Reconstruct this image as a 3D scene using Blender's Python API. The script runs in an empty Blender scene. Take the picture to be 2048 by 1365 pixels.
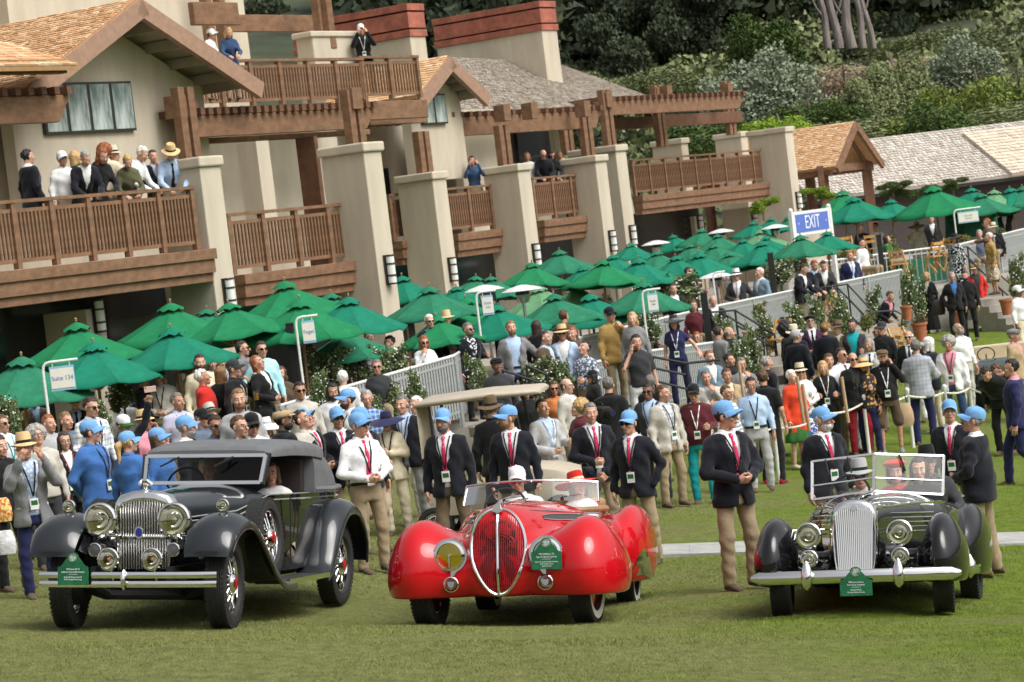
import bpy, math, random
import numpy as np
from mathutils import Vector, Matrix
R_ = math.radians
rng = np.random.default_rng(7)
random.seed(7)
sc = bpy.context.scene
COL = sc.collection
# ---------------------------------------------------------------- camera
FP, CX, CY = 5200.0, 1024.0, 682.5          # focal length in photo pixels, photo centre
CAMZ, PITCH, ROLL = 3.6, math.atan((682.5-470)/5200.0), R_(6.9)
Fv = np.array([0, math.cos(PITCH), -math.sin(PITCH)])
R0, U0 = np.array([1., 0, 0]), np.array([0, math.sin(PITCH), math.cos(PITCH)])
Rv = math.cos(ROLL)*R0 - math.sin(ROLL)*U0
Uv = math.sin(ROLL)*R0 + math.cos(ROLL)*U0
CAM = np.array([0., 0, CAMZ])
cd = bpy.data.cameras.new('camera'); cam = bpy.data.objects.new('camera', cd); COL.objects.link(cam)
cd.sensor_width = 36; cd.lens = 36*FP/2048; cd.clip_start = .5; cd.clip_end = 3000
cam.matrix_world = Matrix(((Rv[0], Uv[0], -Fv[0], 0), (Rv[1], Uv[1], -Fv[1], 0), (Rv[2], Uv[2], -Fv[2], CAMZ), (0, 0, 0, 1)))
sc.camera = cam; cd.dof.use_dof = True; cd.dof.focus_distance = 24.5; cd.dof.aperture_fstop = 6.3
# ---------------------------------------------------------------- light: bright overcast
SUN_EL, SUN_AZ = R_(52), R_(125)            # azimuth clockwise from +Y (view direction): behind the camera, to the right
w = bpy.data.worlds.new('World'); sc.world = w; w.use_nodes = True
nt = w.node_tree; nt.nodes.clear()
sky = nt.nodes.new('ShaderNodeTexSky'); sky.sky_type = 'NISHITA'; sky.sun_disc = False
sky.sun_elevation = SUN_EL; sky.sun_rotation = SUN_AZ; sky.dust_density = 6; sky.air_density = 1.0; sky.ozone_density = 1
hs = nt.nodes.new('ShaderNodeHueSaturation'); hs.inputs['Saturation'].default_value = .16
bg = nt.nodes.new('ShaderNodeBackground'); bg.inputs['Strength'].default_value = .12
wo = nt.nodes.new('ShaderNodeOutputWorld')
nt.links.new(sky.outputs[0], hs.inputs['Color']); nt.links.new(hs.outputs[0], bg.inputs['Color']); nt.links.new(bg.outputs[0], wo.inputs[0])
sl = bpy.data.lights.new('sun', 'SUN'); sl.energy = 1.5; sl.angle = R_(42); sl.color = (1, .97, .93)
so = bpy.data.objects.new('sun', sl); COL.objects.link(so)
sd = Vector((math.sin(SUN_AZ)*math.cos(SUN_EL), math.cos(SUN_AZ)*math.cos(SUN_EL), math.sin(SUN_EL)))
so.rotation_euler = sd.to_track_quat('Z', 'Y').to_euler()
sc.view_settings.view_transform = 'Standard'; sc.view_settings.look = 'None'; sc.view_settings.exposure = 0.5; sc.view_settings.gamma = 1.0
sc.cycles.max_bounces = 6; sc.cycles.diffuse_bounces = 3; sc.cycles.glossy_bounces = 3; sc.cycles.transparent_max_bounces = 8; sc.cycles.transmission_bounces = 4
sc.cycles.use_adaptive_sampling = True; sc.cycles.adaptive_threshold = .02; sc.cycles.use_denoising = True
sc.cycles.caustics_reflective = False; sc.cycles.caustics_refractive = False

def ray(px, py):
    return Fv + (px-CX)/FP*Rv + (CY-py)/FP*Uv
def W(px, py, s):
    """world point of photo pixel (px,py) at scale s photo-pixels per metre"""
    return CAM + ray(px, py)*(FP/s)
def proj(P):
    q = np.asarray(P, float) - CAM; d = q@Fv
    return CX + FP*(q@Rv)/d, CY - FP*(q@Uv)/d, FP/d
def along(P, dirv, px):
    """length t so that P + t*dirv lands on photo column px"""
    q = np.asarray(P, float) - CAM; k = (px-CX)/FP; dv = np.asarray(dirv, float)
    return -(q@Rv - k*(q@Fv)) / (dv@Rv - k*(dv@Fv))

# ---------------------------------------------------------------- materials
MATS = {}
def srgb(c):
    if isinstance(c, str):
        c = c.lstrip('#'); c = [int(c[i:i+2], 16)/255 for i in (0, 2, 4)]
    return tuple(((x/12.92) if x <= .04045 else ((x+.055)/1.055)**2.4) for x in c[:3])
def mat(name, col, rough=.6, metal=0., var=.12, scale=8., bump=0., bscale=60., coat=0., spec=.5, stretch=None, trans=0., alpha=1., col2=None, sheen=0., ior=1.5, stop=(.35, .65), detail=5.):
    if name in MATS: return MATS[name]
    m = bpy.data.materials.new(name); m.use_nodes = True; t = m.node_tree; b = t.nodes['Principled BSDF']
    c = srgb(col) if isinstance(col, str) else tuple(col)
    b.inputs['Roughness'].default_value = rough; b.inputs['Metallic'].default_value = metal
    b.inputs['Specular IOR Level'].default_value = spec; b.inputs['IOR'].default_value = ior
    b.inputs['Coat Weight'].default_value = coat; b.inputs['Coat Roughness'].default_value = .03
    b.inputs['Transmission Weight'].default_value = trans; b.inputs['Alpha'].default_value = alpha
    if sheen: b.inputs['Sheen Weight'].default_value = sheen
    tc = None
    def coords():
        nonlocal tc
        if tc is None:
            tc = t.nodes.new('ShaderNodeTexCoord').outputs['Object']
            if stretch:
                mp = t.nodes.new('ShaderNodeMapping'); mp.inputs['Scale'].default_value = stretch; t.links.new(tc, mp.inputs[0]); tc = mp.outputs[0]
        return tc
    if var or col2:
        n = t.nodes.new('ShaderNodeTexNoise'); n.inputs['Scale'].default_value = scale; n.inputs['Detail'].default_value = detail; n.inputs['Roughness'].default_value = .6
        t.links.new(coords(), n.inputs['Vector'])
        r = t.nodes.new('ShaderNodeValToRGB'); r.color_ramp.elements[0].position, r.color_ramp.elements[1].position = stop
        c2 = (srgb(col2) if isinstance(col2, str) else col2) if col2 else tuple(min(1, x*(1+var)) for x in c)
        c1 = c if col2 else tuple(x*(1-var) for x in c)
        r.color_ramp.elements[0].color = (*c1, 1); r.color_ramp.elements[1].color = (*c2, 1)
        t.links.new(n.outputs['Fac'], r.inputs['Fac']); t.links.new(r.outputs[0], b.inputs['Base Color'])
    else:
        b.inputs['Base Color'].default_value = (*c, 1)
    if bump:
        n2 = t.nodes.new('ShaderNodeTexNoise'); n2.inputs['Scale'].default_value = bscale; n2.inputs['Detail'].default_value = 3
        t.links.new(coords(), n2.inputs['Vector'])
        bp = t.nodes.new('ShaderNodeBump'); bp.inputs['Strength'].default_value = min(1, bump); bp.inputs['Distance'].default_value = .02
        t.links.new(n2.outputs['Fac'], bp.inputs['Height']); t.links.new(bp.outputs[0], b.inputs['Normal'])
    MATS[name] = m
    return m
def islandmat(name, cols, rough=.7, bump=.15, bscale=40, spec=.4):
    """procedural colour that changes from piece to piece (random per mesh island)"""
    if name in MATS: return MATS[name]
    m = mat(name, cols[0], rough, var=0, bump=bump, bscale=bscale, spec=spec); t = m.node_tree
    g = t.nodes.new('ShaderNodeNewGeometry'); r = t.nodes.new('ShaderNodeValToRGB')
    el = r.color_ramp.elements
    while len(el) < len(cols): el.new(.5)
    for i, c in enumerate(cols):
        el[i].position = i/(len(cols)-1); el[i].color = (*(srgb(c) if isinstance(c, str) else c), 1)
    t.links.new(g.outputs['Random Per Island'], r.inputs[0]); t.links.new(r.outputs[0], t.nodes['Principled BSDF'].inputs['Base Color'])
    return m
def glassmat(name, col=(.9, .95, .93), alpha=.25, rough=.03):
    if name in MATS: return MATS[name]
    m = bpy.data.materials.new(name); m.use_nodes = True; t = m.node_tree; t.nodes.clear()
    o = t.nodes.new('ShaderNodeOutputMaterial'); tr = t.nodes.new('ShaderNodeBsdfTransparent'); gl = t.nodes.new('ShaderNodeBsdfGlossy')
    tr.inputs[0].default_value = (*col, 1); gl.inputs['Roughness'].default_value = rough
    fr = t.nodes.new('ShaderNodeFresnel'); fr.inputs['IOR'].default_value = 1.32
    ad = t.nodes.new('ShaderNodeMath'); ad.operation = 'ADD'; ad.inputs[1].default_value = alpha; ad.use_clamp = True
    mx = t.nodes.new('ShaderNodeMixShader')
    t.links.new(fr.outputs[0], ad.inputs[0]); t.links.new(ad.outputs[0], mx.inputs[0]); t.links.new(tr.outputs[0], mx.inputs[1]); t.links.new(gl.outputs[0], mx.inputs[2]); t.links.new(mx.outputs[0], o.inputs[0])
    MATS[name] = m
    return m

# ---------------------------------------------------------------- mesh helpers
def make_mesh(name, V, Q, midx=None, smooth=True, sharp=None, normals=None):
    """V (n,3); Q list of faces or (m,k) array"""
    me = bpy.data.meshes.new(name)
    V = np.asarray(V, np.float32).reshape(-1, 3)
    if isinstance(Q, np.ndarray) and Q.ndim == 2:
        m, k = Q.shape; tot = np.full(m, k, np.int32); fl = Q.astype(np.int32).ravel()
    else:
        tot = np.array([len(q) for q in Q], np.int32); fl = np.array([i for q in Q for i in q], np.int32); m = len(tot)
    me.vertices.add(len(V)); me.vertices.foreach_set('co', V.ravel())
    me.loops.add(len(fl)); me.loops.foreach_set('vertex_index', fl)
    me.polygons.add(m); st = np.zeros(m, np.int32); st[1:] = np.cumsum(tot)[:-1]
    me.polygons.foreach_set('loop_start', st)
    if midx is not None: me.polygons.foreach_set('material_index', np.asarray(midx, np.int32))
    me.polygons.foreach_set('use_smooth', np.full(m, bool(smooth)))
    me.update(calc_edges=True)
    if sharp and smooth: me.set_sharp_from_angle(angle=R_(sharp))
    if normals is not None: me.normals_split_custom_set_from_vertices(np.asarray(normals, np.float32))
    return me
def link(name, me, mats=None, parent=None, M=None, **props):
    o = bpy.data.objects.new(name, me); COL.objects.link(o)
    if mats is not None:
        if not isinstance(mats, (list, tuple)): mats = [mats]
        if me.materials:
            for i, m in enumerate(mats):
                if me.materials[i] is not m:
                    o.material_slots[i].link = 'OBJECT'; o.material_slots[i].material = m
        else:
            for m in mats: me.materials.append(m)
    if parent is not None: o.parent = parent
    if M is not None: o.matrix_local = M if parent is not None else M
    for k, v in props.items(): o[k] = v
    return o
def empty(name, label, cat, group=None, M=None, loc=None):
    o = bpy.data.objects.new(name, None); COL.objects.link(o); o.empty_display_size = .2
    o['label'] = label; o['category'] = cat
    if group: o['group'] = group
    if M is not None: o.matrix_world = M
    if loc is not None: o.location = tuple(loc)
    return o
def frame(o, x, y, z):
    return Matrix(((x[0], y[0], z[0], o[0]), (x[1], y[1], z[1], o[1]), (x[2], y[2], z[2], o[2]), (0, 0, 0, 1)))
def rz(a): return Matrix.Rotation(a, 4, 'Z')
def tr(x, y, z): return Matrix.Translation((x, y, z))
def _n(v): v = np.asarray(v, float); return v/(np.linalg.norm(v)+1e-12)
class MB:
    def __init__(s): s.V = []; s.F = []; s.I = []; s.n = 0
    def add(s, V, F, m=0):
        V = np.asarray(V, float).reshape(-1, 3); k = s.n
        s.V.append(V); s.n += len(V)
        for f in F: s.F.append([int(i)+k for i in f]); s.I.append(m)
        return s
    def box(s, c, d, M=None, m=0, taper=1.):
        x, y, z = np.asarray(d, float)/2
        V = np.array([[-x, -y, -z], [x, -y, -z], [x, y, -z], [-x, y, -z], [-x*taper, -y*taper, z], [x*taper, -y*taper, z], [x*taper, y*taper, z], [-x*taper, y*taper, z]])
        if M is not None: V = V@np.array(M)[:3, :3].T
        return s.add(V+np.asarray(c), [[0, 3, 2, 1], [4, 5, 6, 7], [0, 1, 5, 4], [1, 2, 6, 5], [2, 3, 7, 6], [3, 0, 4, 7]], m)
    def bar(s, p0, p1, w, h, up=(0, 0, 1), m=0, w1=None, h1=None):
        p0, p1 = np.asarray(p0, float), np.asarray(p1, float); d = _n(p1-p0); x = np.cross(d, up)
        x = _n(x) if np.linalg.norm(x) > 1e-6 else np.array([1., 0, 0]); u = np.cross(x, d)
        w1 = w if w1 is None else w1; h1 = h if h1 is None else h1
        V = [p0+x*a*w/2+u*b*h/2 for a, b in ((-1, -1), (1, -1), (1, 1), (-1, 1))] + [p1+x*a*w1/2+u*b*h1/2 for a, b in ((-1, -1), (1, -1), (1, 1), (-1, 1))]
        return s.add(V, [[3, 2, 1, 0], [4, 5, 6, 7], [0, 1, 5, 4], [1, 2, 6, 5], [2, 3, 7, 6], [3, 0, 4, 7]], m)
    def grid(s, G, cu=False, cv=False, m=0, flip=False):
        G = np.asarray(G, float); a, b = G.shape[:2]; F = []
        for i in range(a if cu else a-1):
            for j in range(b if cv else b-1):
                q = [i*b+j, ((i+1) % a)*b+j, ((i+1) % a)*b+(j+1) % b, i*b+(j+1) % b]
                F.append(q[::-1] if flip else q)
        return s.add(G, F, m)
    def loft(s, secs, caps=True, m=0, flip=False):
        secs = np.asarray(secs, float); k0 = s.n; s.grid(secs, cv=True, m=m, flip=flip); a, b = secs.shape[:2]
        if caps:
            f0, f1 = list(range(k0, k0+b)), list(range(k0+(a-1)*b, k0+a*b))
            s.F += [f0 if not flip else f0[::-1], f1[::-1] if not flip else f1]; s.I += [m, m]
        return s
    def tube(s, path, r, n=8, caps=True, m=0, closed=False, sq=None):
        P = np.asarray(path, float); k = len(P); r = np.broadcast_to(r, (k,))
        T = np.gradient(P, axis=0) if not closed else np.roll(P, -1, 0)-np.roll(P, 1, 0)
        x = None; S = []
        for i in range(k):
            t = _n(T[i])
            if x is None: x = np.cross(t, (0, 0, 1)) if abs(t[2]) < .9 else np.cross(t, (0, 1, 0))
            x = _n(x - t*(x@t)); y = np.cross(t, x)
            a = np.arange(n)*2*np.pi/n
            S.append(P[i] + r[i]*(np.outer(np.cos(a), x) + (sq or 1)*np.outer(np.sin(a), y)))
        if closed: s.grid(np.array(S), cu=True, cv=True, m=m, flip=True)
        else: s.loft(S, caps, m, flip=True)
        return s
    def lathe(s, prof, n=24, M=None, m=0, axis='z', cap=True):
        a = np.arange(n)*2*np.pi/n; S = []
        for r, z in prof:
            S.append(np.stack([r*np.cos(a), r*np.sin(a), np.full(n, z)], 1))
        S = np.array(S)
        if axis == 'y': S = S[..., [0, 2, 1]]*[1, 1, 1]          # profile runs along y
        if axis == 'x': S = S[..., [2, 0, 1]]
        if M is not None: M = np.array(M); S = S@M[:3, :3].T + M[:3, 3]
        s.loft(S, caps=cap, m=m, flip=(axis != 'y'))
        return s
    def prism(s, poly, h0, h1, fn, m=0):
        """poly of 2d points, fn(u,v,h)->xyz"""
        n = len(poly); V = [fn(u, v, h0) for u, v in poly]+[fn(u, v, h1) for u, v in poly]
        F = [list(range(n))[::-1], list(range(n, 2*n))]+[[i, (i+1) % n, n+(i+1) % n, n+i] for i in range(n)]
        return s.add(V, F, m)
    def mesh(s, name, smooth=False, sharp=40):
        return make_mesh(name, np.concatenate(s.V), s.F, s.I, smooth, sharp)
    def build(s, name, mats, parent=None, smooth=False, sharp=40, M=None, **props):
        return link(name, s.mesh(name, smooth, sharp), mats, parent, M, **props)

# ---------------------------------------------------------------- signed-distance modelling
def surface_nets(D, org, h):
    nx, ny, nz = D.shape; ins = D < 0
    c = np.stack([ins[i:nx-1+i, j:ny-1+j, k:nz-1+k] for i in (0, 1) for j in (0, 1) for k in (0, 1)])
    cnt = c.sum(0); act = (cnt > 0) & (cnt < 8); idx = np.full(act.shape, -1, np.int64); ii = np.argwhere(act); n = len(ii); idx[act] = np.arange(n)
    acc = np.zeros((n, 3)); w = np.zeros(n); I, J, K = ii.T
    corners = [(i, j, k) for i in (0, 1) for j in (0, 1) for k in (0, 1)]
    for a in range(8):
        for b in range(a+1, 8):
            ca, cb = corners[a], corners[b]
            if sum(abs(x-y) for x, y in zip(ca, cb)) != 1: continue
            da = D[I+ca[0], J+ca[1], K+ca[2]]; db = D[I+cb[0], J+cb[1], K+cb[2]]; x = (da < 0) != (db < 0)
            t = np.where(x, da/np.where(x, da-db, 1), 0)
            p = np.array(ca)+t[:, None]*(np.array(cb)-np.array(ca)); acc += p*x[:, None]; w += x
    V = org + (ii + acc/w[:, None])*h
    Q = []
    for ax in range(3):
        sl0 = [slice(1, -1)]*3; sl0[ax] = slice(0, -1); sl1 = list(sl0); sl1[ax] = slice(1, None)
        a, b = ins[tuple(sl0)], ins[tuple(sl1)]
        e = np.argwhere(a != b)
        if not len(e): continue
        inside_first = a[tuple(e.T)]
        base = e.copy(); 
        for o in range(3):
            if o != ax: base[:, o] += 1
        u, v = [(1, 2), (2, 0), (0, 1)][ax]
        def at(du, dv):
            q = base.copy(); q[:, u] -= du; q[:, v] -= dv; return idx[q[:, 0], q[:, 1], q[:, 2]]
        q = np.stack([at(1, 1), at(0, 1), at(0, 0), at(1, 0)], 1)
        q[~inside_first] = q[~inside_first][:, ::-1]; Q.append(q)
    Q = np.concatenate(Q); return V, Q[(Q >= 0).all(1)]
def sdf_mesh(fn, lo, hi, h, project=2, normals=False):
    lo, hi = np.asarray(lo, float), np.asarray(hi, float); n = np.ceil((hi-lo)/h).astype(int)+1
    g = [lo[i]+h*np.arange(n[i]) for i in range(3)]
    X, Y, Z = np.meshgrid(*[x.astype(np.float32) for x in g], indexing='ij')
    V, Q = surface_nets(fn(X, Y, Z), lo, h)
    N = None; e = h*.2
    for k in range(project + (1 if normals else 0)):
        x, y, z = V.T
        G = np.stack([fn(x+e, y, z)-fn(x-e, y, z), fn(x, y+e, z)-fn(x, y-e, z), fn(x, y, z+e)-fn(x, y, z-e)], 1)/(2*e)
        gg = (G*G).sum(1)
        if k == project: N = G/np.sqrt(gg+1e-12)[:, None]; break
        st = (fn(x, y, z)/np.maximum(gg, .25))[:, None]*G; L = np.linalg.norm(st, axis=1, keepdims=True)
        V = V - st*np.minimum(1, .6*h/np.maximum(L, 1e-9))
    return (V, Q, N) if normals else (V, Q)
def smin(a, b, k):
    if k <= 0: return np.minimum(a, b)
    t = np.clip(.5+.5*(b-a)/k, 0, 1); return b+(a-b)*t-k*t*(1-t)
def smax(a, b, k): return -smin(-a, -b, k)
def capsule(X, Y, Z, a, b, ra, rb=None, sc3=(1, 1, 1)):
    rb = ra if rb is None else rb; a = np.asarray(a, float); b = np.asarray(b, float)
    dx, dy, dz = b-a; L = dx*dx+dy*dy+dz*dz+1e-12
    px, py, pz = X-a[0], Y-a[1], Z-a[2]; t = np.clip((px*dx+py*dy+pz*dz)/L, 0, 1)
    return np.sqrt(((px-t*dx)/sc3[0])**2+((py-t*dy)/sc3[1])**2+((pz-t*dz)/sc3[2])**2) - (ra+(rb-ra)*t)
def ellip(X, Y, Z, c, r):
    k0 = np.sqrt(((X-c[0])/r[0])**2+((Y-c[1])/r[1])**2+((Z-c[2])/r[2])**2)
    k1 = np.sqrt(((X-c[0])/r[0]**2)**2+((Y-c[1])/r[1]**2)**2+((Z-c[2])/r[2]**2)**2)
    return k0*(k0-1)/np.maximum(k1, 1e-6)
def sbox(X, Y, Z, c, d, r=.02):
    qx, qy, qz = np.abs(X-c[0])-d[0]/2+r, np.abs(Y-c[1])-d[1]/2+r, np.abs(Z-c[2])-d[2]/2+r
    return np.sqrt(np.maximum(qx, 0)**2+np.maximum(qy, 0)**2+np.maximum(qz, 0)**2)+np.minimum(np.maximum(qx, np.maximum(qy, qz)), 0)-r
def sstep(a, b, x):
    t = np.clip((x-a)/(b-a), 0, 1); return t*t*(3-2*t)
# ================================================================ terrain
_ctl = [(130,1255,219),(460,1258,223),(690,1205,192),(850,1252,219),(1180,1245,223),(1285,1210,196),(1560,1235,222),(1890,1226,226),(1952,1200,196),
        (755,1145,177),(1485,1165,200),(2005,1165,190),(1400,1005,137),(1590,950,121),(1760,905,116),(1830,890,112),(2025,980,141),(1870,672,76),(75,1178,177)]
_wt = [6]*9+[2]*10
_P = np.array([W(*c) for c in _ctl])
def _basis(X, Y):
    Yc = np.clip(Y, 19, 75); Xc = np.clip(X, -9, 13); t = (Yc-40)/20
    return np.stack([np.ones_like(X), Xc, Xc*t, t, t*t, t**3], -1)
_A = _basis(_P[:, 0], _P[:, 1]); _w = np.array(_wt, float)[:, None]
_coef = np.linalg.lstsq(_A*_w, _P[:, 2]*_w[:, 0], rcond=None)[0]
_res = _P[:, 2]-_A@_coef
def _k(X, Y): return np.exp(-((np.asarray(X)[..., None]-_P[:, 0])**2/(2*2.2**2)+(np.asarray(Y)[..., None]-_P[:, 1])**2/(2*3.0**2)))
_rw = np.linalg.solve(_k(_P[:, 0], _P[:, 1])+.03*np.eye(len(_P)), _res)
def gz(X, Y):
    X, Y = np.asarray(X, float), np.asarray(Y, float)
    return _basis(X, Y)@_coef + _k(X, Y)@_rw
def tz(X, Y):
    """terrace floor"""
    return .35 + .5*sstep(64, 74, np.asarray(Y, float))
xs = np.unique(np.concatenate([np.linspace(-120, -14, 12), np.linspace(-14, 22, 110), np.linspace(22, 160, 12)]))
ys = np.unique(np.concatenate([np.linspace(-150, 10, 12), np.linspace(10, 90, 200), np.linspace(90, 420, 14)]))
X, Y = np.meshgrid(xs, ys, indexing='ij'); Z = gz(X, Y)
Z = Z + .012*np.sin(X*1.3+.4*Y)*np.sin(Y*.9) + .01*np.sin(3.1*X-Y*2.2)
mb = MB(); mb.grid(np.stack([X, Y, Z], -1))
def lawn_mat(name='lawn_grass', g=1.):
    m = mat(name, (.1, .15, .03), .8, var=0, spec=.15); t = m.node_tree; b = t.nodes['Principled BSDF']
    tc = t.nodes.new('ShaderNodeTexCoord')
    def noise(scale, detail, vec=None):
        n = t.nodes.new('ShaderNodeTexNoise'); n.inputs['Scale'].default_value = scale; n.inputs['Detail'].default_value = detail; n.inputs['Roughness'].default_value = .65
        t.links.new(vec or tc.outputs['Object'], n.inputs['Vector']); return n.outputs['Fac']
    def ramp(f, stops):
        r = t.nodes.new('ShaderNodeValToRGB'); el = r.color_ramp.elements
        while len(el) < len(stops): el.new(.5)
        for i, (p, c) in enumerate(stops): el[i].position = p; el[i].color = (*c, 1)
        t.links.new(f, r.inputs[0]); return r.outputs[0]
    def mix(f, a, bb, bt='MIX'):
        x = t.nodes.new('ShaderNodeMix'); x.data_type = 'RGBA'; x.blend_type = bt
        if isinstance(f, float): x.inputs[0].default_value = f
        else: t.links.new(f, x.inputs[0])
        for k, v in ((6, a), (7, bb)):
            if isinstance(v, tuple): x.inputs[k].default_value = (*v, 1)
            else: t.links.new(v, x.inputs[k])
        return x.outputs[2]
    mp = t.nodes.new('ShaderNodeMapping'); mp.inputs['Scale'].default_value = (.35, .9, 1); t.links.new(tc.outputs['Object'], mp.inputs[0])
    green = ramp(noise(6, 6), [(.3, (.11*g, .168*g, .018*g)), (.7, (.23*g, .305*g, .042*g))])
    worn = ramp(noise(9, 5), [(.3, (.15*g, .17*g, .048*g)), (.7, (.29*g, .295*g, .11*g))])
    # worn, trodden turf to the left and middle, lusher at the right-hand front
    sp = t.nodes.new('ShaderNodeSeparateXYZ'); t.links.new(tc.outputs['Object'], sp.inputs[0])
    mr = t.nodes.new('ShaderNodeMapRange'); mr.inputs[1].default_value = 5.5; mr.inputs[2].default_value = -2.5; mr.inputs[3].default_value = -.10; mr.inputs[4].default_value = .30
    t.links.new(sp.outputs[0], mr.inputs[0])
    add = t.nodes.new('ShaderNodeMath'); add.operation = 'ADD'; t.links.new(noise(.6, 4, mp.outputs[0]), add.inputs[0]); t.links.new(mr.outputs[0], add.inputs[1])
    f = ramp(add.outputs[0], [(.42, (0, 0, 0)), (.66, (1, 1, 1))])
    c = mix(f, green, worn)
    c = mix(.5, c, ramp(noise(140, 3), [(.25, (.35, .4, .3)), (.75, (1.0, 1.0, 1.0))]), 'MULTIPLY')
    t.links.new(c, b.inputs['Base Color'])
    bp = t.nodes.new('ShaderNodeBump'); bp.inputs['Strength'].default_value = .9; bp.inputs['Distance'].default_value = .03
    t.links.new(noise(90, 4), bp.inputs['Height']); t.links.new(bp.outputs[0], b.inputs['Normal'])
    return m
LAWN = lawn_mat()
mb.build('lawn', LAWN, smooth=True, sharp=None, kind='structure')
# blades of turf in the foreground (uncountable)
N = 300000
yy = 16.5+(22*rng.random(N)**1.5); half = yy*.2+.25; xx = (rng.random(N)*2-1)*half
zz = gz(xx, yy)+.012*np.sin(xx*1.3+.4*yy)*np.sin(yy*.9)+.01*np.sin(3.1*xx-yy*2.2)-.004
patch = np.sin(xx*1.7+np.sin(yy*.8)*2)*.5+.5
hh = (.009+.014*rng.random(N))*(.75+.5*patch)*np.sqrt(yy/20); ww = .0036*np.sqrt(yy/20)*(.7+.6*rng.random(N))
a = rng.random(N)*2*np.pi; dx, dy = np.cos(a), np.sin(a); lean = rng.normal(0, .012, (N, 2))
V = np.empty((N, 3, 3)); V[:, 0] = np.stack([xx-dx*ww, yy-dy*ww, zz], 1); V[:, 1] = np.stack([xx+dx*ww, yy+dy*ww, zz], 1); V[:, 2] = np.stack([xx+lean[:, 0], yy+lean[:, 1], zz+hh], 1)
me = make_mesh('grass_blades', V.reshape(-1, 3), np.arange(3*N).reshape(N, 3), smooth=False)
link('grass_blades', me, lawn_mat('turf_blades', 1.6), kind='stuff', label='short mown turf blades covering the front of the lawn', category='grass')
# concrete path crossing behind the cars
mb = MB(); pa = []
for i in range(11):
    t = i/10; e = []
    for (x0, y0, x1, y1) in ((1300, 1094, 2060, 1068), (1300, 1115, 2060, 1091)):
        q = ray(1150+1150*t, y0+(y1-y0)*((1150+1150*t)-x0)/(x1-x0))
        d = 30.
        for _ in range(40):
            P = CAM+q*d; d *= (CAMZ-gz(P[0], P[1]))/max(.3, CAMZ-P[2])
        P = CAM+q*d; P[2] = gz(P[0], P[1])+.03; e.append(P)
    pa.append(e)
pa = np.array(pa)
for i in range(10):
    a0, a1 = pa[i], pa[i+1]; k = .997
    c0, c1 = a0, a0+(a1-a0)*k
    P = MB(); lo = np.array([0, 0, .06]); V = [c0[0], c1[0], c1[1], c0[1]]
    P.add(V+[v-lo for v in V], [[3, 2, 1, 0], [4, 5, 6, 7], [0, 1, 5, 4], [1, 2, 6, 5], [2, 3, 7, 6], [3, 0, 4, 7]])
    if i == 0:
        path = P.build('path', mat('path_concrete', (.36, .355, .335), .8, var=.16, scale=5, bump=.2, bscale=60), kind='structure')
    else: P.build('paving_slab', mat('path_concrete', (.6, .6, .56)), parent=path)
# terrace slab, front edge along the barrier line
FRONT = [(-40, 38), (-9, 39.5), (-2.0, 43.8), (0.0, 47.0), (1.8, 49.2), (4.4, 56), (8.0, 63.6), (9.6, 68.5), (12.5, 71.5), (60, 78)]
mb = MB(); TM = mat('terrace_paving', (.34, .31, .27), .85, var=.12, scale=3, bump=.2)
fr = np.array(FRONT, float); bk = fr+np.array([-45, 75]); rows = []
for k in range(12):
    t = k/11; q = fr*(1-t)+bk*t; rows.append(np.column_stack([q, tz(q[:, 0], q[:, 1])]))
mb.grid(np.array(rows), flip=True)
lowr = np.column_stack([fr, gz(fr[:, 0], fr[:, 1])-.3])
mb.grid(np.array([lowr, rows[0]]), flip=True)
mb.build('terrace', TM, kind='structure')
# ================================================================ lodge
TH = R_(33); Dv = np.array([math.sin(TH), math.cos(TH), 0.]); Nv = np.array([math.cos(TH), -math.sin(TH), 0.]); ZU = np.array([0, 0, 1.])
STUC = mat('stucco', (.54, .475, .37), .9, var=.09, scale=1.3, stretch=(1.6, 1.6, .35), bump=.25, bscale=45, spec=.2)
WOOD = mat('redwood', (.21, .116, .066), .62, var=.22, scale=5, bump=.2, bscale=30, stretch=(1, 1, 1.6), spec=.3)
WOODD = mat('redwood_dark', (.15, .074, .043), .6, var=.22, scale=5, bump=.2, bscale=30, spec=.3)
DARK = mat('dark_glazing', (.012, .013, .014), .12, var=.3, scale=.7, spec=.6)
FRAMEM = mat('window_frame_metal', (.03, .028, .025), .4, var=.1)
GLASSW = mat('window_pane', (.10, .15, .14), .05, scale=2.2, spec=.7, col2=(.5, .56, .52), stretch=(1.2, 1.2, .25), stop=(.42, .6))  # pale streaks put reflections and blinds into the pane colour
lodge = empty('lodge_building', 'long beige stucco lodge with redwood balconies, pergolas and shingle roofs', 'building')
BW = np.array([Dv, Nv, ZU]).T
def bx(c, d, name, m, bev=.0, parent=lodge, taper=1.):
    """box with centre c (world), size d along facade, outward, up"""
    mb = MB(); mb.box((0, 0, 0), d, taper=taper)
    o = mb.build(name, m, parent); o.matrix_local = frame(c, Dv, Nv, ZU) if False else frame(c, Dv, -Nv, ZU)
    if bev:
        b = o.modifiers.new('bevel', 'BEVEL'); b.width = bev; b.segments = 2
    return o
def loc(P, u, v, z): return np.asarray(P)+u*Dv+v*Nv+z*ZU
_bal = MB(); _bal.box((0, 0, 0), (.042, .042, .80)); BAL = _bal.mesh('baluster')
_pos = MB(); _pos.box((0, 0, 0), (.10, .12, 1.14)); POS = _pos.mesh('post')
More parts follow.
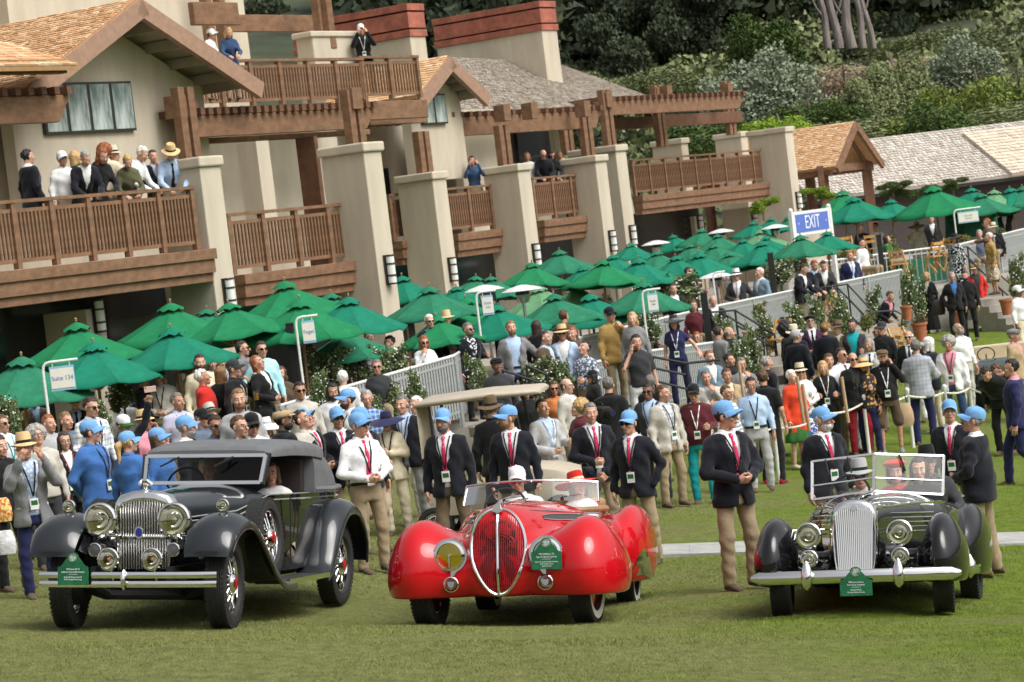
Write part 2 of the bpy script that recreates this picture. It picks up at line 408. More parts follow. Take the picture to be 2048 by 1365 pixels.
def railing(px, py, s, x2, hgt=1.21, dbl=()):
    P = W(px, py, s); L = along(P, Dv, x2); n = max(1, round(L/1.02)); st = L/n; k = hgt/1.21
    mb = MB(); mb.box((0, 0, 0), (L+.1, .15, .06)); r = mb.build('railing', WOOD, lodge); rm = frame(loc(P, L/2, 0, -.03), Dv, -Nv, ZU); r.matrix_local = rm
    pr = MB(); pr.box((0, 0, 0), (st-.1, .05, .07)); PR = pr.mesh('panel_rail')
    inv = rm.inverted()
    for i in range(n+1):
        c = loc(P, i*st, -.0, -.63*k)
        o = link('post', POS, WOOD, r); o.matrix_local = inv@frame(c, Dv, -Nv, ZU)@Matrix.Scale(k, 4, (0, 0, 1))
        if i == n: break
        for z in (-.19*k, -1.06*k):
            o = link('panel_rail', PR, WOOD, r); o.matrix_local = inv@frame(loc(P, (i+.5)*st, 0, z), Dv, -Nv, ZU)
        for j in range(9):
            o = link('baluster', BAL, WOOD, r); o.matrix_local = inv@frame(loc(P, i*st+st*(j+1.)/10., 0, -.625*k), Dv, -Nv, ZU)@Matrix.Scale(k, 4, (0, 0, 1))
    return P, L
def balcony(px, py, s, x2, fas=.62, depth=3.2, ext=.25, over=0.):
    P, L = railing(px, py, s, x2)
    f = fas
    bx(loc(P, L/2+ext/2, .10, -1.21-f*.16), (L+ext, .34, f*.32), 'fascia_board', WOOD, .008)
    bx(loc(P, L/2+ext/2, .07, -1.21-f*.52), (L+ext-.06, .3, f*.42), 'fascia_board', WOOD, .008)
    bx(loc(P, L/2+ext/2, .02, -1.21-f*.865), (L+ext-.12, .26, f*.27), 'fascia_board', WOOD, .008)
    bx(loc(P, L/2, -depth/2-.12, -1.21-f*.5), (L+.4, depth, f*.8), 'balcony_slab', STUC)
    return P, L
def pier(px, py, s, ybot=None, wid=.62, ln=1.1, h=7.0, lamp=None, cap=True, name='pier'):
    """px,py = top front far corner of the cap"""
    P = W(px, py, s)                      # corner: far end (+D), outer (+N), top
    c = loc(P, -wid/2-.06, -ln/2-.06, 0)
    if cap: bx(c-ZU*.10, (wid+.12, ln+.12, .2), 'pier_cap', STUC, .035)
    zb = -.9
    hh = P[2]-.2-zb
    bx(np.array([c[0], c[1], zb+hh/2]), (wid, ln, hh), name, STUC, .02)
    if lamp is not None:
        # wall lamp on the outer face
        lz = W(px, lamp, s)[2]
        q = loc(P, -wid/2-.06, -.06, 0); q[2] = lz
        L = empty('wall_lamp', lampnames.pop(0), 'lamp', 'wall lamps on the lodge piers', loc=q)
        L.matrix_world = frame(q, Dv, -Nv, ZU)
        LM = mat('lamp_glass', (.78, .78, .74), .35, var=.03); 
        mb = MB(); mb.lathe([(.085, -.27), (.085, .27)], 14, tr(0, -.11, 0)); mb.build('diffuser', LM, L, smooth=True)
        for z in (-.29, -.12, .12, .29):
            mb = MB(); mb.lathe([(.095, z-.018), (.1, z), (.095, z+.018)], 14, tr(0, -.11, 0)); mb.build('band', FRAMEM, L, smooth=True)
        mb = MB(); mb.box((-.03, -.02, 0), (.14, .04, .62)); mb.build('back_plate', FRAMEM, L)
    return P
lampnames = ['white cylinder wall lamp on the short pier under the leftmost balcony', 'white cylinder wall lamp at the foot of the second pier from left',
  'white cylinder wall lamp on the tall pier in the centre left', 'white cylinder wall lamp on the pier right of the narrow balcony', 'white cylinder wall lamp on the pier beside the balcony with the woman taking a picture',
  'white cylinder wall lamp on the pier below the group of five on a balcony', 'white cylinder wall lamp on the slim pier left of the far long balcony',
  'white cylinder wall lamp on the first pier under the far long balcony', 'white cylinder wall lamp on the second pier under the far long balcony', 'white cylinder wall lamp on the end pier left of the EXIT sign']
# --- bays, left to right
P1, L1 = balcony(-60, 407, 118, 378)
pier(214, 592, 108, lamp=630, wid=.5, cap=False)
pier(447, 310, 105, lamp=590)
pier(165, 335, 100, wid=.5, ln=1.25)
P2, L2 = balcony(452, 428, 103, 712)
pier(768, 282, 97, lamp=541)
P3, L3 = balcony(776, 389, 79, 846)
pier(897, 341, 79, lamp=540)
P4, L4 = balcony(888, 377, 77, 1018)
pier(1065, 325, 75, lamp=511)
P5, L5 = balcony(1062, 356, 72, 1173)
pier(1217, 308, 70, lamp=483)
pier(1256, 288, 67, lamp=472, ln=1.6)
P6, L6 = balcony(1262, 320, 61, 1556, ext=.5)
pier(1405, 420, 56, lamp=448, wid=.5, cap=False)
pier(1512, 402, 55, lamp=430, wid=.5, cap=False)
pier(1589, 252, 56, lamp=402, ln=1.5)
pier(1379, 275, 56, wid=.5, ln=1.2); pier(1497, 262, 54, wid=.5, ln=1.1)
# --- main walls behind the balconies: stucco with dark openings
def wallrun(P, L, v, z0, z1, name='wall', m=STUC, th=.3, u0=0.):
    c = loc(P, u0+L/2, v, 0); c[2] = (z0+z1)/2
    return bx(c, (L, th, z1-z0), name, m)
def win(P, u, v, z, wd, hg, cols=3, name='window', pane=GLASSW, rows=1):
    o = bx(loc(P, u, v, z), (wd, .1, hg), name, FRAMEM)
    inv = frame(loc(P, u, v, z), Dv, -Nv, ZU).inverted()
    for i in range(cols):
        for r in range(rows):
            pw, ph = wd/cols, hg/rows
            mb = MB(); mb.box((0, 0, 0), (pw-.09, .03, ph-.09)); p = mb.build('pane', pane, o)
            p.matrix_local = inv@frame(loc(P, u-wd/2+pw*(i+.5), v+.05, z-hg/2+ph*(r+.5)), Dv, -Nv, ZU)
    return o
for i, (P, L, zt) in enumerate(((P1, L1, 1.9), (P2, L2, 2.0), (P3, L3, 2.2), (P4, L4, 2.1), (P5, L5, 2.1), (P6, L6, .6))):
    g0 = -1.0
    e0 = 3.0 if i in (0, 1) else 2.4
    # first-floor wall with glazed doors and ground floor with dark slabs painted as shaded openings
    if i < 5:
        wallrun(P, L+e0*1.6, -3.3, P[2]-1.8, P[2]+zt, u0=-e0*.3)
        win(P, L*.35, -3.12, -.2, min(2.4, L*.55), 2.0, 3, 'glazed_door', DARK)
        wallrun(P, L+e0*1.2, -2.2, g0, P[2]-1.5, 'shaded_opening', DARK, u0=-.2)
    else:
        wallrun(P, 3.2, -3.3, P[2]-1.8, P[2]+2.2, u0=-2.6); win(P, -1.2, -3.12, .1, .9, 2.4, 1, 'glazed_door', DARK)
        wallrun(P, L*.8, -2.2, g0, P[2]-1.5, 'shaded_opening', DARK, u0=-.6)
# stucco columns in the recess of bay two, side walls
for (px, py, s, wd, h) in ((505, 285, 97, .42, 3.4), (612, 275, 93, .12, 3.3)):
    P = W(px, py, s); bx(P-ZU*h/2, (wd, .5, h), 'column', STUC if wd > .2 else WOODD)
# wall between bays three and four (bright)
P = W(960, 260, 73); bx(loc(P, .9, -.6, -1.2), (2.6, .25, 3.6), 'wall', STUC)
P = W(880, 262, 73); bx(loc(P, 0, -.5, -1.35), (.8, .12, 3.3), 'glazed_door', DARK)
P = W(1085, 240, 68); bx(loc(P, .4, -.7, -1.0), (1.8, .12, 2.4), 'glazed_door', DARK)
for px, py in ((795, 262), (848, 280)):
    P = W(px, py, 71); bx(P-ZU*1.2, (.1, .1, 3), 'downpipe', WOODD)
# --- pergola beams and posts
def beam(px, py, s, x2, h, th=.16, name='pergola_beam', m=WOOD, scroll=True, stubs=0, lift=.16):
    P = W(px, py, s); L = along(P, Dv, x2)
    prof = [(0, 0), (L, 0), (L, -.12), (L-.10, -.17), (L-.22, -h*.72), (L-.34, -h), (.34, -h), (.22, -h*.72), (.10, -.17), (0, -.12)] if scroll else [(0, 0), (L, 0), (L, -h), (0, -h)]
    mb = MB(); mb.prism(prof, -th/2, th/2, lambda u, v, t: (u, t, v)); o = mb.build(name, m, lodge); o.matrix_local = frame(P, Dv, -Nv, ZU)
    b = o.modifiers.new('bevel', 'BEVEL'); b.width = .012; b.segments = 1
    if stubs:
        sm = MB(); sm.box((0, 0, 0), (.14, 1.9, .14)); SM = sm.mesh('joist'); inv = frame(P, Dv, -Nv, ZU).inverted()
        for i in range(stubs):
            q = link('joist', SM, WOODD, o); q.matrix_local = inv@frame(loc(P, .1+(L-.2)*i/(stubs-1), -.75, .075), Dv, -Nv, ZU)
    return P, L
beam(-40, 196, 112, 132, .5, stubs=7)
beam(112, 246, 100, 345, .26, scroll=False, m=WOODD)
Pb, Lb = beam(352, 234, 100, 742, .44, stubs=26)
beam(372, 279, 98, 735, .12, th=.14, scroll=False)
beam(722, 205, 88, 848, .42, scroll=False)
beam(735, 240, 86, 850, .14, scroll=False)
beam(836, 240, 76, 1196, .50, stubs=22)
beam(1190, 205, 64, 1482, .44, stubs=26)
beam(1204, 238, 61, 1480, .4, scroll=False, m=WOODD)
# top-storey beams
beam(380, 5, 92, 470, .5, scroll=False); beam(440, 30, 86, 660, .4, scroll=False)
def post(px, y0, y1, s, w=.2, pair=True):
    a, b = W(px, y0, s), W(px+.121*(y1-y0), y1, s); h = a[2]-b[2]+.3
    c = (a+b)/2; c[0], c[1] = a[0], a[1]
    for du in ((-.15, .15) if pair else (0,)):
        bx(loc(np.array([a[0], a[1], (a[2]+b[2])/2]), du, 0, -.0), (w, w, h), 'pergola_post', WOOD, .01)
for p in ((70, 240, 338, 105), (365, 190, 320, 100), (702, 195, 292, 95), (842, 275, 345, 79), (1003, 262, 330, 74), (1168, 235, 310, 69), (1208, 190, 300, 66),
          (1312, 180, 285, 60), (1452, 172, 262, 56), (900, 270, 300, 72), (1128, 235, 300, 66)): post(*p, w=.2)
for px, py, s in ((50, 175, 108), (350, 195, 100), (372, 205, 99), (700, 180, 95), (1003, 212, 74), (1058, 208, 73), (1164, 205, 70), (1209, 188, 66), (1310, 178, 60), (1330, 174, 60), (1452, 170, 57)):
    P = W(px, py, s); bx(P-ZU*.2, (.34, .34, .45), 'post_block', WOOD, .01)
for p in ((405, -40, 110, 83), (432, -40, 110, 82), (628, -40, 85, 84), (645, -40, 85, 84)): post(*p, w=.22, pair=False)
# --- upper deck railing and fascia
Pu, Lu = railing(372, 121, 92, 720, hgt=1.05)
Pv, Lv = railing(716, 113, 84, 830, hgt=1.05)
bx(loc(Pu, Lu/2, -1.6, -1.35), (Lu+.5, 3.2, .35), 'balcony_slab', STUC); bx(loc(Pv, Lv/2, -1.6, -1.35), (Lv, 3.2, .35), 'balcony_slab', STUC)
bx(loc(Pu, Lu*.5, -4.2, .6), (Lu+2, .3, 4.6), 'wall', STUC)
pier(1120, -40, 74, cap=False) if False else None
P = W(690, 78, 84); bx(loc(P, 0, -.5, -.5), (1.9, .5, 1.2), 'parapet', STUC, .03); bx(loc(P, 0, -.5, .15), (2.1, .6, .14), 'parapet_cap', STUC, .03)
# --- shingled roofs
SHC = ['#c59a70', '#d5b08a', '#b58c66', '#dfc09c', '#c7a27c', '#cfa376', '#e6cfae']
SHG = ['#8d8478', '#a09688', '#776e64', '#b0a597', '#968b7c']
SHW = ['#c6bfb6', '#d4cdc4', '#b8b0a6', '#cdc4b8', '#aca49b']
def shingles(A, B, C, Dq, nu, nvv, name, cols, matname, parent, th=.025, jit=.25, label=None):
    """roof plane corners A (eave start) B (eave end) C (ridge end) Dq (ridge start)"""
    A, B, C, Dq = (np.asarray(p, float) for p in (A, B, C, Dq)); n = _n(np.cross(B-A, Dq-A)); n = n if n[2] > 0 else -n
    V = []; F = []; k = 0
    q = MB(); q.add([A-n*.02, B-n*.02, C-n*.02, Dq-n*.02, A-n*.1, B-n*.1, C-n*.1, Dq-n*.1], [[0, 1, 2, 3], [4, 7, 6, 5], [0, 4, 5, 1], [1, 5, 6, 2], [2, 6, 7, 3], [3, 7, 4, 0]])
    deck = q.build('roof_deck', mat(matname+'_deck', cols[0], .8), parent)
    for j in range(nvv):
        v0, v1 = j/nvv, min(1., (j+1.3)/nvv); cuts = np.cumsum(.6+.8*rng.random(nu)); cuts = np.concatenate([[0], cuts/cuts[-1]])
        for i in range(nu):
            u0, u1 = cuts[i]+.0008, cuts[i+1]-.0008; vv = max(0, v0-jit*rng.random()/nvv*.5)
            def pt(u, v): return (A*(1-u)+B*u)*(1-v)+(Dq*(1-u)+C*u)*v
            lift = th*(.8+.7*rng.random())
            p = [pt(u0, vv)+n*lift, pt(u1, vv)+n*lift, pt(u1, v1)+n*.002, pt(u0, v1)+n*.002, pt(u0, vv)-n*.01, pt(u1, vv)-n*.01]
            V += p; F += [[k, k+1, k+2, k+3], [k+4, k+5, k+1, k], [k+4, k, k+3], [k+1, k+5, k+2]]; k += 6
    o = link(name, make_mesh(name, V, F, smooth=False), islandmat(matname, cols, .85, .2, 25, .2), deck, kind='stuff')
    return o
def gable(apx, apy, s, half, rise, depth, name_m=('cedar', SHC), barge=.34, wall=True, over=.5, mirror=True, nu=36, nv=26, wm=STUC):
    """apex pixel at outer end of the ridge; ridge runs inwards (-N)"""
    A = W(apx, apy, s)
    e0, e1 = loc(A, -half, 0, -rise), loc(A, half, 0, -rise)
    bk = -Nv*depth
    shingles(e0+bk, e0, A, A+bk, nu, nv, 'shingles', name_m[1], name_m[0], lodge)
    shingles(e1, e1+bk, A+bk, A, nu, nv//2, 'shingles', name_m[1], name_m[0], lodge)
    for sg, e in ((-1, e0), (1, e1)):
        mb = MB(); d = _n(e-A); n = _n(np.cross(d, Nv)); n = n if n[2] > 0 else -n
        mb.prism([(0, .0), (np.linalg.norm(e-A)+.1, 0), (np.linalg.norm(e-A)+.1, -barge), (0, -barge)], -.07, .07, lambda a, b, t: A+d*a+n*b+Nv*(t+.03)-n*.03)
        mb.build('barge_board', mat('barge_brown', (.33, .2, .135), .6, var=.12), lodge)
        # soffit
        q = MB(); a0, a1 = A-n*.13, e-n*.13
        q.add([a0, a1, a1+bk*.45, a0+bk*.45], [[0, 1, 2, 3]]); q.build('soffit', mat('soffit_beige', (.36, .31, .24), .9, var=.05), lodge)
        for k in range(1, 5):
            f = k/5.; c0 = A+d*np.linalg.norm(e-A)*f-n*.22
            q = MB(); q.bar(c0-Nv*.1, c0-Nv*(over+.1+.9), .12, .2); q.build('purlin', mat('soffit_beige', (.36, .31, .24)), lodge)
    if wall:
        mb = MB(); k = 1-.6/half if half > 2 else .75
        mb.prism([(-half*k, -rise), (half*k, -rise), (0, -rise*(1-k)-.05)], -.15, .15, lambda u, z, t: loc(A, u, -over-.25+t, z)); mb.build('gable_wall', wm, lodge)
        mb = MB(); mb.prism([(-half*k, -rise-2.2), (half*k, -rise-2.2), (half*k, -rise), (-half*k, -rise)], -.15, .15, lambda u, z, t: loc(A, u, -over-.25+t, z)); mb.build('gable_wall', wm, lodge)
    return A
G1 = gable(275, -4, 103, 3.45, 1.66, 8, over=.9, nu=52, nv=34)
win(G1, -.75, -.96, -2.0, 2.6, .98, 4, 'window')
G2 = gable(896, 111, 76, 1.62, 1.02, 3.2, over=.5, nu=20, nv=16)
win(G2, -.2, -.55, -1.35, 1.15, .8, 2, 'window')
# left lower roof edge
P = W(0, 128, 112); bx(loc(P, -.2, .2, -.1), (3.2, .2, .25), 'fascia_board', WOOD)
shingles(loc(P, -2.5, .5, -.1), loc(P, 1.5, .5, -.1), loc(P, 1.5, -1.2, .55), loc(P, -2.5, -1.2, .55), 22, 9, 'shingles', SHC, 'cedar', lodge)
# weathered hip roof and the big chimneys
Q0 = W(900, 250, 70)
shingles(W(875, 264, 74), W(1350, 212, 59), W(1110, 126, 56), W(885, 114, 66), 90, 40, 'shingles', SHG, 'weathered', lodge)
bx(loc(Q0, -.4, -.9, -.25), (3.4, 1.6, .3), 'fascia_board', WOOD)
COPPER = mat('copper_red', (.37, .115, .075), .55, var=.3, scale=3, bump=.1)
def chimney(px, py, s, wd, ln, h, hd=.95):
    """px,py = top far outer corner"""
    P = W(px, py, s); c = loc(P, -wd/2, -ln/2, 0)
    bx(c-ZU*(hd+h/2), (wd, ln, h), 'chimney', STUC, .02)
    for z, hh, g in ((-.1, .2, .1), (-.48, .46, .06), (-.86, .2, .1)):
        bx(c+ZU*z, (wd+g, ln+g, hh), 'chimney_band', COPPER, .01)
    bx(c-ZU*.3, (wd-.1, ln-.1, .5), 'chimney_core', mat('core_black', (.03, .02, .02), .9))  # near-black core showing between the bands
chimney(1107, 3, 60.5, .95, 4.2, 4.0, .95)
chimney(843, 8, 68, .8, 4.2, 3.0, .95)
# downhill wall end cap right of the long balcony, pavilion
def pavilion():
    A = W(1708, 243, 54); half, rise, depth = 2.0, 1.6, 5.4
    p = empty('pavilion', 'small open timber pavilion with golden shingle gable roof beyond the lodge', 'building')
    e0, e1 = loc(A, -half, 0, -rise), loc(A, half, 0, -rise); bk = -Nv*depth
    shingles(e0+bk, e0, A, A+bk, 46, 24, 'shingles', SHC, 'cedar', p, th=.03)
    shingles(e1, e1+bk, A+bk, A, 20, 12, 'shingles', SHC, 'cedar', p, th=.03)
    for e in (e0, e1):
        d = _n(e-A); L = np.linalg.norm(e-A)
        for off, bw in ((.0, .26), (-.55, .2)):
            mb = MB(); mb.bar(A+Nv*(off+.05)-ZU*.15, A+d*L+Nv*(off+.05)-ZU*.15, .12, bw); mb.build('barge_board', WOOD, p)
    mb = MB(); mb.bar(loc(A, -half*.95, -.6, -rise-.05), loc(A, half*.95, -.6, -rise-.05), .2, .28); mb.build('tie_beam', WOOD, p)
    mb = MB(); mb.bar(loc(A, -half*.9, -.3, -rise-.1), loc(A, -half*.9, -depth, -rise-.1), .25, .35); mb.build('side_beam', WOOD, p)
    mb = MB(); mb.bar(loc(A, half*.9, -.3, -rise-.1), loc(A, half*.9, -depth, -rise-.1), .25, .35); mb.build('side_beam', WOOD, p)
    for u, v in ((-1.9, -.6), (1.9, -.6), (-1.9, -3), (1.9, -3), (-1.9, -5.4), (1.9, -5.4)):
        for dd in (-.17, .17):
            mb = MB(); c = loc(A, u+dd, v, 0); mb.bar((c[0], c[1], .6), (c[0], c[1], A[2]-rise+.1), .22, .22, up=(1, 0, 0)); mb.build('post', WOODD, p)
    mb = MB(); c = loc(A, -1.0, -3.2, 0); c[2] = 1.6; mb.box(c, (3.5, 2.5, 2.2), M=frame((0, 0, 0), Dv, -Nv, ZU)); mb.build('low_wall', STUC, p)
pavilion()
def farhall():
    p = empty('far_hall', 'long low hall with pale weathered shingle roof beyond the right terrace', 'building')
    A = W(1625, 399, 50)
    e = _n(np.array([.97, .24, 0])); up = np.array([-e[1], e[0], 0])
    L = 24
    B = A+e*L
    shingles(A, B, B+up*5+ZU*2.25, A+up*5+ZU*2.25, 150, 22, 'shingles', SHW, 'pale_shingle', p, th=.05)
    q = A+e*7.6-up*.2+ZU*.08
    q = A+e*8.6-up*.25+ZU*.05
    shingles(q, q+e*9, q+e*9+up*4.4+ZU*1.98, q+up*4.4+ZU*1.98, 40, 15, 'shingles', ['#cbbfae', '#d6cab8', '#bfb2a0'], 'pale_shingle_new', p, th=.05)
    mb = MB(); mb.box((A+B)/2+up*.8-ZU*1.6, (L, .3, 3.0), M=frame((0, 0, 0), e, up, ZU)); mb.build('wall', mat('dark_board', (.05, .04, .035), .8), p)
    mb = MB(); mb.box((A+B)/2+up*.15-ZU*.12, (L, .12, .2), M=frame((0, 0, 0), e, up, ZU)); mb.build('gutter', FRAMEM, p)
farhall()
# ================================================================ hillside and planting
def leafcloud(n, blobs, size, flat=.0, squash=1., seed=0, droop=0., shell=.55):
    """leaf-sized quads through the volume of several blobs (c, r); returns V,F"""
    r = np.random.default_rng(seed); vol = np.array([b[1]**2.2 for b in blobs]); pick = r.choice(len(blobs), n, p=vol/vol.sum())
    C = np.array([b[0] for b in blobs])[pick]; Rr = np.array([b[1] for b in blobs])[pick]
    d = r.normal(size=(n, 3)); d /= np.linalg.norm(d, axis=1, keepdims=True)
    # clump: pull directions towards random sub-clump centres
    k = 14*len(blobs); cd_ = r.normal(size=(k, 3)); cd_ /= np.linalg.norm(cd_, axis=1, keepdims=True)
    d = d*.55+cd_[r.integers(0, k, n)]*.6; d /= np.linalg.norm(d, axis=1, keepdims=True)
    rad = Rr*(shell+(1.08-shell)*r.random(n)**.6)*(1+.16*np.abs(r.normal(size=n))*(r.random(n) < .35))
    P = C+d*rad[:, None]*np.array([1, 1, squash]); P[:, 2] -= droop*r.random(n)
    a = r.normal(size=(n, 3)); a += d*flat*2; a /= np.linalg.norm(a, axis=1, keepdims=True)
    b = np.cross(a, r.normal(size=(n, 3))); b /= np.linalg.norm(b, axis=1, keepdims=True); c = np.cross(a, b)
    s = size*(.5+r.random(n))[:, None]
    V = np.stack([P-b*s*.45, P-c*s*.9*.3+b*0, P+b*s*.45, P+c*s], 1)
    return V.reshape(-1, 3), np.arange(4*n).reshape(n, 4)
def leafmat(name, c1, c2, c3):
    return islandmat(name, [c1, c2, c1, c3, c2], .75, 0, spec=.25)
LM = {'pine': leafmat('pine_leaf', '#2b3627', '#3b4531', '#4a5138'), 'olive': leafmat('scrub_leaf', '#6f7a52', '#8d9266', '#545e3e'), 'grey': leafmat('grey_leaf', '#848f78', '#a0a98f', '#66715b'),
      'green': leafmat('green_leaf', '#66783a', '#8f9a4a', '#4a5a2e'), 'brown': leafmat('brown_leaf', '#93806a', '#7d765c', '#a8957c'), 'lime': leafmat('lime_leaf', '#6f8f2a', '#98ad3c', '#4d6a1e'),
      'mid': leafmat('mid_leaf', '#3c5226', '#5f7238', '#2d3f1e'), 'rose': leafmat('rose_leaf', '#5f6f48', '#838f62', '#475838')}
BARK = mat('bark', (.15, .12, .10), .9, var=.4, scale=3, bump=.6, bscale=12, stretch=(3, 3, .4))
TREES = {}
def tree_template(kind):
    r = np.random.default_rng(len(TREES)+3)
    if kind == 'pine':       # tall, ragged, layered
        bl = [((r.normal(0, .34)*(1-.3*i/16), r.normal(0, .3), .28+.72*i/16), .17+.12*r.random()) for i in range(17)]; V, F = leafcloud(24000, bl, .034, seed=1, squash=.62, droop=.03)
    elif kind == 'dome':
        bl = [((r.uniform(-.5, .5), r.uniform(-.4, .4), (.2+.36*r.random())), .11+.17*r.random()) for i in range(20)]; V, F = leafcloud(20000, bl, .024, seed=2, squash=.9)
    elif kind == 'wispy':
        bl = [((r.uniform(-.42, .42), r.uniform(-.4, .4), .25+.6*r.random()), .13+.09*r.random()) for i in range(18)]; V, F = leafcloud(18000, bl, .03, seed=3, squash=1.3)
    elif kind == 'pad':      # cloud-pruned pads
        bl = [((r.uniform(-.42, .42), r.uniform(-.35, .35), .4+.5*r.random()), .15+.1*r.random()) for i in range(8)]; V, F = leafcloud(8000, bl, .035, seed=4, squash=.6)
    elif kind == 'hedge':
        bl = [((-.5+i/15, r.uniform(-.06, .06), .4+.1*r.random()), .18+.1*r.random()) for i in range(16)]; V, F = leafcloud(20000, bl, .019, seed=5, squash=1.4)
    elif kind == 'rose':     # thin upright garden shrub
        bl = [((r.uniform(-.25, .25), r.uniform(-.22, .22), .15+.75*r.random()), .12+.08*r.random()) for i in range(11)]; V, F = leafcloud(1500, bl, .062, seed=6, squash=1.3, shell=.05)
    crown = make_mesh('crown', V, F, smooth=False)
    mb = MB(); mb.tube([(0, 0, -.05), (.01, .01, .25), (-.01, 0, .55), (.02, 0, .8)], [.035, .03, .022, .008], 7)
    for i in range(7):
        a = i*2.4; z = .18+.07*i; mb.tube([(0, 0, z), (.14*math.cos(a), .14*math.sin(a), z+.1), (.27*math.cos(a), .24*math.sin(a), z+.2)], [.016, .011, .004], 5)
    TREES[kind] = (crown, mb.mesh('trunk', True))
for k in ('pine', 'dome', 'wispy', 'pad', 'hedge', 'rose'): tree_template(k)
def tree(kind, leaf, px, ytop, ybot, s, wpx, label, cat='tree', name=None, rot=None, group=None, depth=None, trunk=BARK):
    """crown top at ytop, foot at ybot (photo rows) in column px, wpx wide"""
    B = W(px+.06*(ybot-ytop), ybot, s); h = (ybot-ytop)/s; wd = wpx/s
    e = empty(name or {'pine': 'pine_tree', 'rose': 'rose_bush', 'hedge': 'hedge'}.get(kind, 'shrub'), label, cat, group)
    e.matrix_world = tr(*B)@rz(rng.random()*6.28 if rot is None else rot)@Matrix.Diagonal((wd, (depth or wd), h, 1))
    c, t = TREES[kind]
    link('crown', c, LM[leaf], e); link('trunk', t, trunk, e)
    return e
# hill
mb = MB(); G = []
for x in np.linspace(-60, 140, 26):
    row = []
    for j, y in enumerate(np.linspace(118, 330, 18)):
        row.append((x+y*.12, y+.1*x, -1+ .235*max(0, y-128) + 1.2*math.sin(x*.11+j)))
    G.append(row)
mb.grid(G); mb.build('hillside', mat('hill_scrub', (.035, .045, .02), .95, var=.5, scale=.15, bump=.5, bscale=.8), smooth=True, kind='structure')
# closed wood far up the hill and scrub carpeting the slope: masses nobody could count
def mass(name, label, cat, spots, n, size, leaf, squash, seed):
    V, F = leafcloud(n, spots, size, seed=seed, squash=squash, shell=.5)
    link(name, make_mesh(name, V, F, smooth=False), LM[leaf], kind='stuff', label=label, category=cat)
q_ = np.random.default_rng(9)
def hillz(X, Y): return -1+.235*max(0, Y-.1*X-128)
def onhill(y0, y1, r0, r1, n, up):
    o = []
    for i in range(n):
        Y = y0+(y1-y0)*q_.random(); X = Y*(-.03+.25*q_.random()); r = r0+(r1-r0)*q_.random(); o.append(((X, Y, hillz(X, Y)+r*up*(.3+.7*q_.random())), r))
    return o
mass('far_wood', 'dark closed pine wood along the top of the hill', 'wood', onhill(196, 262, 2.6, 5.2, 190, 1.6), 80000, .75, 'pine', 1.0, 21)
mass('hill_scrub', 'low olive scrub carpeting the hillside', 'scrub', onhill(128, 205, 1.2, 2.8, 230, .5), 80000, .36, 'olive', .75, 22)
bl = [((x, -16+5*q_.random(), .6+3.6*q_.random()*(.55+.45*math.sin(x*.7))), 1.0+.9*q_.random()) for x in np.linspace(-42, 42, 120)]
V, F = leafcloud(14000, bl, .55, seed=23, squash=1.1); link('reflection_foliage', make_mesh('reflection_foliage', V, F, smooth=False), LM['pine'], kind='stuff', label='added dark foliage behind the camera, visible only in reflections', category='wood')  # unseen leaf mass behind the camera, added to darken the car paint reflections
# dark pines along the top
pn = [(1040, -150, 190, 30, 230, 'behind the chimney top left'), (1180, -170, 170, 31, 250, 'right of the tall chimney'), (1290, -190, 175, 30, 240, 'second right of the chimney'), (1400, -160, 200, 30, 260, 'with dark low boughs above the pergola end'),
      (1500, -180, 190, 29, 250, 'left of the bare trunks'), (1570, -60, 215, 33, 210, 'with lighter boughs left of the bare trunks'), (1800, -190, 120, 27, 260, 'right of the bare trunks at the top edge'), (1930, -170, 100, 27, 280, 'second from the right at the top edge'), (2050, -180, 110, 27, 260, 'in the top right corner'),
      (940, -160, 160, 28, 260, 'between the two chimneys'), (800, -170, 120, 27, 280, 'behind the left chimney'), (1240, -60, 175, 33, 220, 'low and dark above the weathered roof'), (1370, -30, 205, 34, 220, 'low above the far pergola'), (1700, -220, 110, 25, 240, 'high behind the bare trunks')]
for x, yt, yb, s, wpx, lb in pn: tree('pine', 'pine', x, yt, yb, s*.8, wpx, 'dark evergreen pine '+lb, group='dark pines on the hill', depth=6)
# bare grey trunks group
for i, (x, r_, ln) in enumerate(((1642, .22, 'leftmost'), (1665, .26, 'second'), (1690, .30, 'third and thickest'), (1712, .22, 'fourth'), (1733, .18, 'rightmost'))):
    B = W(x+14, 98, 30); T = W(x-12+6*math.sin(i*3), -60, 30)
    e = empty('bare_trunk', ln+' of the bare grey cypress trunks on the hill', 'tree', 'bare grey trunks on the hill')
    mb = MB(); k = 9; pp = [B*(1-t)+T*t+np.array([.35*math.sin(5*t+i*2), 0, 0])*t for t in np.linspace(0, 1, k)]
    pp = [p-B for p in pp]; e.location = tuple(B)
    mb.tube(pp, [r_*(1.25-.5*t) for t in np.linspace(0, 1, k)], 9); mb.build('trunk', mat('grey_trunk', (.2, .17, .155), .9, var=.35, scale=2, bump=.8, bscale=6, stretch=(3, 3, .3)), e, smooth=True)
    mb = MB(); 
    for j in range(3):
        q = np.array(pp[3+j*2]); sg = 1 if (i+j) % 2 else -1
        mb.tube([q, q+[sg*.5, -.1, .8], q+[sg*.9, 0, 2.0]], [.1, .07, .03], 5)
    mb.build('limb', MATS['grey_trunk'], e, smooth=True)
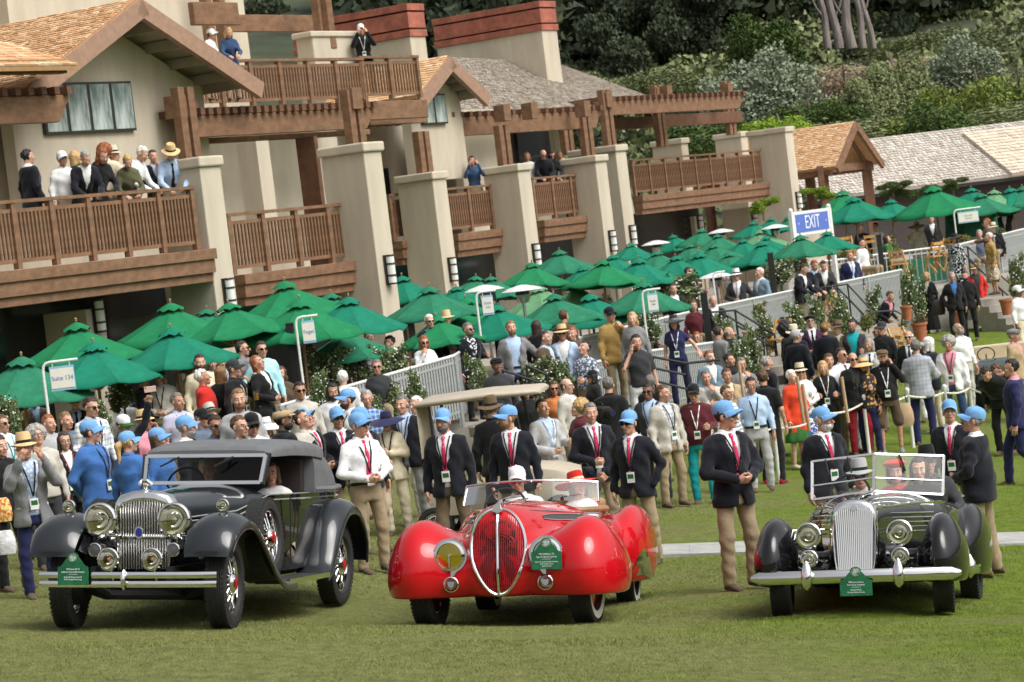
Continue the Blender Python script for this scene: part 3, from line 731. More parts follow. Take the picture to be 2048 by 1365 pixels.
sh = [('dome', 'olive', 1290, 118, 215, 38, 330, 'broad olive scrub dome behind the pergola'), ('dome', 'olive', 1150, 128, 200, 39, 190, 'olive scrub behind the weathered roof'), ('wispy', 'grey', 1510, 120, 280, 40, 210, 'grey-green willowy bush above the far pergola end'), ('wispy', 'mid', 1540, 40, 190, 36, 260, 'tall dull green tree below the bare trunks'),
      ('dome', 'mid', 1420, 215, 305, 46, 230, 'dark bush behind the far pergola'), ('dome', 'brown', 1790, 75, 230, 36, 400, 'wide brown dry thicket in the middle of the hill'), ('dome', 'olive', 1850, 30, 150, 33, 330, 'olive scrub above the brown thicket'), ('dome', 'grey', 2010, 28, 150, 33, 260, 'pale scrub at the right edge of the hill'), ('dome', 'brown', 1690, 100, 250, 38, 200, 'small brown thicket right of the willowy bush'),
      ('wispy', 'grey', 1920, 90, 220, 37, 170, 'grey bush right of the brown thicket'), ('dome', 'olive', 1640, 165, 275, 42, 250, 'dull green scrub left of the round bush'), ('wispy', 'olive', 1785, 122, 250, 43, 120, 'round grey-green bush in front of the brown thicket'), ('wispy', 'olive', 1733, 155, 255, 44, 90, 'narrow grey-green bush beside the round one'),
      ('dome', 'green', 1960, 100, 300, 46, 230, 'bright green tree with layered crown near the right edge'), ('dome', 'green', 2040, 95, 305, 46, 200, 'bright green tree cut by the right edge'), ('dome', 'lime', 1560, 208, 300, 50, 130, 'lime green bush behind the lodge end pier'), ('dome', 'mid', 1620, 180, 270, 45, 170, 'dark bush right of the lime green one'),
      ('dome', 'green', 1850, 195, 310, 48, 220, 'green tree above the pale hall roof'), ('wispy', 'mid', 1890, 215, 310, 49, 130, 'dark leggy bush above the pale hall roof')]
for k, lf, x, yt, yb, s, wpx, lb in sh: tree(k, lf, x, yt-6, yb+20, s*.85, wpx, lb, 'bush' if 'tree' not in lb else 'tree', group='scrub on the hill', depth=5)
tree('hedge', 'olive', 1850, 205, 330, 41, 470, 'long clipped hedge above the pale hall roof', 'hedge', rot=.1, depth=6)
for x, yt, yb, s, wpx, lb in ((1786, 362, 405, 60, 70, 'pruned pine pad left behind the right terrace umbrellas'), (1905, 355, 392, 58, 52, 'round clipped pine above the large umbrella'), (1835, 372, 405, 60, 60, 'low pruned pine between two umbrellas'), (1642, 372, 412, 58, 60, 'green bush beneath the pavilion roof'), (1525, 395, 440, 58, 50, 'green bush seen under the far long balcony')):
    tree('pad', 'mid' if 'pine' in lb else 'lime', x, yt, yb, s, wpx, lb, 'bush', name='clipped_pine' if 'pine' in lb else 'shrub', group='clipped pines')
# ================================================================ umbrellas
GC = {'g': mat('canvas_green', (.012, .175, .068), .85, var=.12, scale=6, bump=.5, bscale=7, spec=.2), 't': mat('canvas_teal', (.008, .165, .098), .85, var=.12, scale=6, bump=.5, bscale=7, spec=.2), 'd': mat('canvas_dark', (.02, .16, .085), .85, var=.15, scale=6, bump=.5, bscale=7, spec=.2), 'p': mat('canvas_faded', (.12, .27, .14), .85, var=.12, scale=6, spec=.2)}
POLE = mat('umbrella_pole_wood', (.33, .2, .1), .55, var=.2, scale=12)
BLACKM = mat('black_paint', (.012, .012, .013), .45, var=.2)
WHITEP = mat('white_paint', (.78, .78, .75), .45, var=.06)
def umb_meshes():
    out = {}
    G = []
    for i in range(6):
        t = .12+.88*i/5; r = t; row = []
        for j in range(5):
            a = (j/4-.5)*math.pi/4; rr = r*math.cos(math.pi/8)/math.cos(a)
            sag = .075*math.cos(a*4)*t**1.5 if True else 0
            z = -.5*(t**1.0)+.06*math.sin(math.pi*t)*-.3 - sag*.6
            row.append((rr*math.sin(a)*(1-.02*0), -rr*math.cos(a)+0, z))
        G.append(row)
    G.append([(p[0]*.99, p[1]*.99, p[2]-.035) for p in G[-1]])
    mb = MB(); mb.grid(G, flip=True); out['panel'] = mb.mesh('canopy_panel', True, None)
    mb = MB(); S = []
    for r, z in ((.012, .055), (.06, .04), (.15, -.01), (.215, -.055)):
        S.append([(r*math.cos(a)*(1+(.04*math.cos(8*a) if r > .1 else 0)), r*math.sin(a)*(1+(.04*math.cos(8*a) if r > .1 else 0)), z-(.018*math.cos(8*a) if r > .2 else 0)) for a in np.arange(32)*math.pi/16])
    mb.loft(S, caps=False, flip=True); out['vent'] = mb.mesh('vent_cap', True, None)
    mb = MB(); mb.lathe([(.004, .15), (.022, .135), (.03, .115), (.018, .095), (.028, .08), (.012, .06), (.012, .03)], 10); out['finial'] = mb.mesh('finial', True)
    mb = MB(); mb.bar((0, -.05, -.07), (0, -.97, -.52), .02, .025); mb.bar((0, -.03, -.62), (0, -.52, -.31), .018, .02); out['rib'] = mb.mesh('rib')
    mb = MB(); mb.lathe([(.026, -1.), (.026, 0)], 10); out['pole'] = mb.mesh('pole', True)
    return out
UM = umb_meshes()
def umbrella(px, py, s, r, c, label, ribs=False):
    T = W(px, py, s); fz = tz(T[0], T[1]); h = T[2]-.055*r*1.05-fz
    T = T.copy(); T[2] -= .055*r
    e = empty('market_umbrella', label, 'umbrella', 'green market umbrellas over the terrace'); a0 = random.random()*.8
    e.matrix_world = tr(*T)@Matrix.Rotation(random.gauss(0, .045), 4, 'X')@Matrix.Rotation(random.gauss(0, .045), 4, 'Y')@rz(a0)@Matrix.Scale(r, 4)
    m = GC[c]
    for k in range(8):
        o = link('canopy_panel', UM['panel'], m, e); o.matrix_local = rz(k*math.pi/4)
        if ribs:
            o = link('rib', UM['rib'], POLE, e); o.matrix_local = rz((k+.5)*math.pi/4)
    link('vent_cap', UM['vent'], m, e); link('finial', UM['finial'], POLE, e, tr(0, 0, .018)@Matrix.Scale(.7, 4))
    o = link('pole', UM['pole'], POLE, e); o.matrix_local = Matrix.Diagonal((1/r*1.0, 1/r*1.0, h/r, 1))
ux = [(42, 713, 130, 1.12, 'd', 'left of the Suite 134 sign, cut by the left edge'), (152, 645, 117, 1.2, 'g', 'above and behind the Suite 134 sign'), (186, 685, 128, 1.1, 't', 'right beside the Suite 134 sign'),
 (340, 606, 113, 1.15, 'g', 'under the leftmost balcony, highest of three'), (341, 655, 125, 1.05, 't', 'in the front row under the leftmost balcony'), (456, 606, 119, 1.1, 'g', 'at the foot of the second pier'), (412, 618, 108, 1.0, 'd', 'half hidden behind its neighbour at the second pier'),
 (568, 562, 109, 1.15, 'g', 'under the second balcony, highest there'), (598, 598, 119, 1.12, 'g', 'just above the tall sign by the black post'), (696, 594, 112, 1.05, 't', 'left of the tall centre-left pier'), (660, 586, 104, 1.0, 'd', 'peeking out behind the teal one by the tall pier'), (690, 655, 116, .9, 'd', 'low behind the waiter, under the second balcony'),
 (803, 552, 94, 1.0, 't', 'with gold finial right of the tall centre-left pier'), (857, 573, 106, 1.05, 'd', 'above the straw-hatted men at the barrier'), (872, 632, 110, .9, 'g', 'low behind the straw-hatted men'), (912, 573, 95, .85, 't', 'small, right of the straw-hatted men'), (951, 552, 86, .9, 'd', 'in shade under the fourth balcony, left one'), (981, 553, 86, .9, 'd', 'in shade under the fourth balcony, right one'),
 (930, 596, 103, 1.0, 'g', 'behind the black post in the centre'), (990, 610, 108, 1.0, 't', 'above the man in grey blazer'), (1063, 525, 85, .95, 'g', 'under the fifth pier, bright green'), (1107, 588, 105, 1.0, 'd', 'large in the centre, right of the patio heater'), (1178, 588, 101, .98, 't', 'right of the large centre one'), (1118, 500, 77, .95, 'd', 'half hidden behind the sixth pier'),
 (1163, 533, 84, .75, 't', 'small, between the fifth and sixth piers'), (1205, 520, 94, .95, 'g', 'bright, in front of the slim pier'), (1225, 510, 84, .8, 't', 'behind the bright one at the slim pier'), (1276, 516, 88, .95, 't', 'blue-green, right of the slim pier'), (1284, 563, 101, 1.0, 'd', 'above the hanging sign right of centre'), (1152, 570, 93, .95, 'p', 'faded pale green, right of the patio heater'), (1075, 572, 93, .95, 'p', 'faded pale green, behind the patio heater'),
 (1261, 486, 71, .8, 't', 'small at the foot of the slim pier'), (1345, 470, 64, .75, 't', 'right of the leftmost far patio heater'), (1401, 458, 66, .85, 'd', 'under the far long balcony, left end'), (1434, 469, 68, .85, 'd', 'below the middle far patio heater'), (1312, 502, 73, .9, 'd', 'second row under the far long balcony, leftmost'), (1378, 489, 72, .9, 'd', 'second row under the far long balcony, middle'), (1350, 512, 79, .95, 't', 'front row left of the white-hatted man'),
 (1397, 505, 79, .95, 't', 'front row just left of the white-hatted man'), (1425, 488, 73, .85, 'd', 'small, above the white-hatted man'), (1457, 505, 77, .85, 'd', 'right of the white-hatted man, low'), (1485, 478, 70, .85, 't', 'behind the front one right of the white-hatted man'), (1506, 443, 62, .85, 't', 'high under the right end of the far long balcony'), (1521, 459, 66, 1.0, 'p', 'faded pale, left of the EXIT sign'), (1531, 473, 68, .8, 't', 'small, in front of the faded pale one by the EXIT sign'),
 (1522, 482, 78, 1.0, 't', 'front row above the man in blue-grey blazer'), (1541, 436, 60, .8, 't', 'at the end pier left of the EXIT sign'), (1574, 434, 60, .7, 'd', 'tucked behind the left post of the EXIT sign'), (1600, 470, 80, .95, 'd', 'just below the EXIT sign'), (1653, 463, 76, .85, 't', 'behind the right post of the EXIT sign'),
 (1684, 381, 68, 1.15, 'g', 'with gold finial above the EXIT sign, rear'), (1706, 394, 70, 1.2, 't', 'large, right of the EXIT sign'), (1781, 399, 66, .9, 't', 'small, between the two large right ones'), (1864, 372, 69, 1.35, 'g', 'largest of the right terrace, ribs showing'), (1942, 376, 66, 1.0, 't', 'second right of the largest'), (1960, 387, 69, 1.15, 'd', 'over the wide hanging sign at right'), (1988, 380, 66, 1.0, 'p', 'faded pale, near the right edge'), (2019, 376, 66, 1.0, 't', 'second from the right edge'), (2044, 373, 66, 1.0, 'd', 'cut by the right edge')]
for px, py, s, r, c, lb in ux:
    cn = {'g': 'green', 't': 'teal green', 'd': 'dark green', 'p': 'washed-out green'}[c]
    umbrella(px, py, s, r, c, cn+' umbrella '+lb, ribs=(s > 100 or 'ribs' in lb or px > 1650))
# ================================================================ barriers
ALU = mat('barrier_aluminium', (.42, .44, .435), .5, .3, var=.1, scale=20)
def fence(a, b, label, pitch=.078, h=1.05, sw=.05, rail=True):
    A, B = W(*a), W(*b); L = np.linalg.norm((B-A)[:2]); n = max(2, int(L/pitch)); d = (B-A)/n
    e = empty('barrier', label, 'fence', 'aluminium crowd barriers', loc=A); Bl = B-A
    mb = MB(); mb.tube([np.zeros(3), Bl], .028, 8); mb.build('top_rail', mat('rail_white', (.72, .73, .71), .4, .1), e, smooth=True)
    for z in (-.12, -h+.08):
        mb = MB(); mb.bar((0, 0, z), Bl+np.array([0, 0, z]), .03, .04); mb.build('cross_rail', ALU, e)
    u = _n([Bl[0], Bl[1], 0])
    mb = MB(); mb.box((0, 0, -h/2), (sw, .022, h)); sm = mb.mesh('slat'); yv = np.cross((0, 0, 1), u)
    R3 = frame((0, 0, 0), u, yv, (0, 0, 1))
    for i in range(n+1):
        o = link('slat', sm, ALU, e); p = d*i; o.matrix_local = tr(p[0], p[1], p[2]-.02)@R3
    mb = MB(); mb.box((0, 0, -h/2-.1), (.07, .07, h+.2)); pm = mb.mesh('post')
    k = max(1, round(L/2.2))
    for i in range(k+1):
        p = Bl*i/k; o = link('post', pm, ALU, e); o.matrix_local = tr(p[0], p[1], p[2])@R3
fence((560, 812, 127), (908, 712, 116), 'grey slat barrier below the straw-hatted men, left of centre')
fence((908, 712, 116), (922, 703, 110), 'short return of the barrier beside the man with the scarf', h=1.05)
fence((1112, 742, 116), (1250, 712, 110), 'grey slat barrier below the man drinking in a tan jacket')
fence((1150, 678, 103), (1407, 618, 91), 'grey slat barrier behind the woman in black hat')
fence((1290, 704, 108), (1440, 684, 102), 'low grey slat barrier right of the woman in black hat')
fence((1428, 614, 92), (1641, 570, 82), 'long grey slat barrier below the white-hatted man')
fence((1641, 570, 82), (1664, 566, 79), 'short barrier end by the three leaning men')
fence((1662, 569, 81), (1803, 540, 77), 'grey slat barrier below the lone man in navy suit')
fence((1612, 528, 74), (1888, 493, 71), 'open white railing in front of the right terrace tables', pitch=.22, sw=.03)
fence((1912, 491, 72), (2075, 452, 68), 'grey slat barrier at the right edge above the stairs')
def handrail(lines, posts, s, label, r=.022):
    e = empty('handrail', label, 'handrail', 'black stair handrails'); P0 = W(*lines[0][0], s); e.location = tuple(P0)
    for ln in lines:
        mb = MB(); mb.tube([W(x, y, s-.03*i*0)-P0 for i, (x, y) in enumerate(ln)], r, 8); mb.build('rail', BLACKM, e, smooth=True)
    for (x, y, y2) in posts:
        mb = MB(); mb.tube([W(x, y, s)-P0, W(x, y, s)-P0-np.array([0, 0, (y2-y)/s])], r, 8); mb.build('post', BLACKM, e, smooth=True)
handrail([[(1053, 731), (1096, 750)], [(1003, 740), (1093, 770)], [(1003, 760), (1090, 792)]], [(1053, 731, 800), (1093, 750, 820), (1005, 740, 820)], 119, 'black handrail under the hand of the man in grey blazer')
handrail([[(1300, 713), (1372, 727), (1440, 720)], [(1310, 762), (1376, 779)], [(1300, 735), (1372, 750)]], [(1372, 727, 800), (1305, 714, 790)], 114, 'black handrail behind the woman in black hat')
handrail([[(1422, 625), (1470, 621), (1549, 669), (1552, 715)], [(1446, 627), (1525, 675)], [(1472, 650), (1549, 697)], [(1446, 655), (1525, 702)], [(1525, 675), (1549, 669)]], [(1446, 627, 690), (1470, 621, 690), (1549, 669, 745), (1525, 675, 745)], 97, 'black stair handrail above the crowd right of centre')
handrail([[(1642, 576), (1695, 569), (1746, 624), (1790, 622), (1805, 630), (1803, 650)], [(1674, 575), (1738, 640)], [(1698, 598), (1746, 652)], [(1674, 605), (1738, 668)]], [(1674, 575, 640), (1695, 569, 640), (1746, 624, 690), (1738, 640, 690)], 86, 'black stair handrail beside the woman in pink scarf')
handrail([[(1903, 497), (1935, 494), (2020, 568), (2052, 566)], [(1920, 499), (2005, 585)], [(1937, 520), (2020, 595)]], [(1903, 497, 560), (1935, 494, 560), (2020, 568, 625), (2005, 585, 625)], 74, 'black stair handrail at the right beside the red jacket')
def stairs(P, n, d, label):
    mb = MB()
    e = empty('stairs', label, 'stairs', 'terrace steps', loc=P)
    for i in range(n):
        mb = MB(); mb.box((d[0]*.3*i, d[1]*.3*i, -.17*i-.085), (1.3, 1.3, .17), M=rz(math.atan2(d[1], d[0]))); mb.build('step', mat('terrace_paving', (.3, .3, .3)), e)
for (x, y, s, lb) in ((1035, 790, 119, 'concrete steps below the man in grey blazer'), (1490, 690, 97, 'concrete steps under the central black handrail'), (1715, 640, 86, 'concrete steps beside the woman in pink scarf'), (1965, 580, 74, 'concrete steps at the right under the gold dress')):
    P = W(x, y, s); P[2] = float(tz(P[0], P[1])) if False else float(gz(P[0], P[1])+.85); stairs(P, 5, (.5, -.86), lb)
# ================================================================ posts, heaters, signs
def blackpost(px, y0, y1, s, label):
    A = W(px, y0, s); B = A-np.array([0, 0, (y1-y0)/s]); e = empty('speaker_column', label, 'post', 'slim black columns', loc=B)
    h = A[2]-B[2]; mb = MB(); mb.box((0, 0, h/2), (.13, .13, h)); o = mb.build('column', BLACKM, e); b = o.modifiers.new('bevel', 'BEVEL'); b.width = .012
    mb = MB(); mb.box((0, 0, .02), (.3, .3, .04)); mb.build('base', BLACKM, e)
    mb = MB(); mb.box((0, 0, h+.012), (.14, .14, .025)); mb.build('cap', FRAMEM, e)
for a in ((579, 649, 800, 121, 'slim black column left of the hanging sign, left of centre'), (984, 585, 740, 107, 'slim black column in the centre behind a hanging sign'), (1407, 588, 720, 100, 'slim black column right of the woman in black hat'), (1540, 508, 640, 86, 'slim black column beside the man in blue-grey blazer'), (1757, 471, 560, 73, 'slim black column among the right terrace tables')): blackpost(*a)
STEEL = mat('heater_steel', (.55, .53, .5), .3, .9, var=.1)
def heater(px, py, s, label):
    T = W(px, py, s); z0 = float(tz(T[0], T[1])); e = empty('patio_heater', label, 'heater', 'patio heaters on the terrace', loc=(T[0], T[1], z0)); h = T[2]-z0
    mb = MB(); mb.lathe([(.001, h), (.1, h-.01), (.3, h-.06), (.42, h-.115), (.40, h-.125), (.28, h-.075), (.001, h-.03)], 28); mb.build('reflector', mat('reflector_white', (.8, .8, .8), .35, .2), e, smooth=True)
    mb = MB(); mb.lathe([(.1, h-.36), (.13, h-.3), (.14, h-.08), (.1, h-.06)], 18); mb.build('burner', STEEL, e, smooth=True)
    mb = MB(); mb.lathe([(.145, h-.2), (.145, h-.08)], 18); mb.build('burner_guard', FRAMEM, e, smooth=True)
    mb = MB(); mb.lathe([(.03, .4), (.03, h-.34)], 10); mb.build('pole', STEEL, e, smooth=True)
    mb = MB(); mb.lathe([(.22, 0), (.22, .06), (.2, .5), (.04, .56)], 20); mb.build('base', STEEL, e, smooth=True)
for a in ((1043, 570, 100, 'white-topped patio heater in the centre among umbrellas'), (967, 570, 97, 'white-topped patio heater behind the centre black column'), (1311, 481, 70, 'white-topped patio heater left of the far long balcony'), (1441, 458, 66, 'white-topped patio heater below the far long balcony'), (1549, 449, 66, 'white-topped patio heater left of the EXIT sign'), (1135, 565, 84, 'small white patio heater between pale and green umbrellas'), (1430, 545, 84, 'white-topped patio heater left of the white-hatted man')): heater(*a)
SIGNB = mat('sign_blue_border', (.30, .50, .68), .5, var=.06); SIGNC = mat('sign_cream', (.82, .8, .7), .55, var=.03); INK = mat('sign_ink_blue', (.10, .12, .42), .6)
def text(body, size, parent, M, m, name='lettering', ext=.001, align='CENTER', sx=1.):
    c = bpy.data.curves.new(name, 'FONT'); c.body = body; c.size = size; c.align_x = align; c.align_y = 'CENTER'; c.extrude = ext; c.resolution_u = 3
    t_ = bpy.data.objects.new(name, c); TXS.objects.link(t_)
    me = bpy.data.meshes.new_from_object(t_.evaluated_get(TXD.depsgraph)) if False else t_.to_mesh().copy(); t_.to_mesh_clear(); bpy.data.objects.remove(t_); bpy.data.curves.remove(c)
    o = link(name, me, m, parent); o.matrix_local = M@Matrix.Diagonal((sx, 1, 1, 1)); return o
TXS = bpy.data.collections.new('letters')
FACE = Matrix.Rotation(R_(90), 4, 'X')     # text plane xz facing -y
def hook_sign(px, py, s, wd, hg, ybot, label, lines, yaw=0., tsize=.13):
    """px,py top left bend of the hook"""
    T = W(px, py, s); h = (ybot-py)/s; e = empty('hanging_sign', label, 'sign', 'white hook signs', M=tr(T[0], T[1], T[2]-h)@rz(yaw))
    a = [(0, 0, 0), (0, 0, h-.12), (.015, 0, h-.05), (.05, 0, h-.012), (.11, 0, h), (wd+.16, 0, h)]
    mb = MB(); mb.tube(a, .021, 8); mb.build('hook_pole', WHITEP, e, smooth=True)
    cz = h-.07-hg/2; cx = .09+wd/2
    mb = MB(); mb.box((cx, 0, cz), (wd, .018, hg)); b = mb.build('board', SIGNB, e)
    mb = MB(); mb.box((cx, -.011, cz), (wd*.94, .008, hg*.80)); mb.build('panel', SIGNC, e)
    for x in (cx-wd*.35, cx+wd*.35):
        mb = MB(); mb.tube([(x, 0, h+.02), (x, 0, cz+hg/2-.02)], .008, 5); mb.build('clip', WHITEP, e)
    for i, l in enumerate(lines):
        text(l, tsize, e, tr(cx, -.0165, cz+((len(lines)-1)/2-i)*tsize*1.1)@FACE, INK, ext=.0008, sx=.9)
hook_sign(84, 727, 137, .36, .36, 900, 'white hook sign reading Suite 134 at the left', ['Suite 134'], tsize=.095)
hook_sign(590, 636, 122, .21, .37, 800, 'white hook sign reading Fogel above the crowd, left of centre', ['Fogel'], tsize=.09)
hook_sign(951, 586, 110, .21, .36, 700, 'white hook sign with faint print beside the centre black column', ['Suite', '142'], tsize=.07)
hook_sign(1283, 582, 105, .2, .36, 730, 'white hook sign with faint print above the woman in black hat', ['Suite', '146'], tsize=.06)
hook_sign(1425, 546, 88, .12, .04, 660, 'short white hook post left of the white-hatted man', [], tsize=.06)
hook_sign(1907, 421, 76, .55, .30, 560, 'wide white hook sign over the right terrace', ['Club XIX', 'Terrace'], tsize=.06)
def exit_sign():
    T0 = W(1581, 424, 76); T1 = W(1656, 410, 74); h = T0[2]-float(tz(*T0[:2])); d = T1-T0; L = np.linalg.norm(d[:2]); yaw = math.atan2(d[1], d[0])
    e = empty('exit_sign', 'large white framed blue sign reading EXIT on two posts', 'sign', M=tr(T0[0], T0[1], T0[2]-h)@rz(yaw))
    for x in (0, L):
        mb = MB(); mb.box((x, 0, h/2), (.12, .1, h)); mb.lathe([(.05, h), (.065, h+.02), (.055, h+.06), (.02, h+.085), (.001, h+.09)], 12, tr(x, 0, 0)); mb.build('post', WHITEP, e, smooth=True, sharp=30)
    zc = h-.34
    mb = MB(); mb.box((L/2, .0, zc), (L, .06, .64)); mb.build('frame', WHITEP, e)
    mb = MB(); mb.box((L/2, -.034, zc), (L*.86, .012, .48)); mb.build('board', mat('exit_blue', (.10, .17, .52), .5, var=.05), e)
    text('EXIT', .50, e, tr(L/2, -.043, zc)@FACE, mat('letter_white', (.85, .85, .85), .5, var=.0), sx=.86)
    for x in (L*.14, L*.86):
        mb = MB(); mb.lathe([(.022, 0), (.022, .006)], 6, tr(x, -.041, zc)@FACE); mb.build('ornament', MATS['letter_white'], e)
exit_sign()
# ================================================================ planting along the terrace
BLOS = mat('blossom_white', (.8, .8, .74), .7, var=.05); r6 = np.random.default_rng(66)
d_ = r6.normal(size=(46, 3)); d_ /= np.linalg.norm(d_, axis=1, keepdims=True); P_ = np.array([0, 0, .52])+d_*np.array([.36, .34, .44])*(.8+.25*r6.random((46, 1)))
mb = MB()
for p in P_:
    mb.lathe([(.001, .0), (.028, .012), (.022, .03), (.001, .034)], 6, tr(*p))
ROSEB = mb.mesh('blossoms')
def rose(px, yt, yb, s, wpx, label, kind='rose', leaf='rose', flowers=True, bl=BLOS):
    e = tree(kind, leaf, px, yt, yb, s, wpx, label, 'plant', name='rose_bush', group='flowering bushes along the terrace', trunk=mat('stem', (.12, .14, .06), .8))
    if flowers: link('blossoms', ROSEB, bl, e, kind='stuff')
rs = [(625, 700, 790, 118, 70, 'under the waiter, leftmost of the hedge row'), (670, 698, 785, 118, 70, 'second in the hedge row behind the white-haired heads'), (715, 695, 780, 117, 70, 'third in the hedge row under the bending waiter'), (760, 692, 775, 117, 75, 'fourth in the hedge row'), (800, 692, 770, 117, 60, 'last in the hedge row by the woman in white'),
 (640, 745, 830, 128, 60, 'low, behind the barrier left of the man in glasses'), (790, 765, 850, 126, 70, 'in front of the barrier above the navy hat'), (830, 740, 830, 124, 60, 'in front of the barrier right of the navy hat'), (748, 785, 850, 128, 50, 'beside the man in glasses'),
 (950, 710, 800, 120, 55, 'right of the barrier end beside the scarfed man'), (965, 735, 815, 122, 50, 'left of the leather flat cap'), (1075, 718, 800, 117, 90, 'trellised, right of the grey blazer'), (1115, 715, 800, 117, 80, 'trellised, below the straw hat with blue blazer'), (1150, 710, 780, 114, 70, 'trellised, by the patterned shirt'),
 (1300, 620, 700, 104, 70, 'behind the hanging sign right of centre'), (1375, 545, 620, 90, 90, 'behind the standing dark suits'), (1330, 545, 620, 88, 90, 'left of the standing dark suits'), (1290, 720, 800, 112, 50, 'below the phone caller'), (1452, 630, 730, 101, 55, 'left of the central handrail'), (1500, 650, 740, 99, 60, 'under the central handrail'), (1530, 625, 710, 96, 60, 'climbing the barrier right of the central handrail'), (1590, 605, 680, 92, 60, 'climbing the barrier behind the beret'), (1632, 590, 660, 90, 45, 'at the barrier corner'), (1480, 680, 780, 108, 70, 'leafy, beside the grey suit'), (1510, 720, 800, 112, 60, 'leafy, above the man with the backpack'),
 (1680, 585, 680, 88, 60, 'beside the black handrail right of the barrier corner'), (1750, 575, 660, 84, 50, 'left of the pink scarf'), (1818, 535, 640, 80, 50, 'tall, right of the barrier end'), (1840, 555, 650, 80, 42, 'tall, left of the blond woman in black'), (2035, 510, 600, 76, 50, 'at the right edge by the stairs'), (1560, 520, 580, 82, 80, 'behind the man in blue-grey blazer'), (1590, 490, 560, 76, 70, 'behind the three leaning men'), (1215, 590, 640, 88, 50, 'under the bright umbrella'), (245, 740, 830, 124, 80, 'left, behind the cream cap'), (20, 790, 880, 138, 60, 'at the left edge'), (205, 800, 880, 140, 50, 'behind the sunglasses man at left')]
for x, yt, yb, s, wpx, lb in rs: rose(x, yt, yb, s, wpx, 'white-flowered bush '+lb)
YEL = mat('sunflower_yellow', (.75, .42, .02), .7, var=.2); PINKF = mat('geranium_red', (.5, .06, .08), .7, var=.3)
for x, yt, yb, s, wpx, lb in ((1780, 472, 500, 70, 40, 'on a table left of the tan shawl'), (1785, 486, 510, 71, 34, 'low on a table by the black column'), (1730, 500, 522, 73, 36, 'behind the open railing'), (1690, 500, 520, 73, 36, 'right of the navy suit man'), (1930, 470, 492, 71, 36, 'beside the patterned dress'), (1735, 625, 665, 88, 40, 'at the foot of the stairs by the pink scarf'), (1900, 475, 495, 70, 30, 'left of the wide sign pole'), (2030, 560, 595, 77, 40, 'at the right edge by the stairs'), (2000, 455, 475, 68, 30, 'near the right edge umbrellas'), (1520, 605, 640, 94, 40, 'at the foot of the long barrier')):
    rose(x, yt, yb, s, wpx, 'yellow flower arrangement '+lb, bl=YEL)
TERR = mat('terracotta', (.40, .13, .06), .8, var=.15, scale=6)
def pot(px, ytop, ybot, s, label, flower=None):
    B = W(px, ybot, s); h = (ybot-ytop)/s; e = empty('flower_pot', label, 'pot', 'terracotta pots by the stairs', loc=B); r = h*.42
    mb = MB(); mb.lathe([(r*.7, 0), (r*.95, h*.85), (r*1.08, h*.86), (r*1.08, h), (r*.9, h), (r*.85, h*.9)], 20); mb.build('pot', TERR, e, smooth=True, sharp=40)
    mb = MB(); mb.lathe([(r*.86, h*.9), (.001, h*.93)], 16); mb.build('soil', mat('soil', (.05, .035, .025), .95), e)
for a in ((1842, 645, 682, 84, 'terracotta pot left of the blond woman in black'), (1815, 612, 640, 82, 'terracotta pot behind, right of the pink scarf'), (1912, 622, 648, 74, 'terracotta pot behind the men in black'), (2015, 598, 630, 78, 'terracotta pot by the right stairs')): pot(*a)
rose(1842, 626, 655, 84, 40, 'red geranium growing in the terracotta pot', bl=PINKF); rose(1795, 645, 690, 85, 60, 'pink flower bed at the foot of the pink scarf woman', bl=PINKF)
# ================================================================ terrace tables and chairs
CHAIRW = mat('chair_honey_wood', (.55, .30, .09), .5, var=.15, scale=14)
GCLOTH = mat('tablecloth_green', (.005, .11, .05), .8, var=.15, bump=.2, bscale=12)
def chair(px, py, s, yaw, label, tilt=0.):
    """py = top of the backrest"""
    T = W(px, py, s); e = empty('folding_chair', label, 'chair', 'honey wood folding chairs', M=tr(T[0], T[1], T[2]-.85)@rz(yaw)@Matrix.Rotation(tilt, 4, 'X'))
    for x in (-.2, .2):
        mb = MB(); mb.bar((x, -.2, 0), (x, .2, .85), .03, .045); mb.build('leg', CHAIRW, e); mb = MB(); mb.bar((x*.9, .22, 0), (x*.9, -.18, .46), .03, .04); mb.build('leg', CHAIRW, e)
    mb = MB(); mb.box((0, 0, .45), (.4, .38, .03)); mb.build('seat', CHAIRW, e)
    for z in (.8, .66): mb = MB(); mb.box((0, .17+(z-.66)*.4, z), (.4, .025, .08)); mb.build('back_slat', CHAIRW, e)
for i, (x, y, s, lb) in enumerate(((1690, 474, 72, 'left of the open railing tables'), (1720, 492, 73, 'beside the black column'), (1795, 500, 73, 'in front of the tan shawl'), (1862, 485, 72, 'right of the tan shawl'), (1885, 478, 71, 'second right of the tan shawl'), (1745, 470, 69, 'behind the black column'), (1830, 470, 68, 'behind the tan shawl'), (1920, 470, 69, 'near the wide sign'), (1650, 590, 86, 'at the barrier corner, seen edge on'), (1553, 640, 97, 'by the central handrail foot'), (1800, 655, 88, 'leaning in front of the pink scarf woman'), (1815, 668, 90, 'nearest, tipped beside the terracotta pot'))):
    chair(x, y, s, i*1.3, 'honey wood folding chair '+lb)
def table(px, py, s, L, wd, label, yaw=.5):
    T = W(px, py, s); e = empty('banquet_table', label, 'table', 'tables under green cloths', M=tr(T[0], T[1], T[2]-.74)@rz(yaw))
    S = []
    for k, z in enumerate((.74, .72, .4, .02)):
        g = (0, .01, .03, .06)[k]; S.append([((L/2+g)*a, (wd/2+g)*b, z) for a, b in ((-1, -1), (0, -1.02), (1, -1), (1.0, 0), (1, 1), (0, 1), (-1, 1), (-1, 0))])
    mb = MB(); mb.loft(S, caps=True); mb.build('tablecloth', GCLOTH, e)
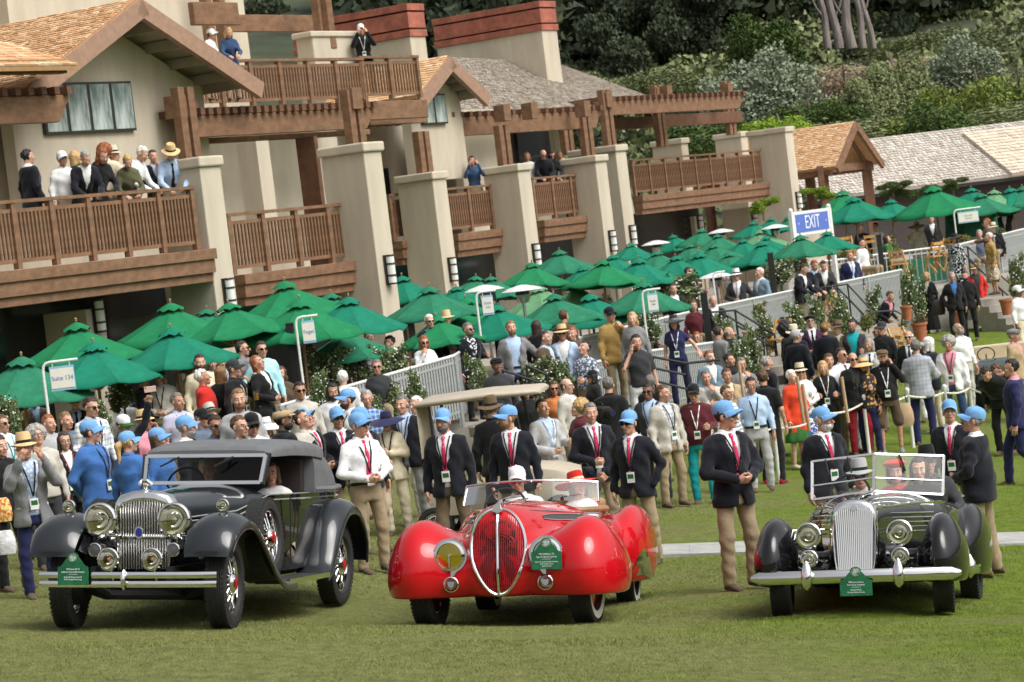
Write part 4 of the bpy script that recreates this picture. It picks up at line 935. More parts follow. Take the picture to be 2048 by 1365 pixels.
for a in ((1850, 516, 69.5, 2.2, .7, 'long table under a green cloth behind the open railing'), (1712, 533, 70, 1.4, .7, 'green clothed table right of the navy suit man'), (1940, 425, 68, 1.2, .8, 'green draped stand behind the wide sign')): table(*a)
# ================================================================ people
SKIN = {k: mat('skin_'+k, c, .5, var=.22, scale=22, spec=.4, bump=.12, bscale=55) for k, c in {'fair': (.56, .31, .215), 'pale': (.64, .40, .30), 'tan': (.44, .23, .145), 'olive': (.42, .23, .14), 'brown': (.22, .11, .065)}.items()}
LIP = mat('lip', (.40, .13, .11), .5); EYEW = mat('eye_white', (.6, .58, .55), .3); IRIS = mat('iris', (.03, .02, .015), .2); BROW = mat('brow', (.08, .05, .035), .8)
HAIRC = {'black': (.012, .01, .009), 'dark': (.035, .02, .013), 'brown': (.09, .045, .02), 'light': (.22, .12, .05), 'blond': (.5, .32, .13), 'red': (.26, .08, .025), 'grey': (.32, .30, .28), 'white': (.72, .70, .66), 'salt': (.16, .145, .13)}
HAIRM = {k: mat('hair_'+k, c, .6, var=.35, scale=22, bump=.6, bscale=70, stretch=(1, 1, .35)) for k, c in HAIRC.items()}
CL = {'navy': (.008, .009, .0145), 'black': (.010, .010, .011), 'char': (.035, .036, .04), 'grey': (.21, .21, .215), 'lgrey': (.42, .42, .42), 'white': (.78, .78, .78), 'cream': (.66, .58, .42), 'tan': (.42, .31, .18), 'khaki': (.31, .235, .145), 'brown': (.10, .065, .04), 'tweed': (.15, .11, .07),
      'lblue': (.42, .55, .75), 'blue': (.05, .15, .40), 'royal': (.03, .08, .35), 'denim': (.035, .07, .15), 'capblue': (.17, .37, .66), 'aqua': (.42, .74, .80), 'teal': (.01, .33, .36), 'red': (.55, .02, .015), 'coral': (.68, .06, .02), 'maroon': (.09, .012, .018), 'wine': (.25, .008, .02), 'pink': (.70, .28, .34), 'tie': (.62, .03, .11),
      'green': (.03, .13, .03), 'gold': (.36, .23, .07), 'straw': (.66, .46, .22), 'orange': (.6, .2, .06), 'purple': (.05, .015, .05), 'slate': (.12, .15, .21), 'steel': (.17, .26, .33), 'lav': (.5, .5, .62), 'olive': (.10, .10, .05), 'greige': (.50, .47, .41), 'felt': (.13, .085, .045), 'indigo': (.018, .02, .075)}
CM = {}
def cloth(c):
    if c not in CM:
        base, pat = (c.split('/')+[None])[:2]
        m = mat('cloth_'+c, CL[base], .85, var=.12, scale=9, bump=.25, bscale=25, spec=.2, sheen=.15); CM[c] = m
        if pat:       # woven or printed pattern
            t = m.node_tree; b = t.nodes['Principled BSDF']; src = b.inputs['Base Color'].links[0].from_socket; tc = t.nodes.new('ShaderNodeTexCoord')
            mx = t.nodes.new('ShaderNodeMix'); mx.data_type = 'RGBA'; t.links.new(src, mx.inputs[6])
            if pat in ('dots', 'print', 'floral'):
                v = t.nodes.new('ShaderNodeTexVoronoi'); v.inputs['Scale'].default_value = {'dots': 42, 'print': 26, 'floral': 16}[pat]; t.links.new(tc.outputs['Object'], v.inputs[0])
                if pat == 'dots': v.inputs['Randomness'].default_value = .15
                l = t.nodes.new('ShaderNodeMath'); l.operation = 'LESS_THAN'; l.inputs[1].default_value = .22 if pat == 'dots' else .42; t.links.new(v.outputs['Distance'], l.inputs[0]); f = l.outputs[0]
                mx.inputs[7].default_value = {'dots': (.8, .75, .75, 1), 'print': (.75, .78, .82, 1), 'floral': (.7, .35, .1, 1)}[pat]
            else:
                sp = t.nodes.new('ShaderNodeSeparateXYZ'); t.links.new(tc.outputs['Object'], sp.inputs[0]); fs = []
                for ax in ((0, 2) if pat == 'check' else (2,) if pat == 'hstripe' else (0,)):
                    k = t.nodes.new('ShaderNodeMath'); k.operation = 'MULTIPLY'; k.inputs[1].default_value = 95; t.links.new(sp.outputs[ax], k.inputs[0])
                    s2 = t.nodes.new('ShaderNodeMath'); s2.operation = 'SINE'; t.links.new(k.outputs[0], s2.inputs[0])
                    g = t.nodes.new('ShaderNodeMath'); g.operation = 'GREATER_THAN'; g.inputs[1].default_value = .45; t.links.new(s2.outputs[0], g.inputs[0]); fs.append(g.outputs[0])
                f = fs[0]
                if len(fs) > 1:
                    ad = t.nodes.new('ShaderNodeMath'); ad.operation = 'ADD'; t.links.new(fs[0], ad.inputs[0]); t.links.new(fs[1], ad.inputs[1])
                    h = t.nodes.new('ShaderNodeMath'); h.operation = 'MULTIPLY'; h.inputs[1].default_value = .45; t.links.new(ad.outputs[0], h.inputs[0]); f = h.outputs[0]
                mx.inputs[7].default_value = (.25, .3, .42, 1) if sum(CL[base]) > .9 else (.55, .58, .62, 1)
            t.links.new(f, mx.inputs[0]); t.links.new(mx.outputs[2], b.inputs['Base Color'])
    return CM[c]
# ---- head (local: face towards -y, origin at head centre, height about .235)
def head_fn(X, Y, Z):
    d = ellip(X, Y, Z, (0, .014, .030), (.0745, .094, .088))
    d = smin(d, ellip(X, Y, Z, (0, -.022, -.042), (.058, .070, .074)), .035)
    d = smin(d, ellip(X, Y, Z, (0, -.066, -.096), (.026, .022, .022)), .03)
    d = smin(d, capsule(X, Y, Z, (0, -.092, .004), (0, -.116, -.034), .008, .0145), .014)
    d = smin(d, capsule(X, Y, Z, (-.034, -.078, .022), (.034, -.078, .022), .011), .016)
    ax = np.abs(X)
    d = smin(d, ellip(ax, Y, Z, (.040, -.066, -.030), (.022, .022, .020)), .02)
    d = smax(d, -ellip(ax, Y, Z, (.031, -.104, .000), (.020, .018, .013)), .012)
    d = smin(d, ellip(ax, Y, Z, (.078, .014, -.012), (.011, .020, .032)), .008)
    d = smin(d, ellip(X, Y, Z, (0, -.090, -.068), (.026, .011, .010)), .008)
    d = smin(d, capsule(X, Y, Z, (0, .022, -.07), (0, .034, -.21), .050, .058), .02)
    return d
HEADS = {}
for h_ in (.0085, .014):
    V, Q = sdf_mesh(head_fn, (-.12, -.16, -.24), (.12, .14, .15), h_, 2)
    C = V[Q].mean(1); mi = np.zeros(len(Q), int)
    mi[(np.abs(C[:, 0]) < .025) & (np.abs(C[:, 2]+.068) < .010) & (C[:, 1] < -.083)] = 1
    mi[(np.abs(np.abs(C[:, 0])-.034) < .021) & (np.abs(C[:, 2]-.024) < .006) & (C[:, 1] < -.07)] = 4
    mb = MB()
    for sx in (-1, 1):
        mb.lathe([(.001, -.013), (.009, -.009), (.0125, 0), (.009, .009), (.001, .013)], 8, tr(sx*.031, -.079, .001), m=2)
        mb.lathe([(.006, 0), (.001, .004)], 6, tr(sx*.031, -.0905, .001)@Matrix.Rotation(R_(90), 4, 'X'), m=3)
    EV = np.concatenate(mb.V); EF = mb.F
    HEADS[h_] = (V, [list(q) for q in Q], list(mi), EV, EF, mb.I)
# ---- hair and hats in head space
def hair_mesh(kind):
    def f(X, Y, Z):
        n = .0055*np.sin(70*X+3+20*Z)*np.sin(60*Z+1+30*Y)+.004*np.sin(115*Y+40*X)
        d = ellip(X, Y, Z, (0, .018, .032), (.084, .104, .098))-n
        face = np.maximum(np.abs(X)-.066, np.maximum(Y+.035, Z-.066))      # cut out for the face
        front = Y+.030-.9*np.maximum(Z-.035, 0)
        if kind == 'short': d = smax(d, -np.minimum(np.maximum(-(Y+.01)*1., Z-.068), 9)*1., .01) if False else smax(d, np.minimum(-(Y-.0-.0), Z*0+9)*0-1, .0) if False else d
        if kind in ('short', 'bald'):
            low = -(Z+.045+.035*sstep(.0, .09, Y))            # keep above the nape/ears line
            d = smax(d, low, .012); d = smax(d, -np.maximum(Y+.018, -9)*0-9, 0)
            d = smax(d, np.minimum(-(Y-.005), -(Z-.07+.15*np.maximum(0, -Y-.07))), .015) if kind == 'short' else smax(smax(d, -(Y+.02), .015), (Z-.045+.3*np.maximum(0, .03-Y)), .015)
        else:
            d = smax(d, np.minimum(-(Y+.018), -(Z-.072)), .015)
            if kind in ('long', 'wavy'):
                w = .012*np.sin(45*Z+2*np.sign(X)) if kind == 'wavy' else 0
                ax = np.abs(X+w)
                d = smin(d, capsule(ax, Y, Z, (.066, .018, .02), (.082, .012, -.24), .030, .034, (1, 1.25, 1)), .03)
                d = smin(d, capsule(X, Y, Z, (0, .075, .02), (0, .085, -.25), .06, .06, (1.25, .6, 1)), .03)
            if kind == 'bob':
                ax = np.abs(X); d = smin(d, capsule(ax, Y, Z, (.070, .018, .02), (.078, .0, -.10), .030, .030, (1, 1.3, 1)), .03); d = smin(d, capsule(X, Y, Z, (0, .07, .02), (0, .07, -.11), .06, .055, (1.3, .8, 1)), .03)
            if kind == 'curly':
                d = smin(d, ellip(X, Y, Z, (0, .045, .045), (.135, .125, .125)), .02)-.010*np.sin(75*X)*np.sin(75*Y+1)*np.sin(75*Z+2); d = smax(d, -ellip(X, Y, Z, (0, -.1, -.03), (.07, .09, .09)), .01)
            if kind == 'tail':
                d = smin(d, capsule(X, Y, Z, (0, .10, .03), (0, .155, -.02), .03, .038), .02); d = smin(d, capsule(X, Y, Z, (0, .155, -.02), (.01, .15, -.24), .038, .018), .03)
            if kind == 'bun': d = smin(d, ellip(X, Y, Z, (0, .115, .045), (.045, .04, .045)), .02)
            if kind == 'fluffy': d = smin(d, ellip(X, Y, Z, (0, .05, .05), (.19, .17, .19)), .02)-.016*np.sin(48*X)*np.sin(48*Y+1)*np.sin(48*Z+2)
        return d
    V, Q = sdf_mesh(f, (-.24, -.2, -.34), (.24, .28, .28), .011, 1)
    return make_mesh('hair', V, Q)
HAIR = {k: hair_mesh(k) for k in ('short', 'bald', 'long', 'wavy', 'bob', 'curly', 'tail', 'bun', 'fluffy')}
def ell_ring(rx, ry, z, n=28, cy=.014, wob=0.): return [(rx*math.cos(a), cy+ry*math.sin(a), z+wob*math.cos(2*a)) for a in np.arange(n)*2*math.pi/n]
HATS = {}
def hat_mesh(kind):
    mb = MB(); band = MB()
    if kind == 'cap':
        mb.loft([ell_ring(.087, .106, .022), ell_ring(.089, .108, .05), ell_ring(.084, .103, .085), ell_ring(.066, .083, .116), ell_ring(.035, .045, .134), ell_ring(.008, .01, .139)], flip=True)
        G = []
        for i in range(5):
            t = i/4; row = []
            for j in range(11):
                a = R_(-90)+(j/10-.5)*R_(150); rx, ry = .088+.004*t, .107+.088*t
                x = rx*math.cos(a)*(1-.03*t); y = .014+(ry if True else 0)*math.sin(a)
                row.append((x, y, .03+.012*t-.17*t*(x/.09)**2*.25-.028*t*t))
            G.append(row)
        T = np.array(G); B = T-np.array([0, 0, .006]); brim = MB(); brim.grid(T, flip=True); brim.grid(B); brim.grid(np.array([T[-1], B[-1]]), flip=True)
        band = brim; bt = MB(); bt.lathe([(.010, .136), (.008, .145), (.001, .147)], 8, tr(0, .014, 0)); mb.add(np.concatenate(bt.V), bt.F)
        return mb.mesh('cap_crown', True, 50), band.mesh('visor', True, 50)
    if kind == 'flat':
        mb.loft([ell_ring(.09, .108, .03), ell_ring(.102, .122, .05, cy=.01), ell_ring(.10, .125, .075, cy=.0), ell_ring(.08, .1, .105, cy=.01), ell_ring(.02, .03, .118, cy=.02)], flip=True)
        for p in range(1): band.loft([ell_ring(.08, .05, .034, cy=-.10), ell_ring(.084, .06, .04, cy=-.10), ell_ring(.07, .05, .05, cy=-.09)], flip=True)
        return mb.mesh('cap_crown', True, 60), band.mesh('visor', True)
    if kind == 'beret':
        mb.loft([ell_ring(.086, .1, .035), ell_ring(.12, .13, .06), ell_ring(.125, .135, .085), ell_ring(.08, .09, .115), ell_ring(.01, .01, .122)], flip=True); band.lathe([(.006, .12), (.004, .14)], 6)
        return mb.mesh('cap_crown', True, 60), band.mesh('stalk', True)
    br, ch, dr, curl = {'fedora': (.055, .125, .012, .012), 'panama': (.075, .12, .01, .014), 'wide': (.14, .105, .02, .02), 'huge': (.19, .10, .05, .03), 'sun': (.13, .10, .05, .01)}[kind]
    def ring(rx, ry, z, w=0.): return ell_ring(rx, ry, z, 32, wob=w)
    mb.loft([ring(.087+br, .106+br*1.05, .03-dr, curl), ring(.087+br*.5, .106+br*.5, .036-dr*.3, curl*.4), ring(.088, .107, .042), ring(.086, .104, .06+.0), ring(.078, .096, .04+ch*.85), ring(.066, .085, .04+ch), ring(.03, .05, .04+ch*.86), ring(.004, .02, .04+ch*.82)], caps=True, flip=True)
    mb.loft([ring(.087+br, .106+br*1.05, .026-dr, curl), ring(.086, .105, .034)], caps=False)
    band.loft([ring(.0895, .1085, .043), ring(.0885, .107, .058), ring(.0855, .104, .073), ring(.084, .102, .073)], caps=False, flip=True)
    return mb.mesh('hat', True, 45), band.mesh('hat_band', True)
for k in ('cap', 'flat', 'beret', 'fedora', 'panama', 'wide', 'huge', 'sun'): HATS[k] = hat_mesh(k)
mb = MB()
for sx in (-1, 1):
    L_ = [(sx*(.034+.026*math.cos(a)), -.104+.008*abs(math.cos(a))*(1 if math.cos(a) > 0 else -.2), .0+.021*math.sin(a)) for a in np.arange(12)*math.pi/6]
    mb.loft([L_, [(x, y+.005, z) for x, y, z in L_]])
    mb.bar((sx*.060, -.098, .006), (sx*.083, .0, .004), .004, .007)
mb.bar((-.01, -.106, .004), (.01, -.106, .004), .004, .005); SHADES = mb.mesh('glasses')
mb = MB()
for sx in (-1, 1):
    mb.tube([(sx*(.034+.024*math.cos(a)), -.105, .0+.018*math.sin(a)) for a in np.arange(10)*2*math.pi/10], .0028, 5, closed=True); mb.bar((sx*.058, -.102, .004), (sx*.083, .0, .004), .003, .004)
mb.bar((-.01, -.106, .004), (.01, -.106, .004), .003, .003); SPECS = mb.mesh('glasses')
SHADEM = mat('sunglass_lens', (.008, .008, .009), .08, spec=.8, var=0); SPECM = mat('spectacle_frame', (.05, .04, .035), .3, var=0)
def beard_fn(X, Y, Z):
    d = ellip(X, Y, Z, (0, -.030, -.062), (.064, .074, .066))-.002; d = smax(d, Z+.050, .01); d = smax(d, -ellip(X, Y, Z, (0, -.102, -.066), (.022, .014, .008)), .006); return smax(d, Y-.02, .01)
V, Q = sdf_mesh(beard_fn, (-.09, -.13, -.15), (.09, .05, -.02), .011, 1); BEARD = make_mesh('beard', V, Q)
# ---- hands: wrist at origin, fingers along +z, palm facing -y, thumb at +x (mirrored for the other hand)
def hand_mesh(curl):
    def f(X, Y, Z):
        d = sbox(X, Y, Z, (0, 0, .05), (.082, .030, .085), .014); d = smin(d, capsule(X, Y, Z, (0, 0, -.03), (0, 0, .02), .027, .03, (1.15, .85, 1)), .02)
        for i, (x, L) in enumerate(((.031, .070), (.0105, .078), (-.0105, .072), (-.031, .056))):
            p = np.array([x, 0, .088]); a = 0.
            for k, seg in enumerate((.45, .32, .23)):
                a += curl*(.9, 1.0, .7)[k]; q = p+np.array([x*.15, -math.sin(a), math.cos(a)])*L*seg
                d = smin(d, capsule(X, Y, Z, p, q, .0093-.0008*k, .0088-.0008*k), .003); p = q
        t0, t1, t2 = np.array([.036, -.004, .022]), np.array([.062, -.018, .052]), np.array([.066-.03*curl, -.030-.012*curl, .085])
        d = smin(d, capsule(X, Y, Z, t0, t1, .015, .0115), .01); d = smin(d, capsule(X, Y, Z, t1, t2, .0115, .009), .003); return d
    return sdf_mesh(f, (-.06, -.09, -.06), (.09, .04, .185), .0075, 1)
HANDS = {'relax': hand_mesh(.35), 'grip': hand_mesh(1.05), 'flat': hand_mesh(.12)}
# ---- body pose
def rotm(ax, a):
    return np.array(Matrix.Rotation(a, 3, ax))
ARMS = {   # elbow, wrist (for the +x side), hand direction, palm normal, hand kind
 'side': ((.245, .03, 1.13), (.262, -.04, .88), (.02, -.12, -1), (-1, 0, 0), 'relax'),
 'pocket': ((.30, .07, 1.14), (.215, -.03, .93), (-.3, -.25, -.9), (-1, 0, 0), None),
 'clasp': ((.285, -.03, 1.13), (.075, -.235, 1.05), (-.85, -.3, -.1), (0, .5, .4), 'grip'),
 'low': ((.255, -.01, 1.12), (.085, -.185, .90), (-.75, -.2, -.6), (0, 1, 0), 'grip'),
 'fold': ((.27, -.05, 1.15), (.03, -.225, 1.19), (-1, .0, .1), (0, 1, 0), 'relax'),
 'ear': ((.29, -.12, 1.22), (.135, -.10, 1.49), (-.25, .1, 1), (-.9, .2, .1), 'grip'),
 'photo': ((.26, -.22, 1.24), (.115, -.32, 1.52), (-.4, -.2, .9), (-.6, .5, 0), 'grip'),
 'face': ((.24, -.18, 1.18), (.07, -.20, 1.41), (-.4, .25, .9), (-.3, .9, 0), 'grip'),
 'hold': ((.25, -.02, 1.14), (.19, -.27, 1.13), (-.25, -1, .15), (-.9, .1, .2), 'grip'),
 'up': ((.31, -.10, 1.60), (.33, -.20, 1.86), (.1, -.2, 1), (-.4, -.8, 0), 'grip'),
 'rail': ((.24, -.19, 1.17), (.13, -.43, 1.15), (-.5, -.9, -.1), (0, .1, -1), 'grip'),
 'back': ((.27, .12, 1.14), (.06, .19, .98), (-.7, .1, -.6), (0, -1, 0), 'relax'),
 'wheel': ((.25, -.16, 1.17), (.15, -.42, 1.22), (-.2, -1, .2), (-.3, 0, -1), 'grip'),
 'out': ((.36, -.02, 1.19), (.46, -.20, 1.05), (.4, -.6, -.7), (0, 0, -1), 'relax')}
def torso_prof(female, belly):
    z = np.array([.78, .86, .95, 1.05, 1.15, 1.27, 1.37, 1.435, 1.47, 1.50, 1.53])
    a = np.array([.165, .168, .162, .147, .152, .170, .182, .162, .115, .066, .052])*(np.array([1.0, 1.02, .98, .88, .90, .92, .90, .9, .92, .95, 1]) if female else 1)
    b = np.array([.112, .118, .115, .108, .112, .122, .112, .092, .075, .060, .050])
    if female: b = b+np.array([0, 0, 0, -.008, 0, .018, .0, 0, 0, 0, 0])
    bb = np.exp(-((z-1.06)/.13)**2)*belly; return z, a+bb*.35, b+bb
def torso_fn(X, Y, Z, prof, off, z0, z1, k=.015):
    z, a, b = prof; A = np.interp(Z, z, a)+off; B = np.interp(Z, z, b)+off; yc = -.01*np.exp(-((Z-1.2)/.2)**2)-.02*sstep(1.3, 1.5, Z)*-1
    r = np.sqrt((X/A)**2+((Y-yc)/B)**2); d = (r-1)*np.minimum(A, B)
    return smax(smax(d, z0-Z, k), Z-z1, k)
def front_y(z, prof, off, x=0.):
    A = np.interp(z, prof[0], prof[1])+off; B = np.interp(z, prof[0], prof[2])+off; yc = -.01*math.exp(-((z-1.2)/.2)**2)+.02*sstep(1.3, 1.5, z)
    return float(yc-B*math.sqrt(max(0, 1-(x/A)**2)))
def person(px, py, s, label, top='jacket', tc='navy', bc='khaki', sc_=None, tie=None, hair='short', hc='dark', hat=None, htc='capblue', hb=None, skin='fair', h=1.76, face=0., turn=0., nod=0., arms=('side', 'side'),
           shades=0, specs=0, beard=None, lan=None, badge=True, female=0, belly=.0, lean=0., legs='stand', bottom='trousers', shoe='brown', base=None, open_=.0, z=None, sleeve=1., group=None, vbot=None, tilt=0., snap=True, belt=None, wide=1., noarms=False, look=None):
    """px,py: photo pixel of the top of the head (or hat)"""
    hat_h = {None: 0., 'cap': .02, 'flat': .01, 'beret': .015}.get(hat, .05) + (.04 if hair in ('curly',) else .11 if hair == 'fluffy' else 0)
    k = h/1.75; tot = h+hat_h*k
    R3 = (sc_h := None)
    # position: slide along the pixel ray until the feet stand on the ground
    g = base or gz; T = W(px, py, s)
    q = ray(px, py); d0 = FP/s
    seat = .47 if legs == 'sit' else 0.
    drop = tot*math.cos(lean*.6) if legs not in ('sit', 'ride') else tot-.95*k+.5
    if z is None and snap:
        best = None
        for f in np.linspace(.95, 1.05, 31):
            P = CAM+q*d0*f; err = P[2]-drop-float(g(P[0], P[1]))
            c = abs(err)+.02*abs(f-1)
            if best is None or c < best[0]: best = (c, f, err)
        T = CAM+q*d0*best[1]; gz0 = float(g(T[0], T[1])) if abs(best[2]) < .2 else T[2]-drop
        PLOG.append((label[:40], round(best[1], 2), round(best[2], 2)))
    else: gz0 = T[2]-drop if z is None else z
    B = np.array([T[0], T[1], gz0])
    # facing: 0 = to the camera
    v = _n([B[0]-CAM[0], B[1]-CAM[1], 0]); yaw0 = math.atan2(v[1], v[0])-math.pi/2
    yaw = yaw0+R_(face)
    if lean:    # keep the head above its pixel when the trunk tips forward
        fw = np.array([math.sin(yaw), -math.cos(yaw), 0]); B = B-fw*math.sin(lean)*.72*k
    e = empty('person', label, 'person', group); e.matrix_world = tr(*B)@rz(yaw)@Matrix.Scale(k, 4)
    prof = torso_prof(female, belly); vx = float(np.clip(1.9/(s/2), .014, .034))
    st = random.random()*6
    # joints
    if legs == 'ride':
        legs = 'sit'; hip = [(sx*.09, 0, .5) for sx in (-1, 1)]; knee = [(sx*.10, -.36, .60) for sx in (-1, 1)]; ank = [(sx*.10, -.60, .46) for sx in (-1, 1)]; zsh = -.43
    elif legs == 'sit':
        hip = [(sx*.09, 0, .5) for sx in (-1, 1)]; knee = [(sx*.11, -.44, .50) for sx in (-1, 1)]; ank = [(sx*.11, -.42, .08) for sx in (-1, 1)]; zsh = -.43
    elif legs == 'walk':
        hip = [(sx*.09, 0, .93) for sx in (-1, 1)]; knee = [(-.09, -.17, .52), (.09, .02, .5)]; ank = [(-.09, -.20, .09), (.09, .32, .13)]; zsh = 0
    else:
        w_ = .10+.03*wide; a_ = .03*math.sin(st)
        hip = [(sx*.09, 0, .93) for sx in (-1, 1)]; knee = [(-w_-.005, -.02+a_, .50), (w_+.005, -.02-a_, .50)]; ank = [(-w_, .03+a_, .09), (w_, .03-a_, .09)]; zsh = 0
    arms_ = [] if noarms else [(-1, ARMS[arms[0]]), (1, ARMS[arms[1]])]
    if female: shx, shr = .150, .055
    else: shx, shr = .172, .066
    def jt(p, sx): return np.array([p[0]*sx*(.92 if female else 1), p[1], p[2]])
    def pose(V):
        V = np.array(V, float)
        if lean:
            t = sstep(.86, 1.12, V[:, 2])*lean; y, zz = V[:, 1].copy(), V[:, 2]-.95
            V[:, 1] = y*np.cos(t)-zz*np.sin(t); V[:, 2] = .95+zz*np.cos(t)+y*np.sin(t)
        if zsh: V[:, 2] += zsh
        return V
    def arm_sdf(X, Y, Z, d, ru, re, rw, upto=1., kk=.045):
        for sx, (el, wr, *_r) in arms_:
            S = np.array([sx*shx, .012, 1.392]); E = jt(el, sx); Wt = jt(wr, sx)
            if upto >= 1: Wt = E+(Wt-E)*min(1., upto)
            d = smin(d, capsule(X, Y, Z, S, E if upto > .5 else S+(E-S)*upto*1.6, ru, re if upto > .5 else ru*.92), kk)
            if upto > .5: d = smin(d, capsule(X, Y, Z, E, Wt, re, rw), .02)
        return d
    # body (head, neck, trunk, limbs) as one mesh
    HV, HF, HI, EV, EF, EI = HEADS[.0085 if s > 125 else .014]
    HR = rotm('Z', R_(turn))@rotm('X', R_(-nod))
    hc0 = np.array([0, -.012, 1.632]); piv = np.array([0, .03, -.12])
    def headx(V, w=True):
        V = np.asarray(V, float); t = sstep(-.2, -.09, V[:, 2])[:, None] if w else 1.
        return V*(1-t)+((V-piv)@HR.T+piv)*t if w else (V-piv)@HR.T+piv
    bare_leg = bottom in ('shorts', 'skirt', 'dress')
    def body_fn(X, Y, Z):
        d = torso_fn(X, Y, Z, prof, -.022, .80, 1.50)
        d = arm_sdf(X, Y, Z, d, .046, .038, .027, 1., .03)
        if legs != 'sit':
            for hp, kn, an in zip(hip, knee, ank):
                d = smin(d, capsule(X, Y, Z, hp, kn, .078, .052), .03); d = smin(d, capsule(X, Y, Z, kn, an, .052, .032), .03)
        return d
    bl = [(0, 0)]
    V, Q = sdf_mesh(body_fn, (-.55, -.5, .03 if legs != 'sit' else .75), (.55, .42, 1.95), max(.022, vx*1.15), 1)
    Vs = [pose(V)]; Fs = [list(x) for x in Q]; Is = [0]*len(Q); n = len(V)
    def app(V, F, I):
        nonlocal n
        Vs.append(pose(V)); Fs.extend([[i+n for i in f] for f in F]); Is.extend(I); n += len(V)
    app(headx(HV)+hc0, HF, HI); app(headx(EV, False)+hc0, EF, EI)
    for sx, (el, wr, hd, pn_, hk) in arms_:
        if hk is None or s < 70: continue
        hv, hq = HANDS[hk]; z_ = _n(jt(hd, sx)); y_ = -np.array(jt(pn_, sx), float); y_ = _n(y_-z_*(y_@z_)); x_ = np.cross(y_, z_); Wt = jt(wr, sx); E = jt(el, sx)
        mir = 1 if sx < 0 else -1
        hv2 = hv*np.array([mir, 1, 1]); hv2 = hv2@np.array([x_, y_, z_])+Wt+_n(Wt-E)*.012
        app(hv2, [list(q) if mir > 0 else list(q)[::-1] for q in hq], [0]*len(hq))
    me = make_mesh('body', np.concatenate(Vs), Fs, Is); sk = SKIN[skin]
    link('body', me, [sk, LIP, EYEW, IRIS, HAIRM[hc] if hc in ('grey', 'white', 'blond') else BROW], e)
    # lower garment
    if legs == 'sit' or bottom in ('trousers', 'shorts', 'jeans'):
        full = bottom != 'shorts'
        def tro(X, Y, Z):
            d = torso_fn(X, Y, Z, prof, .006, .80, 1.06) if legs != 'sit' else ellip(X, Y, Z, (0, .02, .55), (.19, .15, .14))
            for hp, kn, an in zip(hip, knee, ank):
                an2 = np.array(an)-np.array([0, .0, .02]); kn_ = np.array(kn)
                d = smin(d, capsule(X, Y, Z, hp, kn_ if full else kn_+[0, 0, .03], .090, .071 if full else .09), .03)
                if full: d = smin(d, capsule(X, Y, Z, kn_, an2, .071, .060), .03); d = smax(d, .045-Z, .005)
            sg_ = np.where(X > 0, 2.1, 0)
            f = .0032*np.sin(21*Z+30*X+st+sg_)*np.sin(9*Z+st*2+sg_)+.0028*np.sin(47*Z-30*Y+25*X+st*2+sg_)*sstep(.35, .1, np.abs(Z-.3))
            return d+1.5*f
        V, Q = sdf_mesh(tro, (-.32, -.62, .02), (.32, .46, 1.12), vx*1.1, 1)
        Vt = np.array(V) if legs == 'sit' else pose(V); link('trousers' if full else 'shorts', make_mesh('trousers', Vt, Q), cloth(bc), e)
    elif bottom in ('skirt', 'dress', 'longskirt'):
        zb = {'skirt': .48, 'dress': .40, 'longskirt': .12}[bottom]
        def ski(X, Y, Z):
            g_ = .16+.10*sstep(1.0, zb, Z); a = np.arctan2(Y, X); r = np.sqrt(X**2+(Y/.75)**2); d = (r-g_-.012*np.sin(a*9+st)*sstep(.9, zb, Z))*.75
            return smax(smax(d, zb-Z, .01), Z-1.07, .01)
        V, Q = sdf_mesh(ski, (-.4, -.35, zb-.05), (.4, .35, 1.12), vx*1.1, 1); link('skirt', make_mesh('skirt', pose(V), Q), cloth(bc), e)
    if legs != 'sit' or True:
        for (ax_, ay_, az_) in ank:
            o = link('shoe', SHOE, cloth(shoe), e); o.matrix_local = tr(ax_, ay_, az_-.09+(.0))
    # upper garment
    hem = {'jacket': .79, 'coat': .62, 'shirt': .98, 'tee': .90, 'blouse': .86, 'sweater': .88}[top]
    off = {'jacket': .030, 'coat': .036, 'shirt': .016, 'tee': .016, 'blouse': .018, 'sweater': .024}[top]
    ru, re, rw = {'jacket': (.070, .058, .046), 'coat': (.074, .062, .052)}.get(top, (.062, .052, .041))
    if female: ru, re, rw = ru*.84, re*.86, rw*.88
    Vz = vbot if vbot is not None else 1.10
    hasV = top in ('jacket', 'coat') and (sc_ is not None)
    def gar(X, Y, Z):
        fl = .02*sstep(1.0, .8, Z) if top in ('jacket', 'coat') else .006
        d = torso_fn(X, Y, Z, prof, off+fl, hem, 1.485 if not hasV else 1.475)
        d = arm_sdf(X, Y, Z, d, ru, re, rw, sleeve)
        if hasV:
            w = np.clip((Z-(Vz if not open_ else 1.12))*.24, 0, .085)+open_*(.45+.3*sstep(1.2, .8, Z))
            lap = .006*sstep(.055, .045, np.abs(np.abs(X)-w-.03))*sstep(Vz, Vz+.04, Z)*(Y < 0); d = d-lap
            if open_ == 0: w = w+.30*np.clip(.94-Z, 0, 1)
            cut = np.maximum(np.maximum(np.abs(X)-w, Y+.012), -(Z-hem+.2)); d = np.maximum(d, -cut)
        f = .0032*np.sin(24*Z+26*X+st)*np.sin(11*Z-7*X+st)+.0035*np.sin(55*X-38*Z+st)*sstep(.12, .3, np.abs(X))+.0028*np.sin(28*(Z+X)+23*Y)
        return d+1.5*f*sstep(hem, hem+.08, Z)
    zl = hem-.06
    V, Q = sdf_mesh(gar, (-.58, -.52, zl), (.58, .36, 1.98 if 'up' in arms else 1.58), vx, 1)
    link({'jacket': 'jacket', 'coat': 'coat', 'tee': 'shirt', 'blouse': 'blouse', 'sweater': 'sweater'}.get(top, 'shirt'), make_mesh('garment', pose(V), Q), cloth(tc), e)
    inner = off
